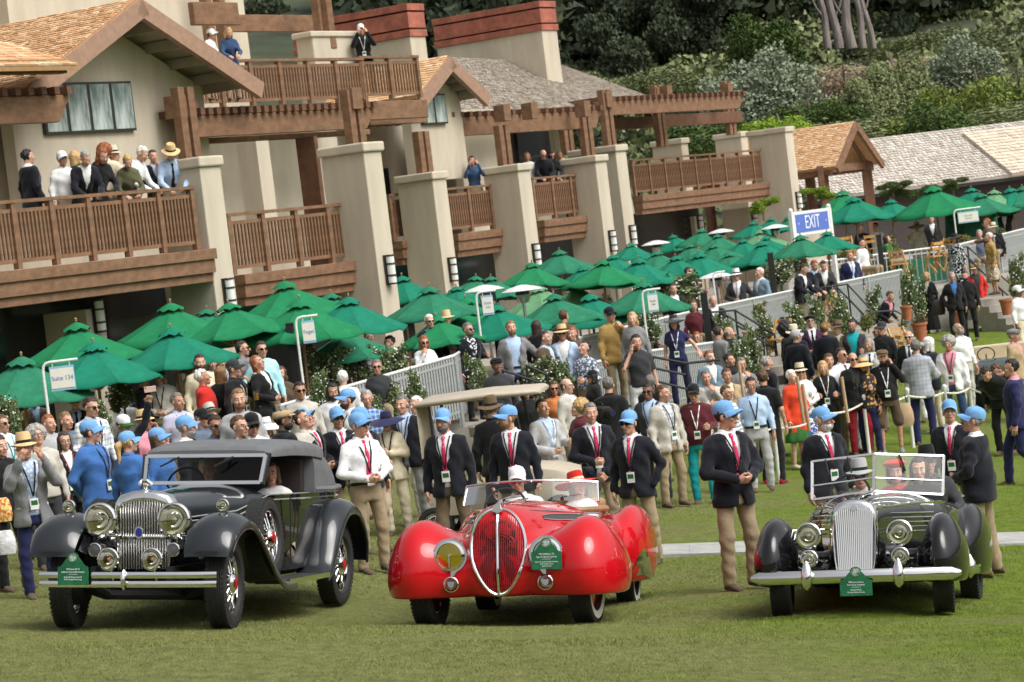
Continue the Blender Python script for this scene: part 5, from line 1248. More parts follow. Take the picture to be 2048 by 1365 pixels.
    if hasV:
        def shf(X, Y, Z): return torso_fn(X, Y, Z, prof, .012, .9, 1.49)
        V, Q = sdf_mesh(shf, (-.26, -.26, .84), (.26, .2, 1.56), vx*1.1, 1); link('shirt', make_mesh('shirt', pose(V), Q), cloth(sc_), e); inner = .012
    # collar
    col = sc_ if hasV else (tc if top in ('shirt', 'tee', 'jacket', 'coat') else None)
    if col and s > 75:
        mb = MB(); S = []
        for zc, rr in ((1.452, .078), (1.475, .073), (1.512, .064), (1.505, .072), (1.478, .086)):
            S.append([(rr*math.sin(a)*.98, .012+rr*.86*-math.cos(a)-(.012 if abs(a) < .01 else 0), zc-(.028*math.exp(-(a/.45)**2)) + .012*(1-math.cos(a))/2) for a in np.linspace(-math.pi, math.pi, 21)[:-1]])
        mb.grid(np.array(S), cv=True, flip=True); Vc = np.concatenate(mb.V); link('collar', make_mesh('collar', pose(Vc), mb.F), cloth(col), e)
    if tie:
        mb = MB(); L_ = []; zt = [1.472, 1.445, 1.43, 1.33, 1.2, 1.07, 1.0, .975]; wt = [.017, .023, .013, .022, .030, .037, .042, .004]
        zlo = 0 if (not hasV or open_ > .02) else Vz-.02
        for zz, w_ in zip(zt, wt):
            zz = max(zz, zlo)
            y = front_y(zz, prof, inner)-.012; L_.append([(-w_, y+.004, zz), (-w_*.3, y-.005, zz), (w_*.3, y-.005, zz), (w_, y+.004, zz), (w_*.8, y+.02, zz), (-w_*.8, y+.02, zz)])
        mb.loft(L_, caps=True, flip=True); link('tie', make_mesh('tie', pose(np.concatenate(mb.V)), mb.F), cloth(tie), e)
    if lan:
        mb = MB(); o2 = off if not (hasV and open_ > .03) else inner; zb = 1.03
        for sx in (-1, 1):
            pts = [(sx*.066, .03, 1.505), (sx*.072, front_y(1.45, prof, off, .07)-.008, 1.45)]
            for t in (.33, .66, 1.):
                zz = 1.45+(zb+.08-1.45)*t; x = sx*.072*(1-t); pts.append((x, front_y(zz, prof, off+.012, x)-.006, zz))
            for i in range(len(pts)-1): mb.bar(pts[i], pts[i+1], .016, .004, up=(0, -1, 0) if i else (0, 0, 1))
        link('lanyard', make_mesh('lanyard', pose(np.concatenate(mb.V)), mb.F), cloth(lan), e)
        if badge:
            y = front_y(zb, prof, off+.012)-.014; mb = MB(); mb.box((0, y, zb), (.09, .004, .12)); mb.box((0, y-.003, zb+.012), (.07, .002, .05), m=1)
            Vb = np.concatenate(mb.V); link('badge', make_mesh('badge', pose(Vb), mb.F, mb.I, smooth=False), [cloth('white'), cloth('green')], e)
    if belt:
        mb = MB(); S = []
        for zz, o_ in ((.985, .018), (.985, .026), (1.02, .026), (1.02, .018)):
            A = np.interp(zz, prof[0], prof[1])+o_; Bq = np.interp(zz, prof[0], prof[2])+o_; S.append([(A*math.cos(a), Bq*math.sin(a)-.008, zz) for a in np.arange(24)*math.pi/12])
        mb.grid(np.array(S), cu=True, cv=True); link('belt', make_mesh('belt', pose(np.concatenate(mb.V)), mb.F), cloth(belt), e)
    # head things: transform of head space
    HM = Matrix([list(HR[i])+[0] for i in range(3)]+[[0, 0, 0, 1]]); HM = tr(*hc0)@tr(*piv)@HM@tr(*(-piv))
    if lean:
        HM = tr(0, 0, .95)@Matrix.Rotation(lean, 4, 'X')@tr(0, 0, -.95)@HM
    if zsh: HM = tr(0, 0, zsh)@HM
    if hair and hair != 'none': link('hair', HAIR[hair], HAIRM[hc], e, HM)
    if beard: link('beard', BEARD, HAIRM[beard], e, HM)
    if hat:
        a_, b_ = HATS[hat]; hm = HM@tr(0, .004, .014 if hat == 'cap' else .008)@Matrix.Rotation(R_(tilt-(7 if hat == 'cap' else 4)), 4, 'X')
        o = link('hat' if hat not in ('cap', 'flat', 'beret') else 'cap', a_, cloth(htc), e, hm); link('visor' if hat in ('cap', 'flat') else 'hat_band', b_, cloth(hb or (htc if hat in ('cap', 'flat', 'beret') else 'black')), o)
    if shades: link('sunglasses', SHADES, SHADEM, e, HM)
    elif specs: link('glasses', SPECS, SPECM, e, HM)
    return e
PLOG = []
mb = MB(); S = []
for y, w_, hh in ((.075, .026, .05), (.06, .034, .085), (.0, .040, .105), (-.06, .040, .075), (-.12, .046, .055), (-.17, .042, .045), (-.20, .02, .03)):
    S.append([(w_*math.cos(a)*.95, y, max(0, hh*.5+hh*.5*math.sin(a))) for a in np.arange(10)*2*math.pi/10])
mb.loft(S, flip=False); SHOE = mb.mesh('shoe', True, 60)
NV = dict(sc_='white', tie='tie/dots', lan='black', tc='navy', bc='khaki')
def O(px, py, s, label, **k):
    d = dict(NV); d.update(hat='cap', htc='capblue', group='officials in navy blazers and light blue caps'); d.update(k)
    if d.get('top') == 'shirt': d.pop('sc_', None)
    return person(px, py, s, label, **d)
def C(px, py, s, label, **k):
    k.setdefault('group', 'crowd standing on the lawn'); return person(px, py, s, label, **k)
def T(px, py, s, label, **k):
    k.setdefault('group', 'guests on the terrace'); k.setdefault('base', tz); return person(px, py, s, label, **k)
def Bq(px, py, s, label, rl, **k):
    # stand behind the railing line rl = (start point, floor drop, setback override)
    P, dz, back = rl; k.setdefault('group', 'people on the lodge balconies'); ln = k.get('lean', 0)
    b = back if back is not None else (.42 if ln else 1.0)
    Q = P-Nv*b; Q = Q+Dv*along(Q, Dv, px); s2 = proj(Q)[2]; T_ = W(px, py, s2); zf = P[2]-dz
    hh = (T_[2]-zf)/(1-.45*(1-math.cos(ln))) - (.05 if k.get('hat') else 0)
    k['h'] = float(np.clip(hh, 1.35, 1.95))
    return person(px, py, s2, label, z=zf, **k)
F = dict(female=1, h=1.66)
# ---- officials
O(713, 826, 177, 'official in white shirt sleeves, pink tie and light blue cap, beside the grey car', top='shirt', tc='white', hc='grey', shades=1, arms=('clasp', 'clasp'), face=25, turn=25, belt='black', h=1.8)
O(718, 816, 170, 'official in blue cap half hidden behind the white-shirted one', hc='dark', face=40, turn=40, arms=('side', 'side'))
O(670, 801, 170, 'official with mirrored red sunglasses and blue cap, finger pointing', hc='dark', shades=1, face=15, arms=('clasp', 'side'), skin='tan')
O(611, 807, 171, 'white-haired official in blue cap looking down at the grey car roof', hc='white', face=55, nod=22, turn=10, arms=('clasp', 'clasp'))
O(693, 779, 156, 'bearded man in blue cap turned left behind the officials', top='shirt', tc='white', hc='dark', beard='dark', face=-55, turn=-20, tie=None)
O(367, 824, 170, 'bearded official in blue cap in profile above the grey car roof', hc='grey', face=75, turn=10, beard='grey', tie=None, lan=None)
O(881, 800, 180, 'bearded official in blue cap facing us behind the red fender', hc='grey', beard='salt', bc='tweed', face=-15, turn=-5, open_=.05, vbot=.8, arms=('side', 'side'), h=1.83, belt='black')
O(1014, 803, 175, 'bearded official in blue cap looking left behind the windscreen of the red car', hc='light', beard='light', face=-10, turn=-60, open_=.05, vbot=.8, h=1.85)
O(1177, 792, 166, 'bare-headed grey-haired official with gold name badge holding a camera', hat=None, hc='salt', open_=.05, vbot=.8, arms=('clasp', 'low'), face=10, h=1.83, skin='fair')
O(1256, 822, 178, 'official in sunglasses and blue cap, hand in pocket, right of the red car', hc='dark', shades=1, face=-20, turn=-10, arms=('side', 'pocket'), h=1.82)
O(1443, 789, 199, 'tall official in blue cap with clasped hands standing alone between two cars', hc='dark', shades=1, face=30, turn=38, arms=('clasp', 'clasp'), badge=False, h=1.88, wide=1.2)
O(1643, 837, 172, 'white-bearded official in blue cap left of the black car windscreen', hc='white', beard='white', face=25, turn=40)
O(1898, 817, 163, 'young official in blue cap facing us right of the black car', hc='dark', face=-15, turn=15, nod=8)
O(1941, 816, 188, 'stout official in blue cap seen from the side, leaning to the black car', hc='grey', face=-105, turn=10, nod=10, belly=.05, arms=('clasp', 'clasp'), tie=None, lan=None, h=1.82)
# ---- left crowd
C(2, 831, 150, 'man in white shirt with green lanyard cut by the left edge', top='shirt', tc='white', lan='teal', shades=1, face=40, bc='char', hc='brown')
C(45, 866, 177, 'man in straw hat and grey blazer photographing with a phone', sc_='lblue/print', tc='grey', bc='indigo', hat='fedora', htc='straw', hc='salt', arms=('photo', 'photo'), open_=.08, vbot=.8, lan='black', belt='white', face=10, h=1.75, skin='tan')
C(72, 847, 164, 'elderly man in pale grey cardigan behind the phone photographer', top='sweater', tc='greige', bc='char', hair='curly', hc='grey', face=15, nod=15, specs=1, h=1.78)
C(63, 772, 132, 'bald man in brown tweed blazer under the Suite 134 sign', sc_='lblue', tc='tweed', bc='khaki', hair='bald', hc='grey', specs=1, nod=-12, face=10, lan='slate')
C(94, 826, 152, 'young man with short auburn hair squinting to the right', top='shirt', tc='lgrey', hc='red', face=25, turn=15, bc='char')
C(126, 863, 165, 'dark long-haired woman in glasses and black cardigan', **F, top='jacket', tc='black', sc_='white', bc='black', hair='long', hc='dark', specs=1, face=15, lan='wine')
C(126, 802, 150, 'man with curly light brown hair and dark pullover', top='sweater', tc='slate', hc='light', face=25, turn=15, bc='char')
C(147, 786, 131, 'man in black cap and dark suit behind the curly-haired one', sc_='lblue', tc='black', hat='cap', htc='black', shades=1, bc='black', tie='navy')
C(177, 795, 160, 'tall man in mirrored sunglasses and pale checked shirt', top='shirt', tc='white/check', hc='dark', shades=1, face=30, turn=10, nod=-8, lan='black', bc='indigo', h=1.86)
C(177, 841, 180, 'steward in light blue cap and bright blue windbreaker, hands behind back', top='coat', tc='blue', hat='cap', hc='brown', face=55, turn=30, arms=('back', 'back'), lan='black', bc='indigo', specs=1, h=1.82)
C(252, 864, 172, 'ponytailed steward in light blue cap and blue windbreaker, back turned', **F, top='jacket', tc='blue', hat='cap', hair='tail', hc='blond', face=150, turn=-35, bc='indigo')
C(313, 857, 172, 'woman in light blue cap with pearl earring left of the grey car roof', **F, top='jacket', tc='blue', hat='cap', hair='bob', hc='brown', face=55, turn=15)
C(240, 820, 156, 'man in white cap raising a phone high over the crowd', top='jacket', tc='navy', hat='cap', htc='white', hb='green', arms=('side', 'up'), face=40, nod=-15, skin='olive', hc='black', bc='char')
C(285, 819, 146, 'man in straw hat and pink shirt talking on the phone', top='shirt', tc='pink', hat='fedora', htc='straw', arms=('side', 'ear'), face=50, skin='tan', hc='grey')
C(283, 743, 133, 'man in cream cap and navy vest with back half turned', top='jacket', tc='navy', hat='cap', htc='cream', face=70, turn=30, hc='dark', arms=('clasp', 'photo'))
C(316, 737, 133, 'smiling man in pale vest looking down at his phone', top='sweater', tc='greige', hc='light', face=-10, nod=22, arms=('clasp', 'clasp'), lan='black')
C(246, 768, 128, 'grey-haired person in white behind the raised arm', top='shirt', tc='white', hc='grey', hair='bob', face=160, h=1.6)
C(352, 787, 150, 'man with cropped dark hair and lavender shirt looking right', top='shirt', tc='lav', hc='salt', face=25, turn=15, skin='tan', lan='black')
C(400, 805, 152, 'man in black cap with sunglasses pushed up on it', top='shirt', tc='slate', hat='cap', htc='black', face=50, hc='grey', shades=1)
C(425, 812, 172, 'heavy dark-haired man in sunglasses and grey-blue polo', top='shirt', tc='slate', hc='dark', shades=1, face=10, turn=10, belly=.04, skin='tan', lan='white', badge=False, nod=-5)
C(404, 739, 142, 'white-haired man in red jacket in profile', top='jacket', tc='red', hair='short', hc='white', face=85, nod=8, skin='tan', h=1.78)
C(418, 785, 148, 'man in pale grey felt hat bending his head', top='jacket', tc='navy', hat='panama', htc='greige', face=20, nod=20, hc='grey')
C(398, 710, 134, 'dark curly-bearded young man in cream coat', top='jacket', tc='cream', hc='dark', beard='dark', face=10, h=1.8)
C(374, 722, 128, 'person in big straw hat behind the cream coat', top='jacket', tc='tan', hat='wide', htc='straw', face=150, hc='brown', h=1.74)
C(439, 733, 141, 'woman with long wavy blond hair seen from behind', **F, top='jacket', tc='black', hair='wavy', hc='light', face=165, turn=-25)
C(465, 720, 142, 'man in grey cap drinking from a cup', top='shirt', tc='black', hat='cap', htc='char', arms=('side', 'face'), face=60, turn=15, hc='salt', lan='white')
C(482, 683, 131, 'dark-haired man in sunglasses and grey shirt in profile', top='shirt', tc='grey', hc='dark', shades=1, face=60, turn=15)
C(521, 684, 132, 'man in sunglasses and pale aqua sweater', top='sweater', tc='aqua', hc='dark', shades=1, face=20, arms=('pocket', 'side'), bc='khaki', h=1.82)
C(516, 711, 142, 'woman with long auburn hair in black cardigan looking at a phone', **F, top='jacket', tc='black', sc_='white/print', hair='wavy', hc='red', face=60, nod=18, arms=('clasp', 'clasp'))
C(475, 779, 160, 'young man with short beard and pale grey sweater, above the roof', top='sweater', tc='lgrey', hc='light', beard='light', face=5, h=1.82)
C(475, 833, 168, 'young man in glasses and plaid shirt just above the grey roof', top='shirt', tc='olive/check', hc='brown', specs=1, face=25, turn=20)
C(500, 826, 165, 'man in black cap and sunglasses with white polo', top='shirt', tc='white', hat='cap', htc='black', shades=1, face=15, nod=-8, skin='tan', hc='grey')
C(528, 826, 160, 'woman under a white striped wide sun hat', **F, top='blouse', tc='white', hat='huge', htc='white', hb='lgrey', hair='long', hc='brown', face=30)
C(560, 797, 165, 'man in tan leather flat cap and navy jacket, back turned', top='jacket', tc='navy', hat='flat', htc='tan', face=120, turn=-30, skin='brown', hc='black', specs=1, beard='black')
C(598, 765, 147, 'dark-haired man in sunglasses peering over the officials', top='shirt', tc='greige', hc='black', shades=1, face=10, skin='olive', h=1.8)
C(602, 792, 157, 'dark-haired head behind the leather flat cap', top='jacket', tc='greige', hc='dark', face=60, nod=15)
C(662, 767, 146, 'man with long black curly hair and beard in white shirt', top='shirt', tc='white', hair='bob', hc='black', beard='black', face=-10, turn=20, nod=-6, skin='olive')
C(729, 760, 143, 'grey-haired man in glasses and blue checked shirt above the crowd', top='shirt', tc='blue/check', hc='grey', specs=1, face=5, h=1.84)
C(768, 803, 156, 'woman in feathered navy wide hat and cream suit', **F, top='jacket', tc='cream', sc_='cream', bc='cream', hat='huge', htc='indigo', hb='navy', hair='short', hc='brown', shades=1, face=-10, nod=-5, lan='black', arms=('clasp', 'fold'), skin='pale')
C(802, 785, 150, 'grey-haired man in navy blazer and patterned tie behind the cream suit', sc_='lblue', tc='navy', tie='lav/dots', hc='salt', face=-15, turn=-10, lan='black', open_=.05, vbot=.8, bc='lgrey', h=1.84)
C(831, 793, 143, 'white-haired man in grey jacket looking left', top='jacket', sc_='white', tc='grey', hc='white', face=-25, turn=-15, bc='greige')
C(978, 781, 160, 'man in brown felt hat and black suit seen from behind', top='jacket', tc='black', hat='panama', htc='felt', face=170, hc='salt', bc='black', h=1.84)
C(1085, 800, 146, 'dark-haired man in grey jacket and pale blue shirt holding papers', sc_='lblue', tc='lgrey', hc='black', face=30, nod=12, skin='olive', lan='white', open_=.06, vbot=.8, arms=('clasp', 'hold'))
C(1150, 776, 150, 'woman with big curly blond-grey hair in maroon top facing left', **F, top='jacket', tc='maroon', hair='curly', hc='blond', face=-75, nod=10, skin='pale')
C(1215, 753, 137, 'man in black suit with his back turned beside the camera crew', top='jacket', tc='black', hc='salt', face=165, bc='black', h=1.82)
C(1296, 781, 129, 'man in round sunglasses and open navy blazer', sc_='lblue', tc='char', hc='black', shades=1, face=-15, skin='brown', open_=.07, vbot=.8, lan='black', bc='char')
C(1324, 776, 132, 'smiling man in tan blazer and checked shirt', sc_='white/check', tc='greige', hc='brown', face=35, turn=25, open_=.08, vbot=.8, lan='black', bc='khaki', arms=('side', 'side'))
C(1385, 768, 137, 'man in maroon sweater, teal trousers and black cap', top='sweater', tc='maroon', bc='teal', hat='cap', htc='black', specs=1, hc='black', face=-5, nod=-5, skin='tan', arms=('pocket', 'hold'), lan='white', belly=.03, h=1.73)
C(1410, 737, 126, 'man in grey blazer holding his chin', sc_='lgrey', tc='greige', hc='salt', arms=('fold', 'face'), face=10)
C(1452, 738, 125, 'man with combed brown hair and tan jacket right of the chin holder', sc_='cream', tc='tan', hc='brown', face=10, skin='tan')
C(1417, 702, 116, 'smiling man in grey suit behind the chin holder', sc_='white', tc='steel', hc='red', face=25, skin='pale', turn=10)
C(1457, 708, 116, 'dark-haired woman with hair tied back looking right', **F, top='jacket', tc='black', hair='bun', hc='dark', face=50)
C(1481, 716, 118, 'man in glasses and grey jacket holding cardboard', sc_='white', tc='grey', hc='salt', specs=1, face=15, arms=('side', 'face'))
C(1435, 653, 107, 'man in grey suit seen from behind below the central stair', top='jacket', tc='grey', hc='dark', face=130, turn=10, bc='grey', h=1.82)
C(1456, 655, 106, 'bald man in profile with raised pointing finger', top='jacket', tc='navy', hair='bald', hc='grey', face=95, arms=('side', 'photo'), skin='fair')
C(1451, 772, 137, 'person in glasses and zebra-striped top behind the tall official', **F, top='blouse', tc='white/hstripe', hair='short', hc='brown', face=50, specs=1)
C(1500, 753, 136, 'young man in glasses and pale blue shirt with black backpack', top='shirt', tc='lblue', bc='lgrey', hc='black', specs=1, face=5, skin='tan', lan='black', belt='black', h=1.77)
C(1523, 726, 131, 'man in black polo shirt seen from behind', top='tee', tc='black', bc='black', hc='brown', face=160, turn=25, sleeve=.45, beard='brown', shoe='wine', h=1.84)
C(1531, 710, 121, 'grey-haired person in navy with back turned', top='jacket', tc='navy', bc='cream', hair='short', hc='grey', face=120)
C(1581, 741, 123, 'woman with cropped white hair in coral red jacket and green skirt', **F, top='coat', tc='coral', bottom='skirt', bc='green', hair='short', hc='white', face=45, arms=('side', 'clasp'), skin='pale', shoe='cream')
C(1598, 726, 120, 'woman in cream fedora and sunglasses beside the coral jacket', **F, top='blouse', tc='white', bottom='dress', bc='royal/print', hat='fedora', htc='cream', hair='long', hc='blond', shades=1, face=10, arms=('hold', 'clasp'))
C(1644, 723, 122, 'long-haired blond woman in black jacket with champagne glass', **F, top='jacket', tc='black', bc='black', sc_='black', hair='long', hc='blond', face=5, arms=('hold', 'hold'), lan='white')
C(1656, 709, 113, 'young brown-haired man behind the blond woman', top='shirt', tc='white', hc='brown', face=15)
C(1680, 697, 120, 'man in white jacket and white trousers with sunglasses', sc_='white', tc='white', bc='white', hc='dark', shades=1, face=35, turn=15, tie='brown', arms=('side', 'hold'), h=1.84)
C(1704, 706, 118, 'bald man in black jacket and dark red trousers holding champagne', sc_='char', tc='black', bc='wine', hair='bald', hc='dark', shades=1, face=15, arms=('side', 'hold'), h=1.78)
C(1724, 713, 116, 'smiling blond woman under a tan sun hat', **F, top='blouse', tc='char/floral', bc='indigo', hat='sun', htc='straw', hb='brown', hair='long', hc='blond', face=-15, skin='tan')
C(1763, 699, 116, 'heavy man in brown flat cap, black shirt and brown shorts', top='tee', tc='black', bottom='shorts', bc='brown', hat='flat', htc='felt', beard='brown', hc='brown', face=5, nod=-8, arms=('side', 'ear'), belly=.07, lan='white', h=1.8, wide=1.6, shoe='grey')
C(1590, 659, 108, 'man in grey cap and navy blazer seen from behind', top='jacket', tc='navy', hat='cap', htc='lgrey', face=150, turn=-20, hc='grey', bc='indigo')
C(1586, 648, 105, 'man in white panama behind the grey cap', top='jacket', tc='navy', hat='panama', htc='cream', face=160, hc='grey')
C(1572, 640, 104, 'figure with huge fluffy black hair beside the central stair', **F, top='coat', tc='black', bottom='longskirt', bc='black', hair='fluffy', hc='black', face=60)
C(1619, 629, 103, 'wine waiter in black beret and purple waistcoat', top='jacket', tc='purple', sc_='white', tie='black', bc='black', hat='beret', htc='black', hc='dark', shades=1, face=5, nod=15, arms=('clasp', 'clasp'), sleeve=.4)
C(1647, 645, 106, 'person in navy jacket with white emblem on the back', top='jacket', tc='navy', hair='bun', hc='light', face=175, bc='black')
C(1673, 640, 104, 'smiling man in brown trilby and cream scarf', sc_='cream', tc='olive', hat='fedora', htc='felt', face=-30, hc='salt')
C(1702, 637, 106, 'dark-haired man in charcoal blazer over teal shirt with phone', sc_='teal', tc='char', bc='char', hc='black', specs=1, beard='salt', face=-5, arms=('side', 'hold'), open_=.08, vbot=.8, skin='tan', h=1.82)
C(1737, 677, 112, 'grey-haired man in pale grey jacket looking left', sc_='white', tc='lgrey', hc='grey', hair='bob', face=-10, turn=-10, skin='tan', tie='navy')
C(1755, 653, 103, 'woman with long brown hair and sunglasses in profile', **F, top='jacket', tc='black', hair='long', hc='brown', shades=1, face=-60)
C(1762, 645, 104, 'man in dark cap and black jacket behind the long-haired woman', top='jacket', tc='black', hat='cap', htc='char', face=-30, hc='grey')
C(1782, 584, 88, 'woman in navy blazer with pink scarf bending by the stair', **F, top='jacket', tc='navy', bc='tan', hair='short', hc='brown', face=50, lean=.55, nod=15, sc_='pink', arms=('hold', 'hold'))
C(1816, 662, 105, 'white-haired man in sunglasses and black suit', sc_='white', tc='black', bc='white', hc='white', hair='bald', shades=1, face=-10, tie='black')
C(1830, 681, 112, 'large man in pale checked jacket seen from behind', top='jacket', tc='lgrey/check', bc='indigo', hc='salt', face=178, belly=.03, h=1.88, arms=('clasp', 'clasp'))
C(1855, 676, 110, 'man in white cap and navy blazer with baggy cream trousers', top='jacket', tc='navy', bc='cream', hat='cap', htc='white', hc='white', hair='bob', face=-120, turn=10, specs=1, skin='fair', shoe='cream')
C(1895, 671, 112, 'curly-haired man in white blazer over pink shirt and jeans', sc_='pink', tc='white', bc='denim', hair='curly', hc='grey', face=-10, open_=.09, vbot=.8, lan='black', arms=('hold', 'side'), skin='tan', h=1.82)
C(1919, 648, 104, 'man in glasses and white shirt looking down', top='shirt', tc='white', bc='greige', hc='grey', beard='grey', specs=1, face=40, nod=25)
C(1969, 732, 118, 'dark-haired person in black bending down on the lawn', top='jacket', tc='black', bc='black', hc='dark', lean=.8, face=-25, arms=('side', 'side'), h=1.75)
C(1990, 726, 114, 'second bending person in black with phone behind the first', top='jacket', tc='black', bc='black', hc='brown', lean=.75, face=-60, arms=('side', 'hold'), h=1.75)
C(2025, 659, 108, 'man in grey flat cap and tan jacket at the right edge', top='jacket', tc='tan', bc='greige', hat='flat', htc='grey', hc='grey', face=70, sc_='pink')
C(2021, 719, 142, 'dark-haired man in glasses and navy suit walking in from the right edge', sc_='pink', tc='indigo', bc='indigo', hc='black', specs=1, face=-90, turn=5, skin='fair', legs='walk', h=1.84)
C(1852, 545, 77, 'blond woman all in black with a black handbag', **F, top='jacket', tc='black', sc_='greige', bottom='longskirt', bc='black', hair='wavy', hc='blond', face=-20, turn=-10)
C(1903, 545, 78, 'man in blue shirt and black waistcoat by the right stairs', sc_='blue', tc='black', bc='black', hc='grey', specs=1, face=10, arms=('pocket', 'side'))
C(1929, 543, 79, 'dark-bearded man all in black beside the waistcoat', top='jacket', tc='black', bc='black', hc='dark', beard='dark', face=-5)
C(1947, 527, 77, 'man in straw hat and open red jacket', sc_='char', tc='red', bc='tan', hat='panama', htc='straw', hc='grey', face=15, open_=.08, vbot=.8, arms=('side', 'pocket'))
T(1980, 492, 75, 'white-haired woman in gold dress climbing the right stairs', **F, top='blouse', tc='gold', bottom='dress', bc='gold/print', hair='short', hc='white', face=-70, z=.45)
T(1977, 474, 73, 'man in sunglasses and dark sweater reaching for the rail on the right stairs', top='sweater', tc='brown', bc='black', hc='red', shades=1, face=-75, arms=('hold', 'rail'), z=.7)
C(2035, 584, 84, 'man in white cap and white shirt at the right edge', top='shirt', tc='white', bc='cream', hat='cap', htc='white', face=60, turn=10, skin='brown', hc='black')
C(992, 716, 130, 'man in black leather flat cap and dark jacket below the stair', top='jacket', tc='char', hat='flat', htc='black', hc='dark', face=15, skin='brown', nod=5)
C(1048, 753, 132, 'dark-haired woman in sunglasses behind the beige cart roof', **F, top='jacket', tc='black', hair='bob', hc='black', shades=1, face=10, skin='olive')
C(1104, 743, 130, 'woman in sunglasses and orange top behind the beige cart', **F, top='blouse', tc='orange', hair='bob', hc='brown', shades=1, face=5, skin='tan')
C(1130, 750, 133, 'bald man in glasses and beige jacket facing right', top='jacket', tc='greige', sc_='white', hair='bald', hc='brown', specs=1, face=60, skin='pale')
C(1164, 683, 121, 'dark-haired man in blue printed shirt looking down at a camera', top='shirt', tc='slate/print', hc='black', face=-40, nod=20, arms=('hold', 'hold'), skin='fair', h=1.9)
C(1183, 741, 127, 'child in black cap and black-pink jacket facing left', top='jacket', tc='black', hat='cap', htc='black', hair='bob', hc='black', face=-70, skin='tan', h=1.45, female=1)
C(1298, 736, 129, 'man in navy blazer seen from behind below the phone caller', top='jacket', tc='navy', hc='salt', face=160, turn=25)
# ---- terrace guests
T(843, 651, 119, 'woman in white cardigan and sunglasses, hands clasped at the barrier', **F, top='sweater', tc='white', hair='bob', hc='red', shades=1, face=15, nod=-8, arms=('face', 'clasp'))
T(857, 630, 116, 'white-haired man in sunglasses and blue plaid shirt at the barrier', sc_='blue/check', tc='navy', hc='white', shades=1, face=15, turn=5)
T(868, 625, 114, 'man in straw hat half hidden behind the white-haired one', top='shirt', tc='blue', hat='panama', htc='straw', hc='grey', face=15, shades=1, skin='tan')
T(891, 620, 114, 'man in straw boater and pale blue jacket holding papers at the barrier', sc_='white', tc='lblue', hat='panama', htc='straw', hb='lgrey', hc='grey', face=10, arms=('clasp', 'rail'))
T(916, 640, 111, 'woman with light brown hair behind the scarfed man', **F, top='jacket', tc='black', hair='bob', hc='light', face=10)
T(932, 630, 117, 'man in sunglasses, navy jacket and patterned scarf at the barrier end', sc_='black/print', tc='navy', bc='black', hc='salt', beard='salt', shades=1, face=30, turn=15, arms=('side', 'hold'), open_=.05, vbot=.8)
T(1019, 629, 116, 'young man in grey blazer with pale blue shirt gripping the handrail', sc_='lblue', tc='grey', bc='indigo', hc='light', beard='light', face=10, nod=8, open_=.10, vbot=.8, arms=('side', 'out'), h=1.86, belt='black', z=.25)
T(1122, 648, 109, 'man in straw hat and pale blue blazer among the roses', sc_='white', tc='lblue', hat='panama', htc='straw', hc='grey', shades=1, face=-5, skin='tan', open_=.08, vbot=.8)
T(1087, 663, 110, 'dark-haired man in dark suit turned to the straw hat', sc_='lblue', tc='brown', hc='dark', face=60, turn=10)
T(1073, 655, 106, 'woman with long dark hair behind the dark suit', **F, top='jacket', tc='black', hair='long', hc='dark', face=150)
T(1143, 655, 106, 'red-haired man behind the straw hat with blue blazer', top='jacket', tc='brown', hc='red', face=-20)
T(1128, 640, 104, 'brown-haired man in brown jacket seen from behind', top='jacket', tc='brown', hc='brown', face=150)
T(1219, 627, 109, 'man in navy cap and tan jacket drinking from a glass', top='jacket', tc='gold', hat='cap', htc='navy', hc='grey', face=35, arms=('side', 'face'), skin='fair')
T(1265, 639, 110, 'blond woman in grey jacket right of the tan jacket', **F, top='jacket', tc='grey', hair='wavy', hc='blond', face=-5, skin='pale')
T(1272, 681, 119, 'man in dark grey shirt and white trousers talking on a phone', top='tee', tc='char', bc='white', hc='black', face=15, arms=('ear', 'side'), sleeve=.5, z=-.15, h=1.82)
T(1345, 623, 110, 'woman in black wide-brim hat and navy jumpsuit on the stair', **F, top='tee', tc='indigo', bc='indigo', hat='wide', htc='char', hb='grey', hair='wavy', hc='dark', face=-5, sleeve=.3, lan='white', arms=('side', 'out'), z=0.1)
T(1310, 668, 101, 'seated man with hand to his mouth behind the hook sign', top='jacket', tc='navy', hc='black', face=10, skin='brown', arms=('fold', 'face'), legs='sit', snap=False)
T(1392, 664, 101, 'seated woman in glasses behind the low barrier', **F, top='blouse', tc='white', hair='bun', hc='red', specs=1, face=-5, legs='sit', snap=False)
T(1345, 568, 92, 'man in black suit under the dark green umbrella, arms folded', sc_='white', tc='black', bc='black', hc='dark', face=20, arms=('fold', 'fold'))
T(1376, 535, 90, 'man in dark suit gesturing, head under an umbrella', sc_='pink', tc='navy', bc='black', hc='dark', face=70, arms=('side', 'hold'))
T(1470, 527, 89, 'man in white hat, sunglasses and dark suit at the long barrier', sc_='white', tc='char', hat='fedora', htc='white', hc='grey', shades=1, tie='lgrey', face=-10, arms=('clasp', 'pocket'), open_=.06, vbot=.8)
T(1518, 533, 89, 'silver-haired man in blue-grey blazer at the long barrier', sc_='white', tc='steel', hc='white', face=-50, arms=('low', 'low'))
T(1607, 528, 82, 'dark-haired man in navy leaning on the barrier, leftmost of three', top='jacket', tc='navy', hc='dark', face=60, lean=.35, arms=('rail', 'rail'), sc_='white')
T(1628, 521, 81, 'red-haired man in navy leaning on the barrier, middle of three', top='jacket', tc='navy', hc='red', face=40, lean=.3, arms=('rail', 'rail'), sc_='lblue')
T(1646, 524, 80, 'young man in dark jacket leaning on the barrier, rightmost of three', top='jacket', tc='char', hc='dark', face=10, lean=.3, arms=('rail', 'rail'), sc_='white')
T(1698, 503, 79, 'lone man in navy suit and pale blue tie behind the barrier', sc_='white', tc='indigo', tie='lblue', bc='indigo', hc='light', face=20, turn=15)
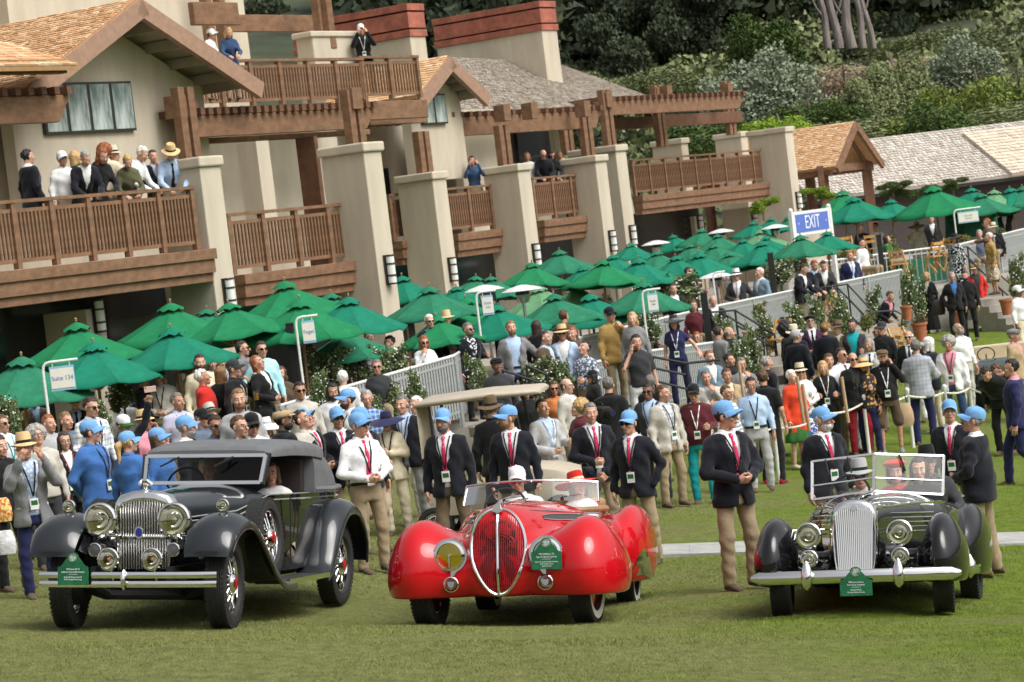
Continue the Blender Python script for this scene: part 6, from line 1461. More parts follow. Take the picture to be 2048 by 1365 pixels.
T(1385, 601, 96, 'seated woman with brown hair at the barrier under the umbrella', **F, top='blouse', tc='maroon', hair='bob', hc='brown', face=20, legs='sit', snap=False)
T(1425, 593, 96, 'seated man in dark suit beside the black column', sc_='white', tc='navy', hair='bald', hc='grey', face=10, legs='sit', snap=False)
T(1832, 440, 72, 'woman in tan shawl and big straw hat seen from behind', **F, top='coat', tc='cream', bottom='longskirt', bc='cream', hat='huge', htc='straw', hb='brown', face=175, hair='short', hc='brown')
T(1907, 466, 73, 'woman in black hat and black-white patterned dress by the wide sign', **F, top='blouse', tc='black/print', bottom='dress', bc='black/print', hat='wide', htc='black', face=-20, hair='bob', hc='dark')
T(2007, 414, 69, 'waiter in black waistcoat with raised arm near the right edge', sc_='white', tc='black', bc='black', hc='dark', arms=('side', 'up'), face=-10, skin='brown')
T(1985, 446, 70, 'seated man in straw hat near the right edge', top='jacket', tc='black', hat='panama', htc='cream', face=-10, skin='tan', hc='grey', legs='sit', snap=False)
T(1958, 462, 71, 'seated red-faced man behind the right barrier', top='shirt', tc='slate', hc='grey', face=0, legs='sit', snap=False)
T(1722, 446, 69, 'dark-haired guest in black among the tables', top='jacket', tc='black', hc='dark', face=20)
T(1750, 444, 69, 'waiter in white jacket among the tables', top='jacket', tc='white', bc='black', hc='black', face=-30)
T(1861, 425, 68, 'waiter in dark waistcoat standing behind the tan shawl', sc_='white', tc='char', bc='black', hc='dark', face=0)
T(1772, 470, 72, 'guest in green dress seated by sunflowers', **F, top='blouse', tc='green', hair='bob', hc='dark', face=90, legs='sit', snap=False)
T(1722, 480, 74, 'guest in white shirt seated left of the black column', top='shirt', tc='white', hc='black', face=60, legs='sit', snap=False)
T(737, 652, 112, 'young man in glasses and grey jacket beneath the teal umbrella', top='jacket', tc='lgrey', hc='black', specs=1, face=25, skin='tan', nod=10)
T(770, 653, 113, 'waiter in brown waistcoat bending over a table', top='jacket', tc='brown', sc_='white', hc='black', face=-60, lean=.4, nod=20, skin='fair', sleeve=.4, z=.35)
T(752, 719, 126, 'woman in sunglasses resting her chin behind the barrier', **F, top='jacket', tc='char', hair='short', hc='salt', shades=1, face=0, legs='sit', snap=False)
T(560, 733, 125, 'woman with brown hair and scarf seated beside the black column', **F, top='jacket', tc='brown', hair='wavy', hc='brown', face=-10, legs='sit', snap=False)
T(440, 693, 121, 'white-haired man under the green umbrella at left', top='jacket', tc='navy', hc='white', face=10, sc_='lblue')
T(420, 697, 120, 'man in blue blazer with face shaded by the umbrella', top='jacket', tc='royal', hc='brown', face=10, sc_='white')
T(668, 672, 114, 'dark-haired head below the Fogel sign', top='jacket', tc='char', hc='black', skin='brown', face=20, legs='sit', snap=False)
T(620, 690, 116, 'dark-haired guest in the shade left of the Fogel sign', top='jacket', tc='maroon', hc='dark', skin='brown', face=40, legs='sit', snap=False)
T(684, 745, 127, 'round-headed white-haired guest behind the barrier', top='jacket', tc='white', hc='white', face=170, legs='sit', snap=False)
# ---- balconies
z1 = (P1, 1.02, None); z2 = (P4, 1.02, .5); z5 = (P5, 1.02, None); zu = (Pu, .9, -.15)
R2 = dict(lean=.5, arms=('rail', 'rail'))
Bq(52, 293, 108, 'man in navy suit turning away on the left balcony', z1, sc_='white', tc='navy', hc='black', face=120)
Bq(122, 300, 109, 'man in white cap behind the balcony wall', z1, top='shirt', tc='white', hat='cap', htc='white', face=20, skin='tan')
Bq(148, 302, 107, 'blond woman with raised hands on the left balcony', z1, **F, top='jacket', tc='black', hair='bob', hc='blond', face=150)
Bq(170, 304, 111, 'grey-haired man in navy jacket leaning on the left balcony rail', z1, sc_='white', tc='navy', hc='grey', face=20, **R2)
Bq(203, 292, 111, 'red-haired woman in black leather jacket at the left balcony rail', z1, **F, top='jacket', tc='black', hair='wavy', hc='red', face=30, **R2)
Bq(208, 285, 106, 'ginger-haired person behind the red-haired woman', z1, top='shirt', tc='cream', hair='curly', hc='red', face=160)
Bq(224, 292, 107, 'man in cream hat behind the red-haired woman', z1, top='shirt', tc='white', hat='fedora', htc='cream', face=60)
Bq(254, 312, 110, 'short-haired woman in olive jacket at the left balcony rail', z1, **F, top='jacket', tc='olive', hair='short', hc='blond', face=10, **R2)
Bq(284, 295, 110, 'white-haired man in white shirt leaning on the left balcony rail', z1, top='shirt', tc='white', hc='white', face=60, **R2)
Bq(304, 301, 108, 'man in navy blazer hand on mouth on the left balcony', z1, sc_='lav', tc='navy', hc='dark', face=20, arms=('fold', 'face'))
Bq(340, 289, 110, 'man in straw hat and pale blue shirt with bottle, right end of left balcony', z1, top='shirt', tc='lblue', tie='black', hat='panama', htc='straw', hc='grey', specs=1, face=10, **R2)
Bq(425, 57, 96, 'man in white cap and white jacket leaning on the top deck rail', zu, top='jacket', tc='white', hat='cap', htc='white', face=70, nod=20, lean=.4, arms=('rail', 'rail'), skin='tan')
Bq(456, 56, 95, 'blond child in denim jacket on the top deck', zu, **F, top='jacket', tc='denim', hair='bob', hc='blond', face=15, lean=.3, arms=('rail', 'rail'))
Bq(720, 46, 90, 'man in black jacket and white cap photographing from the top deck', (Pu, .9, .3), top='jacket', tc='black', hat='cap', htc='white', face=5, arms=('photo', 'photo'), lan='white')
Bq(868, 320, 77, 'dark-haired man behind the pier of the narrow balcony', (P3, 1.21, 1.2), top='shirt', tc='white', hc='dark', face=60)
Bq(943, 313, 77, 'dark-haired woman in denim shirt photographing from a balcony', z2, **F, top='shirt', tc='denim', hair='bob', hc='black', face=5, arms=('photo', 'photo'), skin='tan')
Bq(1053, 305, 73, 'woman with light brown hair behind the pier top', z5, **F, top='blouse', tc='white', hair='bob', hc='light', face=5)
Bq(1086, 301, 73, 'bald man in sunglasses and navy jacket leaning on a balcony', z5, top='jacket', tc='navy', hair='bald', hc='dark', shades=1, face=10, **R2)
Bq(1103, 302, 73, 'dark-haired woman in sunglasses beside the bald man', z5, **F, top='jacket', tc='black', hair='long', hc='black', shades=1, face=10, **R2)
Bq(1118, 303, 71, 'blond person behind the dark-haired woman on the balcony', z5, **F, top='blouse', tc='pink', hair='bob', hc='light', face=20)
Bq(1126, 318, 72, 'child in white with red collar on the balcony, rightmost of five', z5, **F, top='shirt', tc='white', hair='bob', hc='blond', face=20, **R2)
C(-4, 872, 180, 'person in black with bags, mostly cut by the left edge', top='jacket', tc='black', bc='black', hc='dark', face=30, arms=('side', 'side'))
# ================================================================ cars
CHROME = mat('chrome', (.78, .78, .78), .05, 1., var=.03, scale=3)
BRUSH = mat('nickel', (.62, .61, .58), .2, 1., var=.05)
RUBBER = mat('tyre_rubber', (.018, .018, .018), .75, var=.25, scale=30, bump=.2, bscale=150)
WWALL = mat('white_sidewall', (.75, .74, .70), .6, var=.05)
UNDER = mat('underbody', (.008, .008, .008), .8, var=.3)
GLS = glassmat('car_glass', (.9, .93, .92), 0., .02); LENS = glassmat('lamp_lens', (.95, .95, .9), .05, .05); LENSY = glassmat('lamp_lens_yellow', (.85, .75, .12), .06, .05)
REFL = mat('lamp_reflector', (.72, .70, .62), .07, 1., var=.1, scale=10)
REDPAINT = mat('red_lacquer', (.50, .004, .010), .4, 0, var=.04, scale=2, coat=1., spec=.05)
BLACKPAINT = mat('black_lacquer', (.008, .008, .0095), .3, 0, var=.1, scale=2, coat=1., spec=.05)
SLATEP = mat('slate_lacquer', (.016, .020, .024), .3, 0, var=.06, scale=2, coat=1., spec=.1)
LEATH = mat('tan_leather', (.36, .2, .1), .5, var=.12, bump=.1); LEATHD = mat('dark_leather', (.03, .02, .018), .5, var=.12); CANVAS = mat('grey_hood_canvas', (.13, .135, .14), .9, var=.1, scale=6, bump=.2, bscale=250)
PLQ = mat('plaque_green', (.01, .12, .05), .35, var=.35, scale=9); LETW = mat('letter_white', (.85, .85, .85), .5, var=0.)
def crom(P, n):
    P = np.asarray(P, float); m = len(P); Pp = np.concatenate([[2*P[0]-P[1]], P, [2*P[-1]-P[-2]]]); o = []
    for t in np.linspace(0, m-1, n):
        i = min(int(t), m-2); f = t-i; a, b, c, d = Pp[i:i+4]
        o.append(.5*((2*b)+(-a+c)*f+(2*a-5*b+4*c-d)*f*f+(-a+3*b-3*c+d)*f**3))
    return np.array(o)
def car_frame(name, label, L, R, RR, yaw, scale=1.):
    L, R, RR = W(*L), W(*R), W(*RR); z = _n(np.cross(R-L, RR-R)); z = z if z[2] > 0 else -z
    y = np.array([math.sin(yaw), math.cos(yaw), 0.]); y = _n(y-z*(y@z)); x = np.cross(y, z)
    e = empty(name, label, 'car', 'vintage cars crossing the lawn'); e.matrix_world = frame((L+R)/2, x, y, z)@Matrix.Scale(scale, 4)
    return e
def wheel(e, x, y, r, w, steer=0., white=False, red=True, spokes=True, z=None, tilt=0., hub='red'):
    M = tr(x, y, r if z is None else z)@rz(steer)@Matrix.Rotation(tilt, 4, 'Y'); sg = 1 if x > 0 else -1
    h = w/2; pr = [(r*.66, -h*.6), (r*.72, -h*.92), (r*.84, -h), (r*.93, -h*.94), (r*.975, -h*.84)]
    for k in np.linspace(-.78, .78, 9):
        pr += [(r*.975, h*(k-.07)), (r, h*(k-.055)), (r, h*(k+.055)), (r*.975, h*(k+.07))]
    pr += [(r*.975, h*.84), (r*.93, h*.94), (r*.84, h), (r*.72, h*.92), (r*.66, h*.6)]
    mb = MB(); mb.lathe(pr, 48, axis='x', cap=False); t = mb.build('wheel', RUBBER, e, smooth=True, sharp=35, M=M)
    # tread blocks
    mb = MB()
    for k in range(56):
        a = k*2*math.pi/56
        for sd_ in (-1, 1):
            c = np.array([sd_*h*.80, (r*.987)*math.cos(a+.03*sd_), (r*.987)*math.sin(a+.03*sd_)]); mb.box(c, (h*.30, r*.06, r*.03), M=Matrix.Rotation(a+math.pi/2, 3, 'X'))
    mb.build('tread', RUBBER, t, kind='stuff')
    mb = MB(); mb.lathe([(r*.64, -h*.62), (r*.70, -h*.66), (r*.70, h*.66), (r*.64, h*.62), (r*.6, 0), (r*.64, -h*.62)], 40, axis='x', cap=False); mb.build('rim', CHROME, t, smooth=True)
    if white:
        for sd_ in (1, -1):
            mb = MB(); mb.lathe([(r*.71, h*.93*sd_), (r*.80, h*1.01*sd_), (r*.90, h*1.0*sd_)], 40, axis='x', cap=False); mb.build('whitewall', WWALL, t, smooth=True)
    if spokes:
        mb = MB()
        for k in range(30):
            a = k*2*math.pi/30; a2 = a+.35*(1 if k % 2 else -1)
            mb.tube([(sg*h*.62, r*.22*math.cos(a), r*.22*math.sin(a)), (sg*h*.15*(1 if k % 3 else -1), r*.64*math.cos(a2), r*.64*math.sin(a2))], .005, 4)
        mb.build('spokes', CHROME, t)
    else:
        mb = MB(); mb.lathe([(r*.64, sg*h*.4), (r*.5, sg*h*.62), (r*.3, sg*h*.66), (.001, sg*h*.7)], 32, axis='x', cap=False); mb.build('wheel_disc', MATS.get('red_lacquer') if hub == 'redisc' else CHROME, t, smooth=True)
    mb = MB(); mb.lathe([(r*.24, sg*h*.5), (r*.24, sg*h*.75), (r*.19, sg*h*.98), (r*.16, sg*h*1.08)], 24, axis='x'); mb.build('hubcap', CHROME, t, smooth=True)
    mb = MB(); mb.lathe([(r*.15, sg*h*1.08), (r*.11, sg*h*1.16), (.001, sg*h*1.18)], 20, axis='x'); mb.build('hub_badge', mat('hub_red', (.35, .01, .015), .25) if hub == 'red' else CHROME, t, smooth=True)
    return t
def lamp(e, x, y, z, r, depth=None, lens=LENS, name='headlight', yaw=0., bulb=None, rimk=1., vein=False, up=0.):
    d = depth or r*1.1; M = tr(x, y, z)@rz(yaw)@Matrix.Rotation(up, 4, 'X')
    mb = MB(); mb.lathe([(r*.99, 0), (r*.97, d*.2), (r*.85, d*.55), (r*.5, d*.9), (r*.1, d)], 32, axis='y', cap=False); o = mb.build(name, CHROME, e, smooth=True, M=M)
    mb = MB(); mb.lathe([(r*.88, -.004), (r*.91, -.02*r/.1), (r*1.02*rimk, -.014*r/.1), (r*1.04*rimk, .006), (r*1.0, .02)], 36, axis='y', cap=False); mb.build('rim', CHROME, o, smooth=True)
    mb = MB(); mb.lathe([(r*.9, -.003), (r*.75, r*.3), (r*.5, r*.55), (r*.2, r*.68), (.001, r*.7)][::-1], 32, axis='y', cap=False); mb.build('reflector', REFL, o, smooth=True)
    mb = MB(); mb.lathe([(r*.9, -.006), (r*.7, -r*.10), (r*.4, -r*.17), (.001, -r*.2)], 32, axis='y', cap=False); mb.build('lens', lens, o, smooth=True)
    bulb = bulb or REFL
    if bulb: mb = MB(); mb.lathe([(r*.16, r*.2), (r*.16, .0), (.001, -r*.06)], 12, axis='y'); mb.build('bulb', bulb, o, smooth=True)
    if vein: mb = MB(); mb.box((0, -r*.17, -r*.42), (.008, .008, r*.8)); mb.lathe([(r*.1, -r*.2), (r*.07, -r*.24)], 10, axis='y'); mb.build('bulb_holder', CHROME, o)
    return o
def plaque(M, label, lines, wd=.285, hg=.2):
    e = empty('entry_plaque', label, 'plaque', 'green entry plaques on the cars', M=M)
    b = [(-wd/2, -hg/2), (wd/2, -hg/2), (wd/2, hg*.30)]
    for t in np.linspace(0, 1, 9): b.append((wd/2-wd*.06-wd*.30*t, hg*.32+hg*.42*sstep(0, 1, t)))
    for t in np.linspace(0, 1, 7): b.append((.052*math.cos(math.pi*t)*wd/.285, hg*.74+.042*math.sin(math.pi*t)))
    b += [(-x, y) for x, y in b[2:12]][::-1]
    mb = MB(); mb.prism(b, -.006, .006, lambda u, v, t: (u, t, v)); mb.build('board', PLQ, e)
    mb = MB(); mb.lathe([(.04, -.008), (.04, -.0095)], 24, tr(0, 0, hg*.70), axis='y') if False else mb.tube([(.036*math.cos(a), -.008, hg*.70+.036*math.sin(a)) for a in np.arange(24)*math.pi/12], .0025, 5, closed=True); mb.build('emblem_ring', mat('gilt', (.7, .6, .3), .35, .8), e)
    mb = MB(); mb.prism([(.03*math.cos(a), .03*math.sin(a)) for a in np.arange(16)*math.pi/8], -.010, -.006, lambda u, v, t: (u, t, v+hg*.70)); mb.build('emblem', mat('emblem_dark', (.02, .09, .08), .3, var=.6, scale=40, col2=(.5, .62, .6)), e)
    zz = hg*.20
    for l, sz in lines:
        if l == '-':
            mb = MB(); mb.box((0, -.0075, zz+.004), (wd*.3, .002, .0022)); mb.build('divider', LETW, e); zz -= .02
        else: text(l, sz, e, tr(0, -.0072, zz)@FACE, LETW, ext=.0006, sx=.82); zz -= sz*1.12
    return e
def sweep_fender(e, name, st, side, m, n=44, k=15, th=.018, lip=.07, inner=.02):
    """st rows: y, z, xin, xout, crown"""
    S = crom(st, n); T = np.gradient(S[:, :2], axis=0); T /= np.linalg.norm(T, axis=1, keepdims=True)
    up = np.stack([-T[:, 1], T[:, 0]], 1)
    top, bot = [], []
    for i in range(n):
        y, z, xi, xo, cr = S[i]; a, b = [], []
        for j in range(k):
            t = j/(k-1); q = 2*t-1; hgt = cr*(1-abs(q)**2.4); x = xi+(xo-xi)*t
            a.append((side*x, y+up[i, 0]*hgt, z+up[i, 1]*hgt)); b.append((side*x, y+up[i, 0]*(hgt-th), z+up[i, 1]*(hgt-th)))
        a = a+[(side*(xo+.012), y-up[i, 0]*lip*.5, z-up[i, 1]*lip*.5), (side*(xo+.006), y-up[i, 0]*lip, z-up[i, 1]*lip)]
        b = b+[(side*(xo-.008), y-up[i, 0]*lip*.5, z-up[i, 1]*lip*.5), (side*(xo-.012), y-up[i, 0]*lip, z-up[i, 1]*lip)]
        top.append(a); bot.append(b)
    mb = MB(); fl = side > 0
    secs = [a+b[::-1] for a, b in zip(top, bot)]
    mb.loft(secs, caps=True, flip=fl); o = mb.build(name, m, e, smooth=True, sharp=50)
    # bead along the outer edge
    mb = MB(); mb.tube([t[-1] for t in top], .009, 6); mb.build('edge_bead', m, o, smooth=True)
    return o
def section(w, zb, zt, p=2.6, n=26, wb=None):
    """closed half-barrel section: sides vertical, superellipse crown"""
    wb = wb or w; o = [(-wb, zb)]
    for i in range(n+1):
        a = math.pi*(1-i/n); c, s_ = math.cos(a), math.sin(a); o.append((w*np.sign(c)*abs(c)**(2/p), zb+(zt-zb)*abs(s_)**(2/p)))
    o.append((wb, zb)); return o
def flank(fn, y, z, sd_, x0=1.15):
    xx = np.linspace(x0, .05, 240)
    for dz in (0, .01, .02, .03, .04, .06, .08, .11):
        d = fn(xx*sd_, np.full(240, y), np.full(240, z-dz))
        if (d < 0).any(): return xx[np.argmax(d < 0)]*sd_
    return .5*sd_
# ---------------------------------------------------------------- grey-black convertible victoria
def car_a():
    e = car_frame('convertible_victoria', 'black and slate 1930s convertible with raised grey top and chrome double bumper', (130, 1255, 219), (462, 1258, 223), (692, 1205, 192), R_(12.5))
    wr = .405
    for x, st in ((-.74, R_(7)), (.74, R_(5))): wheel(e, x, 0, wr, .19, steer=st)
    for x in (-.74, .74): wheel(e, x, 3.55, wr, .19)
    for sd_ in (-1, 1): wheel(e, sd_*.80, .98, .37, .17, z=.78, tilt=sd_*R_(-4))
    # bonnet + body
    ys = [-.02, .3, .7, 1.1, 1.45]; S = []; Sb = []
    secs = [(-.02, .255, 1.19), (.35, .30, 1.215), (.75, .36, 1.235), (1.15, .45, 1.25), (1.5, .56, 1.275), (1.7, .62, 1.26)]
    L = [[(x, y, z) for x, z in section(w, .98, zt, 3.0)] for y, w, zt in secs]
    mb = MB(); mb.loft(L, caps=True); mb.build('bonnet_top', SLATEP, e, smooth=True, sharp=50)
    L = [[(sx*w_, y, z) for sx, z, w_ in ((-1, .48, w*1.02), (-1, .75, w*1.03), (-1, .97, w*1.005), (1, .97, w*1.005), (1, .75, w*1.03), (1, .48, w*1.02))] for y, w, zt in [(a, b, c) for a, b, c in secs]]
    mb = MB(); mb.loft(L, caps=True, flip=False); mb.build('bonnet_side', BLACKPAINT, e, smooth=True, sharp=40)
    # body tub with doors
    tub = [(1.68, .62, .46), (2.0, .685, .42), (2.5, .72, .42), (3.1, .72, .44), (3.7, .69, .5), (4.15, .60, .55), (4.4, .48, .62)]
    L = []
    for y, w, zb in crom(tub, 20):
        L.append([(-w*.93, y, zb), (-w*1.0, y, .7), (-w, y, .95), (-w*.985, y, 1.16), (w*.985, y, 1.16), (w, y, .95), (w, y, .7), (w*.93, y, zb)])
    mb = MB(); mb.loft(L, caps=True); mb.build('body', BLACKPAINT, e, smooth=True, sharp=45)
    for sd_ in (-1, 1):
        for zz in (1.165, 1.115):
            pts = [(sd_*(w*1.0+.008), y, zz) for y, w, zb in crom(tub, 20)]; mb = MB(); mb.tube([(sd_*.30, .3, zz-.175 if zz > 1.14 else zz-.16), (sd_*.47, 1.15, zz-.14)]+pts, .009, 6); mb.build('belt_moulding', CHROME, e, smooth=True)
        mb = MB(); mb.box((sd_*.735, 2.02, .8), (.012, .012, .66)); mb.build('door_gap', UNDER, e)
        mb = MB(); mb.tube([(sd_*.72, 3.0, 1.03), (sd_*.77, 3.0, 1.03), (sd_*.775, 2.86, 1.03)], .011, 6); mb.build('door_handle', CHROME, e, smooth=True)
        for k in range(5): mb = MB(); mb.box((sd_*.40, .62+.14*k, .82), (.03, .10, .10), taper=.8); mb.build('vent_door', BLACKPAINT, e)
    # windscreen
    b0, b1, zt = 1.55, 1.665, 1.545
    def fr(x0, x1, y0, y1, z0, z1, w_, name, m):
        for p, q in (((x0, y0, z0), (x1, y0, z0)), ((x0*1.03, y1, z1), (x1*1.03, y1, z1)), ((x0, y0, z0), (x0*1.03, y1, z1)), ((x1, y0, z0), (x1*1.03, y1, z1))):
            mb = MB(); mb.bar(p, q, w_, w_, up=(0, -1, .2)); mb.build(name, m, e)
    fr(-.585, .585, b0, b1, 1.285, zt, .034, 'windscreen_frame', CHROME)
    mb = MB(); mb.add([(-.575, b0, 1.29), (.575, b0, 1.29), (.592, b1, zt), (-.592, b1, zt)], [[0, 1, 2, 3]]); mb.build('windscreen', GLS, e)
    for x, dx in ((-.30, .12), (.25, .12)):
        mb = MB(); mb.tube([(x, b1-.05, zt-.02), (x-dx*.3, b1-.09, zt-.045)], .012, 6); mb.bar((x+.05, b1-.075, zt-.01), (x-dx, b1-.15, zt-.10), .012, .018); mb.build('wiper', UNDER, e)
    # soft top
    L = []
    for y, w, zb, zt_, p in crom([(1.70, .615, 1.545, 1.60, 4.), (1.80, .64, 1.53, 1.655, 4.2), (2.3, .665, 1.54, 1.70, 4.5), (2.9, .675, 1.53, 1.705, 4.5), (3.4, .67, 1.50, 1.68, 4.2)], 16):
        sct = section(w, zb, zt_, p, 24); L.append([(x, y, z) for x, z in sct])
    mb = MB(); mb.loft(L, caps=True); mb.build('soft_top', CANVAS, e, smooth=True, sharp=40)
    L = []
    for y, w, zb, zt_, p in crom([(3.05, .678, 1.17, 1.70, 4.5), (3.4, .675, 1.17, 1.685, 4.2), (3.75, .66, 1.17, 1.60, 3.6), (4.05, .61, 1.17, 1.44, 3.), (4.2, .54, 1.17, 1.25, 2.6)], 16):
        L.append([(x, y, z) for x, z in section(w, zb, zt_, p, 24)])
    mb = MB(); mb.loft(L, caps=True); mb.build('soft_top_quarter', CANVAS, e, smooth=True, sharp=40)
    for sd_ in (-1, 1):
        mb = MB(); mb.bar((sd_*.60, b0, 1.27), (sd_*.625, b1+.02, 1.56), .03, .05, up=(1, 0, 0)); mb.build('windscreen_pillar', SLATEP, e)
        mb = MB(); mb.tube([(sd_*.66, 3.08, 1.19), (sd_*.70, 3.6, 1.185), (sd_*.66, 4.0, 1.20), (sd_*.5, 4.3, 1.21)], .03, 8); mb.build('top_rail', CANVAS, e, smooth=True)
    mb = MB(); mb.box((0, 2.45, 1.12), (1.2, 1.5, .06)); mb.build('cabin_floor', UNDER, e)
    mb = MB(); mb.box((0, 2.95, 1.3), (1.15, .14, .36)); mb.build('seat_back', LEATHD, e)
    mb = MB(); mb.tube([(-.33+.19*math.cos(a), 2.0+.06*math.sin(a), 1.26+.17*math.sin(a)) for a in np.arange(20)*math.pi/10], .012, 6, closed=True); mb.build('steering_wheel', UNDER, e, smooth=True)
    # radiator shell and shutters
    out = [(-.245, .53), (-.262, .8), (-.268, 1.10), (-.22, 1.17), (-.1, 1.205), (0, 1.215), (.1, 1.205), (.22, 1.17), (.268, 1.10), (.262, .8), (.245, .53)]
    def shell(k, y): return [(x*k, y, .53+(z-.53)*(k if z > .6 else 1)) for x, z in out]
    mb = MB(); mb.grid([shell(1.05, .06), shell(1.05, -.05), shell(1.0, -.085), shell(.92, -.075), shell(.90, -.02)], flip=True); mb.build('radiator_shell', CHROME, e, smooth=True, sharp=60)
    mb = MB(); mb.box((0, .0, .86), (.46, .05, .64)); mb.build('radiator_core', UNDER, e)
    mb = MB(); mb.lathe([(.0095, -.31), (.0095, .31)], 10); sh_ = mb.mesh('shutter', True)
    for i in range(19):
        o = link('shutter', sh_, BRUSH, e); o.matrix_local = tr(-.225+.025*i, -.058, .845)
    mb = MB(); mb.lathe([(.05, 1.205), (.06, 1.22), (.045, 1.245), (.02, 1.26), (.03, 1.285), (.02, 1.33), (.001, 1.35)], 18, tr(0, -.02, 0)); mb.build('radiator_cap', CHROME, e, smooth=True)
    mb = MB(); mb.tube([(-.06, -.02, 1.30), (-.02, -.05, 1.335), (.02, -.05, 1.335), (.06, -.02, 1.30)], .018, 6); mb.build('mascot', CHROME, e, smooth=True)
    # light bar, emblem
    mb = MB(); mb.tube([(-.62, -.02, .80), (-.35, -.14, .825), (0, -.17, .83), (.35, -.14, .825), (.62, -.02, .80)], .02, 8); mb.build('lamp_bar', CHROME, e, smooth=True)
    mb = MB(); mb.prism([(.042*math.cos(a), .055*math.sin(a)) for a in np.arange(20)*math.pi/10], -.205, -.185, lambda u, v, t: (u, t, v+.87)); o = mb.build('emblem', CHROME, e)
    mb = MB(); mb.prism([(.03*math.cos(a), .04*math.sin(a)) for a in np.arange(20)*math.pi/10], -.21, -.204, lambda u, v, t: (u, t, v+.87)); mb.build('emblem_enamel', mat('enamel_blue', (.02, .03, .2), .2), e)
    for sd_ in (-1, 1):
        lamp(e, sd_*.35, -.24, .985, .152, .2, bulb=None)
        mb = MB(); mb.tube([(sd_*.35, -.16, .83), (sd_*.35, -.16, .88)], .025, 8); mb.build('lamp_stem', CHROME, e, smooth=True)
        lamp(e, sd_*.205, -.42, .64, .100, .13, name='fog_lamp', bulb=mat('amber_bulb', (.6, .22, .03), .3))
        mb = MB(); mb.tube([(sd_*.205, -.36, .56), (sd_*.205, -.3, .45)], .015, 6); mb.build('lamp_stem', CHROME, e)
        lamp(e, sd_*.37, -.33, .72, .062, .28, name='horn', lens=mat('horn_mesh', (.12, .12, .12), .5, .5))
        lamp(e, sd_*.735, -.03, 1.105, .058, .09, name='parking_lamp')
        mb = MB(); mb.lathe([(.03, 1.0), (.015, 1.02), (.015, 1.06)], 12, tr(sd_*.735, -.0, 0)); mb.build('lamp_stem', CHROME, e, smooth=True)
        # flowing fender, running board, rear fender
        st = [(-.47, .66, .52, .93, .02), (-.43, .76, .51, .945, .05), (-.28, .90, .50, .955, .075), (0, .965, .50, .96, .085), (.3, .90, .51, .955, .085), (.62, .70, .53, .95, .075), (.95, .47, .55, .945, .05), (1.22, .36, .56, .94, .02), (1.6, .335, .57, .93, .005)]
        sweep_fender(e, 'front_fender', st, sd_, SLATEP, n=48)
        # inner valance between fender and frame
        mb = MB(); G = [[(sd_*.50, y, z) for y, z in ((-.40, .72), (-.2, .90), (0, .95), (.3, .89), (.7, .66), (1.1, .42))], [(sd_*.36, y, z) for y, z in ((-.25, .62), (-.1, .72), (0, .74), (.3, .72), (.7, .6), (1.1, .42))]]
        mb.grid(G, flip=sd_ < 0); mb.build('fender_valance', BLACKPAINT, e, smooth=True)
        mb = MB(); mb.box((sd_*.775, 1.95, .345), (.33, 1.35, .04)); o = mb.build('running_board', mat('ribbed_rubber', (.03, .03, .032), .6, var=.2), e)
        mb = MB(); mb.bar((sd_*.948, 1.28, .35), (sd_*.948, 2.62, .35), .02, .05); mb.build('board_trim', CHROME, e)
        st = [(2.60, .345, .60, .93, .01), (2.78, .46, .60, .94, .04), (3.0, .78, .60, .955, .075), (3.25, .965, .59, .96, .085), (3.55, 1.0, .59, .96, .085), (3.88, .90, .59, .95, .085), (4.12, .66, .59, .94, .07), (4.2, .42, .6, .92, .03)]
        sweep_fender(e, 'rear_fender', st, sd_, SLATEP, n=44)
    # bumper: two bars
    for zz in (.505, .425):
        P = [(x, -.50-.06*(1-(x/.82)**2)+.10*max(0, abs(x)-.72), zz) for x in np.linspace(-.83, .83, 21)]
        L = [[(p[0], p[1]-.014, p[2]-.028), (p[0], p[1]-.022, p[2]), (p[0], p[1]-.014, p[2]+.028), (p[0], p[1]+.004, p[2]+.028), (p[0], p[1]+.004, p[2]-.028)] for p in P]
        mb = MB(); mb.loft(L, caps=True); mb.build('bumper_bar', CHROME, e, smooth=True, sharp=50)
    mb = MB(); mb.tube([(0, -.585, .38), (0, -.60, .42), (0, -.60, .51), (0, -.585, .55)], [.012, .026, .026, .012], 8); mb.build('bumper_clamp', CHROME, e, smooth=True)
    for sd_ in (-1, 1): mb = MB(); mb.bar((sd_*.5, -.5, .46), (sd_*.36, .2, .46), .05, .06); mb.build('bumper_iron', UNDER, e)
    # chassis
    mb = MB(); mb.tube([(-.72, 0, .40), (-.4, 0, .30), (.4, 0, .30), (.72, 0, .40)], .045, 8); mb.build('front_axle', UNDER, e, smooth=True)
    for sd_ in (-1, 1):
        mb = MB(); mb.tube([(sd_*.36, -.42, .42), (sd_*.36, 0, .30), (sd_*.36, .55, .42)], .035, 6); mb.build('leaf_spring', UNDER, e); mb = MB(); mb.bar((sd_*.36, -.4, .50), (sd_*.38, 4.2, .5), .06, .14); mb.build('frame_rail', UNDER, e)
        mb = MB(); mb.lathe([(.20, -.05), (.20, .05)], 24, tr(sd_*.64, 0, wr), axis='x'); mb.build('brake_drum', UNDER, e)
    mb = MB(); mb.box((0, 2.3, .42), (1.1, 3.6, .12)); mb.build('floor_pan', UNDER, e)
    mb = MB(); mb.box((0, .5, .45), (.5, .9, .3)); mb.build('engine_sump', UNDER, e)
    plaque(e.matrix_world@tr(-.47, -.60, .52), 'green entry plaque on the bumper of the grey-topped car', [('1932 Stutz DV-32', .022), ('LeBaron Convertible Victoria', .022), ('-', 0), ('Joseph & Margie Cassini III', .019), ('West Orange, New Jersey', .019)])
    return e
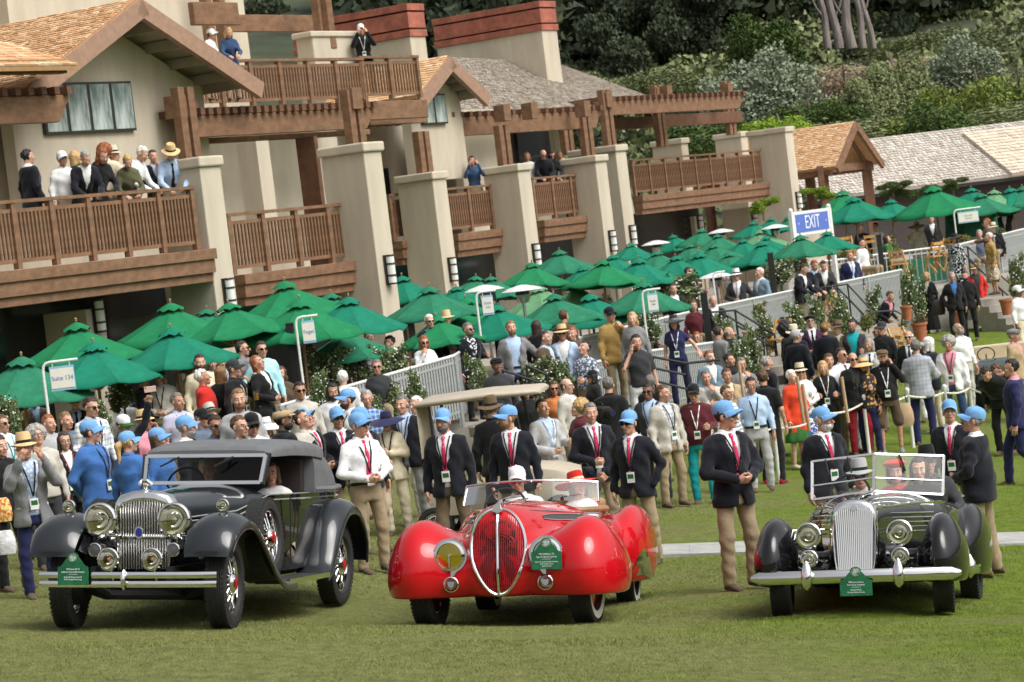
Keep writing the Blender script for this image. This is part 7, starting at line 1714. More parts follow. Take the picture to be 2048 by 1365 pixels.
# ---------------------------------------------------------------- red streamlined cabriolet
def car_b():
    e = car_frame('red_cabriolet', 'glossy red streamlined 1930s open cabriolet with oval grille', (856, 1252, 219), (1184, 1246, 223), (1288, 1210, 196), R_(9.8))
    wheel(e, -.72, 0, .36, .20, steer=R_(-5), spokes=False, white=False, hub='redisc'); wheel(e, .72, 0, .36, .20, steer=R_(-5), spokes=False, white=True, hub='redisc')
    for x in (-.72, .72): wheel(e, x, 2.95, .36, .19, white=True, spokes=False, hub='redisc')
    def bar_(X, Y, Z, ks, p=2.6):
        """fuselage: ks rows y,w,zb,zt"""
        ks = np.array(ks); w = np.interp(Y, ks[:, 0], ks[:, 1]); zb = np.interp(Y, ks[:, 0], ks[:, 2]); zt = np.interp(Y, ks[:, 0], ks[:, 3]); c = (zb+zt)/2; hh = (zt-zb)/2
        r = (np.abs(X/w)**p+np.abs((Z-c)/hh)**p)**(1/p); d = (r-1)*np.minimum(w, hh)
        return smax(smax(d, ks[0, 0]-Y, .08), Y-ks[-1, 0], .1)
    HD = crom([(-.46, .22, .26, .95), (-.36, .27, .25, 1.04), (-.1, .33, .25, 1.085), (.4, .43, .25, 1.10), (.9, .54, .26, 1.11), (1.4, .64, .26, 1.10)], 24)
    TB = crom([(.8, .58, .26, .93), (1.4, .72, .25, .985), (2.2, .78, .25, .99), (3.0, .76, .26, .99), (3.7, .62, .30, .93), (4.3, .36, .36, .72), (4.6, .16, .42, .56)], 30)
    def fn(X, Y, Z):
        ax = np.abs(X)
        d = bar_(X, Y, Z, HD, 2.5)
        # peaked crease along the bonnet
        d = smin(d, bar_(X, Y, Z, TB, 3.2), .10)
        # front pontoon fenders
        f = ellip(ax, Y, Z, (.75, -.02, .50), (.31, .56, .465)); f = smin(f, ellip(ax, Y, Z, (.80, .12, .42), (.28, .60, .34)), .12)
        f = smin(f, ellip(ax, Y, Z, (.70, .75, .46), (.30, 1.0, .36)), .25)
        a = sbox(X, Y, Z, (0, .02, .50), (1.3, .94, .50), .22)     # front apron between the fenders
        f = smin(f, a, .26); d = smin(d, f, .12)
        # rear fenders
        r = ellip(ax, Y, Z, (.78, 3.0, .56), (.23, .82, .47)); d = smin(d, r, .08)
        d = smax(d, .265-Z, .03)
        # cockpit
        c = sbox(X, Y, Z, (0, 2.10, 1.15), (1.18, 1.45, .75), .2); d = smax(d, -c, .03)
        return d
    V, Q, N = sdf_mesh(fn, (-1.2, -.75, .2), (1.2, 4.75, 1.25), .028, 4, True)
    me = make_mesh('body', V, Q, normals=N); link('body', me, REDPAINT, e)
    # grille: egg outline on the nose
    def egg(k, n=40):
        o = []
        for a in np.arange(n)*2*math.pi/n:
            s_, c_ = math.sin(a), math.cos(a); z = .70+ (.345*c_ if c_ > 0 else .415*c_); t = (z-.70)/.345
            w_ = .245*abs(s_)**.86*(1 if c_ > 0 else 1-.28*(abs(c_)**1.6)); o.append((math.copysign(w_, s_)*k, .70+(z-.70)*k))
        return o
    def nose_y(x, z):
        # outermost y of the body at x,z by marching
        yy = np.linspace(-.75, .2, 191); d = fn(np.full(191, x), yy, np.full(191, z)); i = np.argmax(d < 0); return yy[i] if (d < 0).any() else -.3
    E1 = egg(1.0); NY = {}
    P = [(x, nose_y(x, z)-.012, z) for x, z in E1]
    ysm = np.array([p[1] for p in P]); ysm = (np.roll(ysm, 1)+ysm+np.roll(ysm, -1))/3; P = [(p[0], y, p[2]) for p, y in zip(P, ysm)]
    mb = MB(); mb.tube(P, .016, 8, closed=True); mb.build('grille_surround', CHROME, e, smooth=True)
    mb = MB(); cen = np.array([0, 0, .70]); core = [(x, nose_y(x, z)-.004, z) for x, z in egg(.99)]; cy = nose_y(0, .7)-.004
    rings = [core]+[[(x*k, y*k+cy*(1-k), .70+(z-.70)*k) for x, y, z in core] for k in (.7, .4, .1)]
    rings = [[(x, nose_y(x, z)-.004, z) for x, y, z in r_] for r_ in rings]
    mb.loft(rings, caps=True, flip=True); mb.build('grille_core', mat('grille_dark', (.05, .002, .004), .6), e, smooth=True)
    for i in range(27):
        x = -.234+.018*i
        zs = [z for xx, z in egg(.985, 120) if abs(xx-x) < .012]
        if abs(x) < .012 or len(zs) < 2: continue
        z0, z1 = min(zs), max(zs); zz = np.linspace(z0, z1, 9); pts = [(x, nose_y(x, z)-.013, z) for z in zz]
        mb = MB(); mb.tube(pts, .0036, 4); mb.build('grille_bar', mat('grille_red', (.30, .006, .01), .35), e)
    zz = np.linspace(.29, 1.045, 14); mb = MB(); mb.tube([(0, nose_y(0, z)-.016, z) for z in zz], .014, 8); mb.build('grille_spine', CHROME, e, smooth=True)
    # electric fan behind the bars
    mb = MB()
    for r_ in (.05, .08, .11, .14): mb.tube([(.02+r_*math.cos(a), nose_y(0, .72)-.008, .70+r_*math.sin(a)) for a in np.arange(24)*math.pi/12], .0035, 4, closed=True)
    for k in range(8): a = k*math.pi/4; mb.bar((.02, nose_y(0, .7)-.008, .70), (.02+.14*math.cos(a), nose_y(0, .7)-.008, .70+.14*math.sin(a)), .012, .004)
    mb.build('fan_guard', mat('fan_red', (.20, .02, .02), .5), e)
    mb = MB(); mb.tube([(0, nose_y(0, 1.045)-.01, 1.05), (0, nose_y(0, 1.06)+.03, 1.10), (0, -.2, 1.10), (0, .5, 1.112), (0, 1.25, 1.125)], [.022, .02, .012, .009, .008], 8); mb.build('bonnet_strip', CHROME, e, smooth=True)
    mb = MB(); L = [(-.045, 1.03), (-.025, 1.085), (0, 1.10), (.025, 1.085), (.045, 1.03), (0, 1.01)]; mb.prism(L, -.02, .02, lambda u, v, t: (u, nose_y(0, 1.0)+t-.01, v)); o = mb.build('nose_badge', CHROME, e)
    for sd_ in (-1, 1):
        # headlights set in chrome shield bezels
        y0 = nose_y(sd_*.435, .64)
        lamp(e, sd_*.435, y0-.035, .645, .125, .16, lens=LENSY if sd_ < 0 else LENS, rimk=1.06, vein=True)
        mb = MB(); mb.prism([(.155*math.cos(a), .155*math.sin(a)-(.03 if math.sin(a) < -.95 else 0)) for a in np.arange(32)*math.pi/16], y0-.03, y0+.08, lambda u, v, t: (sd_*.435+u, t, .645+v)); mb.build('lamp_bezel', CHROME, e, smooth=True, sharp=40)
        y1 = nose_y(sd_*.425, .39); o = lamp(e, sd_*.425, y1-.03, .39, .068, .1, name='driving_lamp')
        mb = MB(); mb.prism([(-.03, .025), (.03, .025), (.028, -.01), (0, -.035), (-.028, -.01)], -.016, -.012, lambda u, v, t: (u, t, v)); mb.build('lamp_shield', CHROME, o)
        # bonnet flank: strip and vent
        def side_x(y, z):
            return flank(fn, y, z, sd_, .66 if z > .85 else 1.15)
        mb = MB(); pts = [(side_x(y, z)+sd_*.004, y, z) for y, z in zip(np.linspace(.0, 1.9, 16), np.linspace(1.03, .95, 16)**1.)]; mb.tube(pts, .0085, 6); mb.build('side_strip', CHROME, e, smooth=True)
        mb = MB(); G = []
        for v in np.linspace(-1, 1, 5): G.append([(side_x(y, .955-.02*(y-.3)+.028*v*(1-.5*abs(2*t-1)**3))+sd_*.005, y, .955-.02*(y-.3)+.028*v*(1-.5*abs(2*t-1)**3)) for t, y in zip(np.linspace(0, 1, 14), np.linspace(.15, 1.25, 14))])
        mb.grid(G, flip=sd_ > 0); mb.build('bonnet_vent', mat('vent_mesh', (.10, .10, .10), .45, .7, var=.5, scale=180), e, smooth=True)
        for v in (-1, 1):
            mb = MB(); mb.tube([(p[0]+sd_*.004, p[1], p[2]) for p in G[0 if v < 0 else -1]], .006, 5); mb.build('vent_trim', CHROME, e, smooth=True)
        # chrome skirt spears
        mb = MB(); L = []
        for t in np.linspace(0, 1, 18):
            y = .55+2.0*t if False else .5+1.75*t; zt_ = .28+.05+.26*math.exp(-((t-.86)/.16)**2); r0 = []
            for zq in np.linspace(.265, zt_, 6): r0.append((side_x(y, zq)+sd_*.007, y, zq))
            L.append(r0)
        mb.grid(L, flip=sd_ < 0); mb.build('sill_spear', CHROME, e, smooth=True)
        mb = MB(); L = []
        for t in np.linspace(0, 1, 14):
            y = 2.3+1.3*t; zt_ = .29+.30*math.exp(-((t-.12)/.2)**2); L.append([(side_x(y, zq)+sd_*.008, y, zq) for zq in np.linspace(.265, zt_, 6)])
        mb.grid(L, flip=sd_ < 0); mb.build('fender_spear', CHROME, e, smooth=True)
    # windscreen: low raked curved, chrome framed
    n = 17; bot = [(x, 1.22+.16*(x/.66)**2*1.2-.0, 1.105-.03*(x/.66)**2) for x in np.linspace(-.66, .66, n)]; top = [(x*.97, y+.13, 1.295-.035*(x/.66)**2) for x, y, z in bot]
    mb = MB(); mb.grid([bot, top]); mb.build('windscreen', GLS, e, smooth=True)
    for ln in (top, [bot[0], top[0]], [bot[-1], top[-1]]): mb = MB(); mb.tube(ln, .013, 6); mb.build('windscreen_frame', CHROME, e, smooth=True)
    for x in (-.22, .34): mb = MB(); mb.lathe([(.018, 0), (.014, .03)], 8, tr(x, 1.2, 1.1)); mb.bar((x, 1.2, 1.13), (x+.18, 1.25, 1.15), .005, .006); mb.build('wiper', UNDER, e)
    # cockpit
    mb = MB(); mb.box((0, 2.0, .62), (1.15, 1.3, .1)); mb.build('cockpit_floor', LEATHD, e)
    for x in (-.3, .3):
        mb = MB(); mb.box((x, 2.35, .72), (.52, .55, .16)); o = mb.build('seat', LEATH, e); b = o.modifiers.new('b', 'BEVEL'); b.width = .05; b.segments = 3
        mb = MB(); mb.box((x, 2.66, .90), (.52, .14, .42)); o = mb.build('seat_back', LEATH, e); b = o.modifiers.new('b', 'BEVEL'); b.width = .05; b.segments = 3
    mb = MB(); mb.tube([(-.3+.2*math.cos(a), 1.72+.07*math.sin(a), 1.06+.17*math.sin(a)) for a in np.arange(24)*math.pi/12], .012, 6, closed=True); mb.build('steering_wheel', UNDER, e, smooth=True)
    rim = [(.6*np.sign(math.cos(a))*abs(math.cos(a))**.45, 2.1+.74*np.sign(math.sin(a))*abs(math.sin(a))**.5, 1.0) for a in np.arange(40)*math.pi/20]
    mb = MB(); mb.tube(rim, .03, 8, closed=True); mb.build('cockpit_roll', LEATH, e, smooth=True)
    mb = MB(); mb.box((0, 1.5, .33), (1.3, 3.4, .1)); mb.build('floor_pan', UNDER, e); mb = MB(); mb.tube([(-.7, 0, .3), (.7, 0, .3)], .04, 8); mb.build('front_axle', UNDER, e)
    y0 = nose_y(.435, .64)
    plaque(e.matrix_world@tr(.45, y0-.10, .60), 'green entry plaque hung over the left headlight of the red car', [('1936 Delahaye 135', .022), ('Figoni & Falaschi Cabriolet', .021), ('-', 0), ('Robert M. Lee Automobile Collection', .0165), ('Anne Brockinton Lee', .0165), ('Sparks, Nevada', .0165)], wd=.27, hg=.19)
    return e
# ---------------------------------------------------------------- black cabriolet
def car_c():
    e = car_frame('black_cabriolet', 'glossy black 1930s cabriolet with tall white-chrome grille and V windscreen', (1564, 1235, 222), (1893, 1226, 226), (1955, 1200, 196), R_(14.5))
    wr = .36
    for x in (-.72, .72): wheel(e, x, 0, wr, .19, steer=R_(5)); wheel(e, x, 3.05, wr, .19)
    HD = crom([(-.34, .20, .36, .93), (-.2, .23, .36, .985), (.2, .31, .36, 1.03), (.7, .43, .36, 1.07), (1.2, .55, .36, 1.10), (1.5, .62, .36, 1.10)], 22)
    TB = crom([(1.0, .52, .33, .98), (1.5, .66, .32, 1.04), (2.2, .72, .32, 1.05), (3.0, .70, .33, 1.04), (3.8, .55, .36, .95), (4.4, .3, .4, .72)], 26)
    def bar_(X, Y, Z, ks, p):
        w = np.interp(Y, ks[:, 0], ks[:, 1]); zb = np.interp(Y, ks[:, 0], ks[:, 2]); zt = np.interp(Y, ks[:, 0], ks[:, 3]); c = (zb+zt)/2; hh = (zt-zb)/2
        r = (np.abs(X/w)**p+np.abs((Z-c)/hh)**p)**(1/p); d = (r-1)*np.minimum(w, hh); return smax(smax(d, ks[0, 0]-Y, .03), Y-ks[-1, 0], .1)
    def fn(X, Y, Z):
        ax = np.abs(X); d = bar_(X, Y, Z, HD, 3.2); d = smin(d, bar_(X, Y, Z, TB, 4.), .06)
        f = ellip(ax, Y, Z, (.74, -.02, .52), (.185, .50, .37)); f = smin(f, ellip(ax, Y, Z, (.76, .05, .46), (.19, .56, .28)), .08); f = smin(f, ellip(ax, Y, Z, (.70, .75, .42), (.16, .85, .25)), .15); d = smin(d, f, .05)
        a = sbox(ax, Y, Z, (.42, .05, .45), (.5, .5, .26), .10); d = smin(d, a, .07)      # valances beside the grille
        r = ellip(ax, Y, Z, (.74, 3.05, .54), (.2, .72, .45)); d = smin(d, r, .05)
        d = smin(d, sbox(ax, Y, Z, (.74, 1.6, .33), (.26, 1.6, .07), .03), .05)
        d = smax(d, .28-Z, .02)
        c = sbox(X, Y, Z, (0, 2.35, 1.2), (1.12, 1.5, .8), .15); d = smax(d, -c, .03)
        return d
    V, Q, N = sdf_mesh(fn, (-1.05, -.65, .24), (1.05, 4.6, 1.2), .027, 4, True)
    link('body', make_mesh('body', V, Q, normals=N), BLACKPAINT, e)
    def out_y(x, z):
        yy = np.linspace(-.75, .4, 231); d = fn(np.full(231, x), yy, np.full(231, z)); i = np.argmax(d < 0); return yy[i] if (d < 0).any() else -.3
    # grille
    out = [(-.150, .33), (-.178, .5), (-.192, .75), (-.182, .88), (-.14, .955), (-.07, .985), (0, .99), (.07, .985), (.14, .955), (.182, .88), (.192, .75), (.178, .5), (.150, .33)]
    def gy(z): return -.42+.10*(z-.33)/.66
    def ring(k, dy): return [(x*k, gy(z)+dy, .33+(z-.33)*(1 if z < .5 else k)) for x, z in out]
    mb = MB(); mb.grid([ring(1.06, .14), ring(1.06, -.0), ring(1.0, -.03), ring(.92, -.02), ring(.9, .02)], flip=True); mb.build('grille_shell', CHROME, e, smooth=True, sharp=60)
    mb = MB(); mb.add(ring(.93, .012), [list(range(13))[::-1]]); mb.build('grille_core', mat('grille_backing', (.25, .25, .26), .4, .6), e)
    GB = mat('grille_bar_polish', (.86, .86, .86), .38, .75, var=.02)
    for i in range(19):
        x = -.162+.018*i; zt = .94+.04*(1-(abs(x)/.17)**2); 
        mb = MB(); mb.bar((x*.86, gy(.35)-.008, .35), (x, gy(zt*.95)-.012, zt*.985-.01), .0115, .03, up=(0, -1, 0)); mb.build('grille_bar', GB, e)
    mb = MB(); mb.lathe([(.028, -.02), (.03, -.012), (.028, 0)], 16, tr(0, gy(.95)-.02, .955), axis='y'); mb.build('badge', CHROME, e, smooth=True)
    mb = MB(); L = [[(s_*w_, y, z) for s_ in (-1, -.5, .5, 1)] for y, z, w_ in ((-.28, 1.0, .018), (.0, 1.035, .022), (.5, 1.072, .018), (1.2, 1.12, .014))]; 
    mb.tube([(0, -.30, 1.0), (0, -.1, 1.035), (0, .5, 1.07), (0, 1.25, 1.115)], [.03, .026, .018, .014], 8, sq=.6); mb.build('bonnet_strip', CHROME, e, smooth=True)
    for sd_ in (-1, 1):
        lamp(e, sd_*.40, -.42, .725, .112, .15); lamp(e, sd_*.40, -.44, .52, .078, .11, name='driving_lamp', lens=LENS)
        mb = MB(); mb.tube([(sd_*.40, -.35, .62), (sd_*.40, -.15, .55)], .02, 8); mb.build('lamp_stem', CHROME, e, smooth=True)
        def side_x(y, z):
            return flank(fn, y, z, sd_, .62 if z > .6 else 1.05)
        # bright flank moulding and louvres
        mb = MB(); ys = np.linspace(-.2, 1.9, 18); mb.tube([(side_x(y, .955+.04*sstep(-.2, 1.2, y))+sd_*.004, y, .955+.04*sstep(-.2, 1.2, y)) for y in ys], np.concatenate([[.03, .026], np.full(16, .014)]), 8); mb.build('flank_moulding', CHROME, e, smooth=True)
        for k in range(5):
            z = .90-.042*k; ys = np.linspace(.12, 1.15, 10); mb = MB(); mb.tube([(side_x(y, z)+sd_*.004, y, z) for y in ys], .0065, 6); mb.build('louvre', CHROME, e, smooth=True)
        # bumper bullets (overriders)
        mb = MB(); mb.lathe([(.005, -.11), (.04, -.08), (.052, -.02), (.05, .05), (.03, .11), (.005, .145)], 16, tr(sd_*.40, -.66, .36)@Matrix.Rotation(0, 4, 'X')); mb.build('overrider', CHROME, e, smooth=True)
        mb = MB(); mb.lathe([(.005, -.11), (.05, -.06), (.055, .03), (.005, .11)], 14, tr(sd_*.93, .38, .40)); mb.build('fender_tip', CHROME, e, smooth=True)
        mb = MB(); mb.bar((sd_*.86, 1.0, .37), (sd_*.87, 2.3, .37), .02, .03); mb.build('sill_trim', CHROME, e)
        mb = MB(); mb.bar((sd_*.36, -.55, .36), (sd_*.36, .2, .38), .05, .06); mb.build('bumper_iron', UNDER, e)
    P = [(x, -.62+.16*(abs(x)/.92)**2.2, .36) for x in np.linspace(-.92, .92, 25)]
    L = []
    for p in P:
        k = 1-.75*max(0, (abs(p[0])-.86)/.06)**2*.8; L.append([(p[0], p[1]+.035*math.sin(a)*-1*.9, p[2]+.058*k*math.cos(a)) for a in np.arange(10)*2*math.pi/10])
    mb = MB(); mb.loft(L, caps=True, flip=True); mb.build('bumper', CHROME, e, smooth=True, sharp=60)
    # V windscreen in white-chrome frame
    for sd_ in (-1, 1):
        a0, a1, b0, b1 = np.array([0, 1.25, 1.115]), np.array([sd_*.62, 1.50, 1.06]), np.array([0, 1.42, 1.47]), np.array([sd_*.63, 1.68, 1.43])
        mb = MB(); mb.add([a0, a1, b1, b0], [[0, 1, 2, 3]]); mb.build('windscreen', GLS, e)
        m0, m1 = a0+(b0-a0)*.36, a1+(b1-a1)*.36
        for p, q, w_ in ((a0, b0, .03), (a1, b1, .026), (a0, a1, .02), (b0, b1, .02), (m0, m1, .012)): mb = MB(); mb.bar(p, q, w_, .02, up=(0, -1, .3)); mb.build('windscreen_frame', mat('polished_frame', (.82, .82, .82), .2, .7, var=.02), e)
        for fx in ((.42, .78) if sd_ < 0 else (.36,)):
            t = b0+(b1-b0)*fx; u_ = a0+(a1-a0)*(fx-(.16 if sd_ < 0 else -.22)); q = t+(u_-t)*.42; mb = MB(); mb.bar(t+[0, -.03, 0], q+[0, -.03, 0], .014, .016); mb.build('wiper', UNDER, e)
    mb = MB(); mb.box((0, 2.3, .72), (1.1, 1.4, .1)); mb.build('cockpit_floor', LEATHD, e)
    mb = MB(); mb.box((0, 2.75, .95), (1.1, .16, .4)); o = mb.build('seat_back', LEATHD, e); b = o.modifiers.new('b', 'BEVEL'); b.width = .05; b.segments = 3
    mb = MB(); mb.tube([(-.3+.19*math.cos(a), 1.85+.06*math.sin(a), 1.12+.17*math.sin(a)) for a in np.arange(24)*math.pi/12], .012, 6, closed=True); mb.build('steering_wheel', UNDER, e, smooth=True)
    L = []
    for y, w, z, h_ in ((3.15, .66, 1.04, .02), (3.3, .68, 1.06, .08), (3.7, .62, 1.0, .10), (4.1, .5, .9, .07), (4.3, .4, .82, .02)): L.append([(w*math.cos(a), y, z+h_*math.sin(a)) for a in np.arange(16)*math.pi/8])
    mb = MB(); mb.loft(L, flip=True); mb.build('folded_top', CANVAS, e, smooth=True)
    mb = MB(); mb.box((0, 1.6, .33), (1.1, 3.2, .1)); mb.build('floor_pan', UNDER, e); mb = MB(); mb.tube([(-.7, 0, .33), (.7, 0, .33)], .04, 8); mb.build('front_axle', UNDER, e)
    plaque(e.matrix_world@tr(0.03, -.68, .275), 'green entry plaque on the bumper of the black car', [('1936 Lancia Astura', .021), ('Pinin Farina Cabriolet', .021), ('-', 0), ('Richard Mattei', .019), ('Paradise Valley, Arizona', .019)], wd=.28, hg=.17)
    return e
CA, CB, CC = car_a(), car_b(), car_c()
# ================================================================ people in the cars
def rider(car, x, y, z, label, **k):
    P = np.array(car.matrix_world@Vector((x, y, z))); px, py, s = proj(P); k.setdefault('group', 'people riding in the cars')
    return person(px, py, s, label, legs='ride', snap=False, **k)
rider(CB, -.30, 2.42, 1.42, 'driver of the red car in white cap and sunglasses', top='shirt', tc='white', hat='cap', htc='white', hc='dark', shades=1, arms=('wheel', 'wheel'), skin='tan', face=-5)
rider(CB, .30, 2.45, 1.40, 'passenger of the red car under a cream hat with red brim', **F, top='blouse', tc='white', hat='wide', htc='red', hb='cream', hair='bob', hc='brown', face=25, nod=10)
rider(CC, -.28, 2.45, 1.44, 'driver of the black car in pale hat behind the windscreen', top='jacket', tc='greige', hat='fedora', htc='lgrey', hc='grey', arms=('wheel', 'wheel'), shades=1)
rider(CC, .02, 2.95, 1.46, 'rear passenger of the black car in red headscarf', **F, top='blouse', tc='red', hat='beret', htc='red', hair='bob', hc='dark')
rider(CC, .30, 2.5, 1.45, 'front passenger of the black car with dark fringe', **F, top='jacket', tc='black', hair='bob', hc='black')
rider(CC, .34, 3.0, 1.56, 'man in dark fedora and grey jacket riding in the back of the black car', top='jacket', tc='char', hat='fedora', htc='black', hc='grey', arms=('side', 'rail'), face=10)
rider(CA, -.33, 2.62, 1.50, 'driver of the grey-topped car behind the windscreen', top='shirt', tc='white', hc='grey', arms=('wheel', 'wheel'))
rider(CA, .33, 2.62, 1.48, 'passenger of the grey-topped car in white', **F, top='blouse', tc='white', hair='bob', hc='brown')
# ================================================================ golf carts
BEIGE = mat('cart_beige', (.46, .40, .31), .55, var=.06); CGREEN = mat('cart_green', (.008, .035, .025), .2, coat=.8, var=.1)
def cart(px, py, s, yaw, label, roof=True, body=BEIGE):
    """px,py: ground point under the cart centre"""
    P = W(px, py, s); P[2] = float(gz(P[0], P[1])); e = empty('golf_cart', label, 'golf cart', M=tr(*P)@rz(yaw))
    for x in (-.48, .48):
        for y in (-.85, .85): wheel(e, x, y, .24, .18, spokes=False, hub='none')
    L = [[(w*a, y, z0+(z1-z0)*b) for a, b in ((-1, 0), (-1.02, .5), (-.9, .9), (-.6, 1), (.6, 1), (.9, .9), (1.02, .5), (1, 0))] for y, w, z0, z1 in ((-1.25, .42, .36, .55), (-1.15, .5, .32, .74), (-.8, .54, .36, .86), (-.45, .5, .36, .92), (-.4, .48, .36, .6))]
    mb = MB(); mb.loft(L, flip=False); mb.build('front_cowl', body, e, smooth=True, sharp=40)
    for x in (-.33, .33): lamp(e, x, -1.19, .6, .07, .06)
    mb = MB(); mb.box((0, .1, .34), (1.05, 1.5, .08)); mb.build('floor', UNDER, e)
    mb = MB(); mb.box((0, .45, .50), (1.06, .9, .3)); o = mb.build('seat_box', body, e)
    for yz, dz, nm in (((.3, .70), (.5, .12), 'seat'), ((.58, .93), (.12, .4), 'seat_back')):
        mb = MB(); mb.box((0, *yz), (1.05, *dz)); o = mb.build(nm, mat('cart_cream', (.6, .5, .34), .5, var=.05), e); b = o.modifiers.new('b', 'BEVEL'); b.width = .04; b.segments = 3
    mb = MB(); mb.tube([(-.25+.17*math.cos(a), -.30+.1*math.sin(a), 1.0+.13*math.sin(a)) for a in np.arange(20)*math.pi/10], .013, 6, closed=True); mb.tube([(-.25, -.30, 1.0), (-.25, -.5, .8)], .014, 6); mb.build('steering_wheel', UNDER, e, smooth=True)
    mb = MB(); mb.tube([(-.52, -1.28, .45), (0, -1.33, .45), (.52, -1.28, .45)], .04, 8); mb.build('bumper', UNDER, e, smooth=True)
    if roof:
        for x in (-.5, .5):
            for y in (-.5, .75): mb = MB(); mb.tube([(x, y, .6), (x*.98, y+(.12 if y < 0 else 0), 1.85)], .02, 6); mb.build('roof_post', BLACKM, e, smooth=True)
        L = []
        for y, w, z, h_ in ((-.75, .54, 1.86, .05), (-.7, .60, 1.87, .09), (0, .62, 1.89, .11), (.85, .60, 1.87, .10), (.95, .54, 1.85, .05)): L.append([(w*np.sign(math.cos(a))*abs(math.cos(a))**.35, y, z+h_*np.sign(math.sin(a))*abs(math.sin(a))**.6*.5) for a in np.arange(24)*math.pi/12])
        mb = MB(); mb.loft(L, flip=True); mb.build('roof', BEIGE, e, smooth=True, sharp=60)
        G = [[(x, .92-.10*(1-(x/.55)**2)*math.sin(t*3.1), 1.84-.7*t) for x in np.linspace(-.55, .55, 9)] for t in np.linspace(0, 1, 6)]
        mb = MB(); mb.grid(G); mb.build('rear_canvas', mat('cart_canvas', (.45, .39, .29), .9, var=.08, bump=.2, bscale=9), e, smooth=True)
    return e
cart(1010, 1050, 148, R_(82), 'beige golf cart with roof behind the red car')
cart(2000, 722, 100, R_(-12), 'dark green golf cart with tan seat at the right edge', roof=False, body=CGREEN)
# ================================================================ rope barrier
ROPE = mat('white_rope', (.75, .72, .64), .85, var=.1, bump=.6, bscale=90, stretch=(1, 1, 1))
pts = [(1332, 957, 133, .0), (1424, 900, 134, 1.), (1545, 842, 125, 1.), (1651, 826, 120, 1.), (1727, 803, 117, 1.), (1815, 790, 114, 1.), (1888, 772, 112, 1.), (1937, 760, 110, 1.), (2065, 766, 116, 1.)]
tops = []
lbl = ['beside the teal trousers', 'behind the man in black polo', 'in front of the blond woman in black', 'left of the brown shorts', 'behind the pale checked jacket', 'right of the checked jacket', 'at the bending people', 'beyond the right edge']
for i, (px, py, s, pst) in enumerate(pts):
    T_ = W(px, py, s); g_ = float(gz(T_[0], T_[1])); tops.append(np.array([T_[0], T_[1], g_+.98 if pst else g_+.72]))
    if pst:
        e = empty('rope_post', 'white rope barrier post '+lbl[i-1], 'post', 'white rope posts', loc=(T_[0], T_[1], g_))
        mb = MB(); mb.lathe([(.032, 0), (.032, .96), (.04, .97), (.04, .985)], 14); mb.build('shaft', WHITEP, e, smooth=True, sharp=40)
        mb = MB(); mb.lathe([(.005, .98), (.035, .99), (.047, 1.02), (.035, 1.055), (.003, 1.068)], 14); mb.build('ball_top', WHITEP, e, smooth=True)
rl = ['from the tan blazer to the teal trousers', 'behind the tall official', 'in front of the coral jacket', 'in front of the champagne drinkers', 'in front of the brown shorts', 'behind the black car passengers', 'between the last two posts', 'running out at the right edge']
for i in range(len(tops)-1):
    a_, b_ = tops[i], tops[i+1]; t = np.linspace(0, 1, 40); L_ = np.linalg.norm(b_-a_); p = a_+(b_-a_)*t[:, None]; p[:, 2] -= .06+.42*min(1, L_/2.2)*.5*t*(1-t)*2
    e = empty('rope', 'white twisted rope '+rl[i], 'rope', 'white rope barrier', loc=a_); mb = MB()
    for ph in (0, 2.1, 4.2):
        u = np.linspace(0, L_*42, 40*1)
        q = p-a_; q = q+.009*np.stack([np.cos(u+ph)*0, np.cos(u+ph), np.sin(u+ph)], 1); mb.tube(q, .012, 5)
    mb.build('strands', ROPE, e, smooth=True)
# ================================================================ things in hands and small props
def prop(name, label, cat, px, py, s, fn, group=None, yaw=0.):
    e = empty(name, label, cat, group, M=tr(*W(px, py, s))@rz(yaw)); fn(e); return e
def phone(e, m='greige'):
    mb = MB(); mb.box((0, 0, 0), (.15, .009, .075)); o = mb.build('case', mat('phone_gold', (.65, .45, .38), .35, .3), e); b = o.modifiers.new('b', 'BEVEL'); b.width = .004
    mb = MB(); mb.lathe([(.008, -.0048), (.008, -.006)], 10, tr(-.055, 0, .022), axis='y'); mb.build('camera_lens', UNDER, e)
prop('phone', 'pink-gold phone held up by the man in straw hat and grey blazer', 'phone', 43, 903, 182, phone)
prop('phone', 'phone raised high above the crowd at left', 'phone', 300, 779, 160, phone, yaw=.3)
def glass(e):
    mb = MB(); mb.lathe([(.03, -.10), (.004, -.095), (.004, -.02), (.016, .0), (.026, .05), (.023, .09)], 14); mb.build('glass', glassmat('clear_glass', (.93, .95, .93), .04), e, smooth=True)
    mb = MB(); mb.lathe([(.013, .0), (.023, .05), (.001, .05)], 12); mb.build('wine', glassmat('champagne', (.85, .72, .35), .02), e, smooth=True)
for px, py, s, lb in ((1654, 775, 124, 'champagne glass of the blond woman in black'), (1621, 795, 122, 'champagne glass of the cream fedora woman'), (1708, 765, 120, 'champagne glass of the bald man in black')): prop('champagne_glass', lb, 'glass', px, py, s, glass, 'champagne glasses')
def tube_(e): mb = MB(); mb.lathe([(.028, -.38), (.028, .38)], 14, Matrix.Rotation(R_(-2), 4, 'Y')); mb.build('tube', mat('cardboard', (.45, .31, .19), .8, var=.1), e, smooth=True, sharp=40)
for px, py, s, lb in ((1612, 815, 124, 'long cardboard poster tube held by the coral jacket woman'), (1601, 800, 124, 'second poster tube beside the coral jacket'), (1690, 800, 122, 'poster tube under the arm of the man in white'), (1484, 770, 122, 'cardboard tube held by the man in glasses')): prop('poster_tube', lb, 'tube', px, py, s, tube_, 'poster tubes')
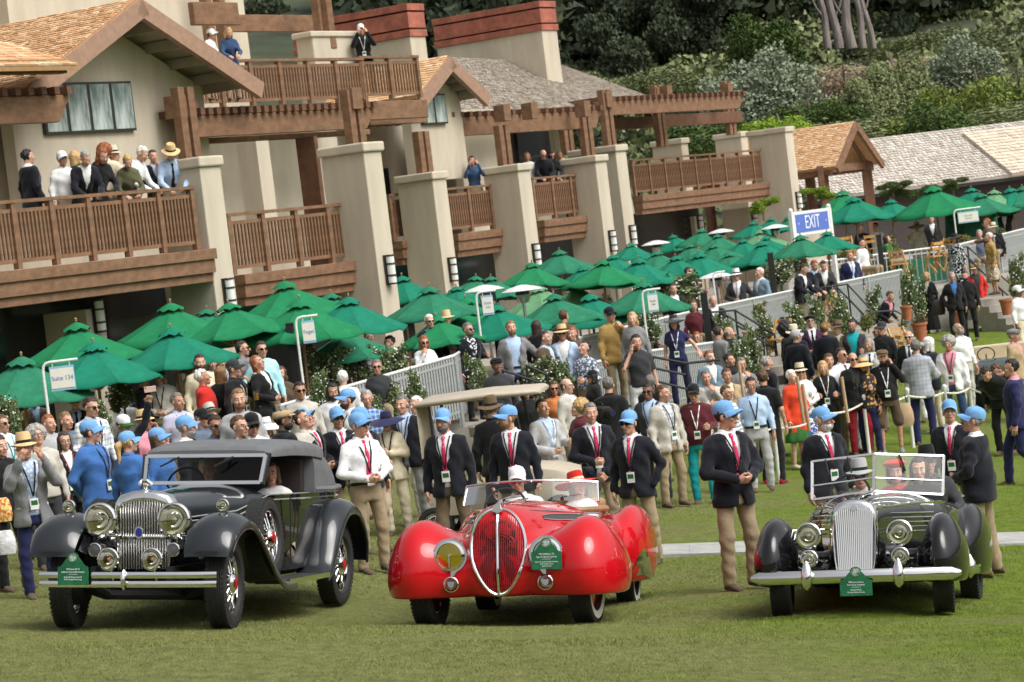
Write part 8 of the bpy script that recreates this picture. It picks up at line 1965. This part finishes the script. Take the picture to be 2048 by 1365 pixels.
def vcam(e):
    mb = MB(); mb.box((0, 0, 0), (.16, .34, .17)); o = mb.build('camera_body', UNDER, e); b = o.modifiers.new('b', 'BEVEL'); b.width = .02
    mb = MB(); mb.lathe([(.05, -.36), (.062, -.3), (.045, -.16)], 16, axis='y'); mb.build('lens_barrel', UNDER, e, smooth=True); mb = MB(); mb.lathe([(.045, -.365), (.001, -.362)], 16, axis='y'); mb.build('front_element', mat('lens_glass', (.02, .02, .05), .05), e)
    mb = MB(); mb.tube([(0, -.08, .09), (0, -.05, .14), (0, .1, .14), (0, .12, .09)], .012, 6); mb.build('carry_handle', UNDER, e)
prop('video_camera', 'black video camera behind the grey-haired official', 'camera', 1203, 826, 145, vcam, yaw=.4); prop('camera', 'black camera in the hands of the grey-haired official', 'camera', 1176, 943, 178, vcam, yaw=.2).scale = (.6, .5, .6)
def bag(mn, col):
    def f(e):
        L = [[(w*math.cos(a), d*math.sin(a), z) for a in np.arange(16)*math.pi/8] for w, d, z in ((.14, .05, -.2), (.17, .07, -.1), (.16, .07, .05), (.13, .04, .16), (.10, .02, .2))]; mb = MB(); mb.loft(L, flip=True); mb.build('bag', col, e, smooth=True)
        mb = MB(); mb.tube([(-.08, 0, .18), (-.05, 0, .34), (.05, 0, .34), (.08, 0, .18)], .008, 6); mb.build('strap', UNDER, e, smooth=True)
    return f
prop('carrier_bag', 'white plastic carrier bag at the left edge', 'bag', 12, 1085, 200, bag('a', mat('white_plastic', (.7, .7, .7), .35, var=.15, bump=.8, bscale=9))).scale = (.6, .6, .6)
prop('floral_bag', 'brightly patterned bag hanging at the left edge', 'bag', 4, 1020, 200, bag('b', mat('floral_print', (.6, .1, .03), .6, var=.2, scale=18, col2=(.7, .65, .2), stop=(.45, .55)))).scale = (.6, .6, .6)
prop('handbag', 'black handbag of the blond woman in black', 'bag', 1877, 615, 79, bag('c', LEATHD)); prop('shopping_bag', 'brown paper bag beside the pale checked jacket', 'bag', 1808, 830, 116, bag('d', MATS['cardboard']))
def beer(e): mb = MB(); mb.lathe([(.03, -.06), (.04, .06)], 16); mb.build('cup', glassmat('cup_plastic', (.95, .93, .9), .05), e, smooth=True); mb = MB(); mb.lathe([(.028, -.055), (.036, .035)], 16); mb.build('beer', mat('beer_amber', (.6, .28, .04), .2, var=.05), e, smooth=True)
prop('beer_cup', 'plastic cup of amber beer on the barrier at left', 'cup', 512, 792, 150, beer)
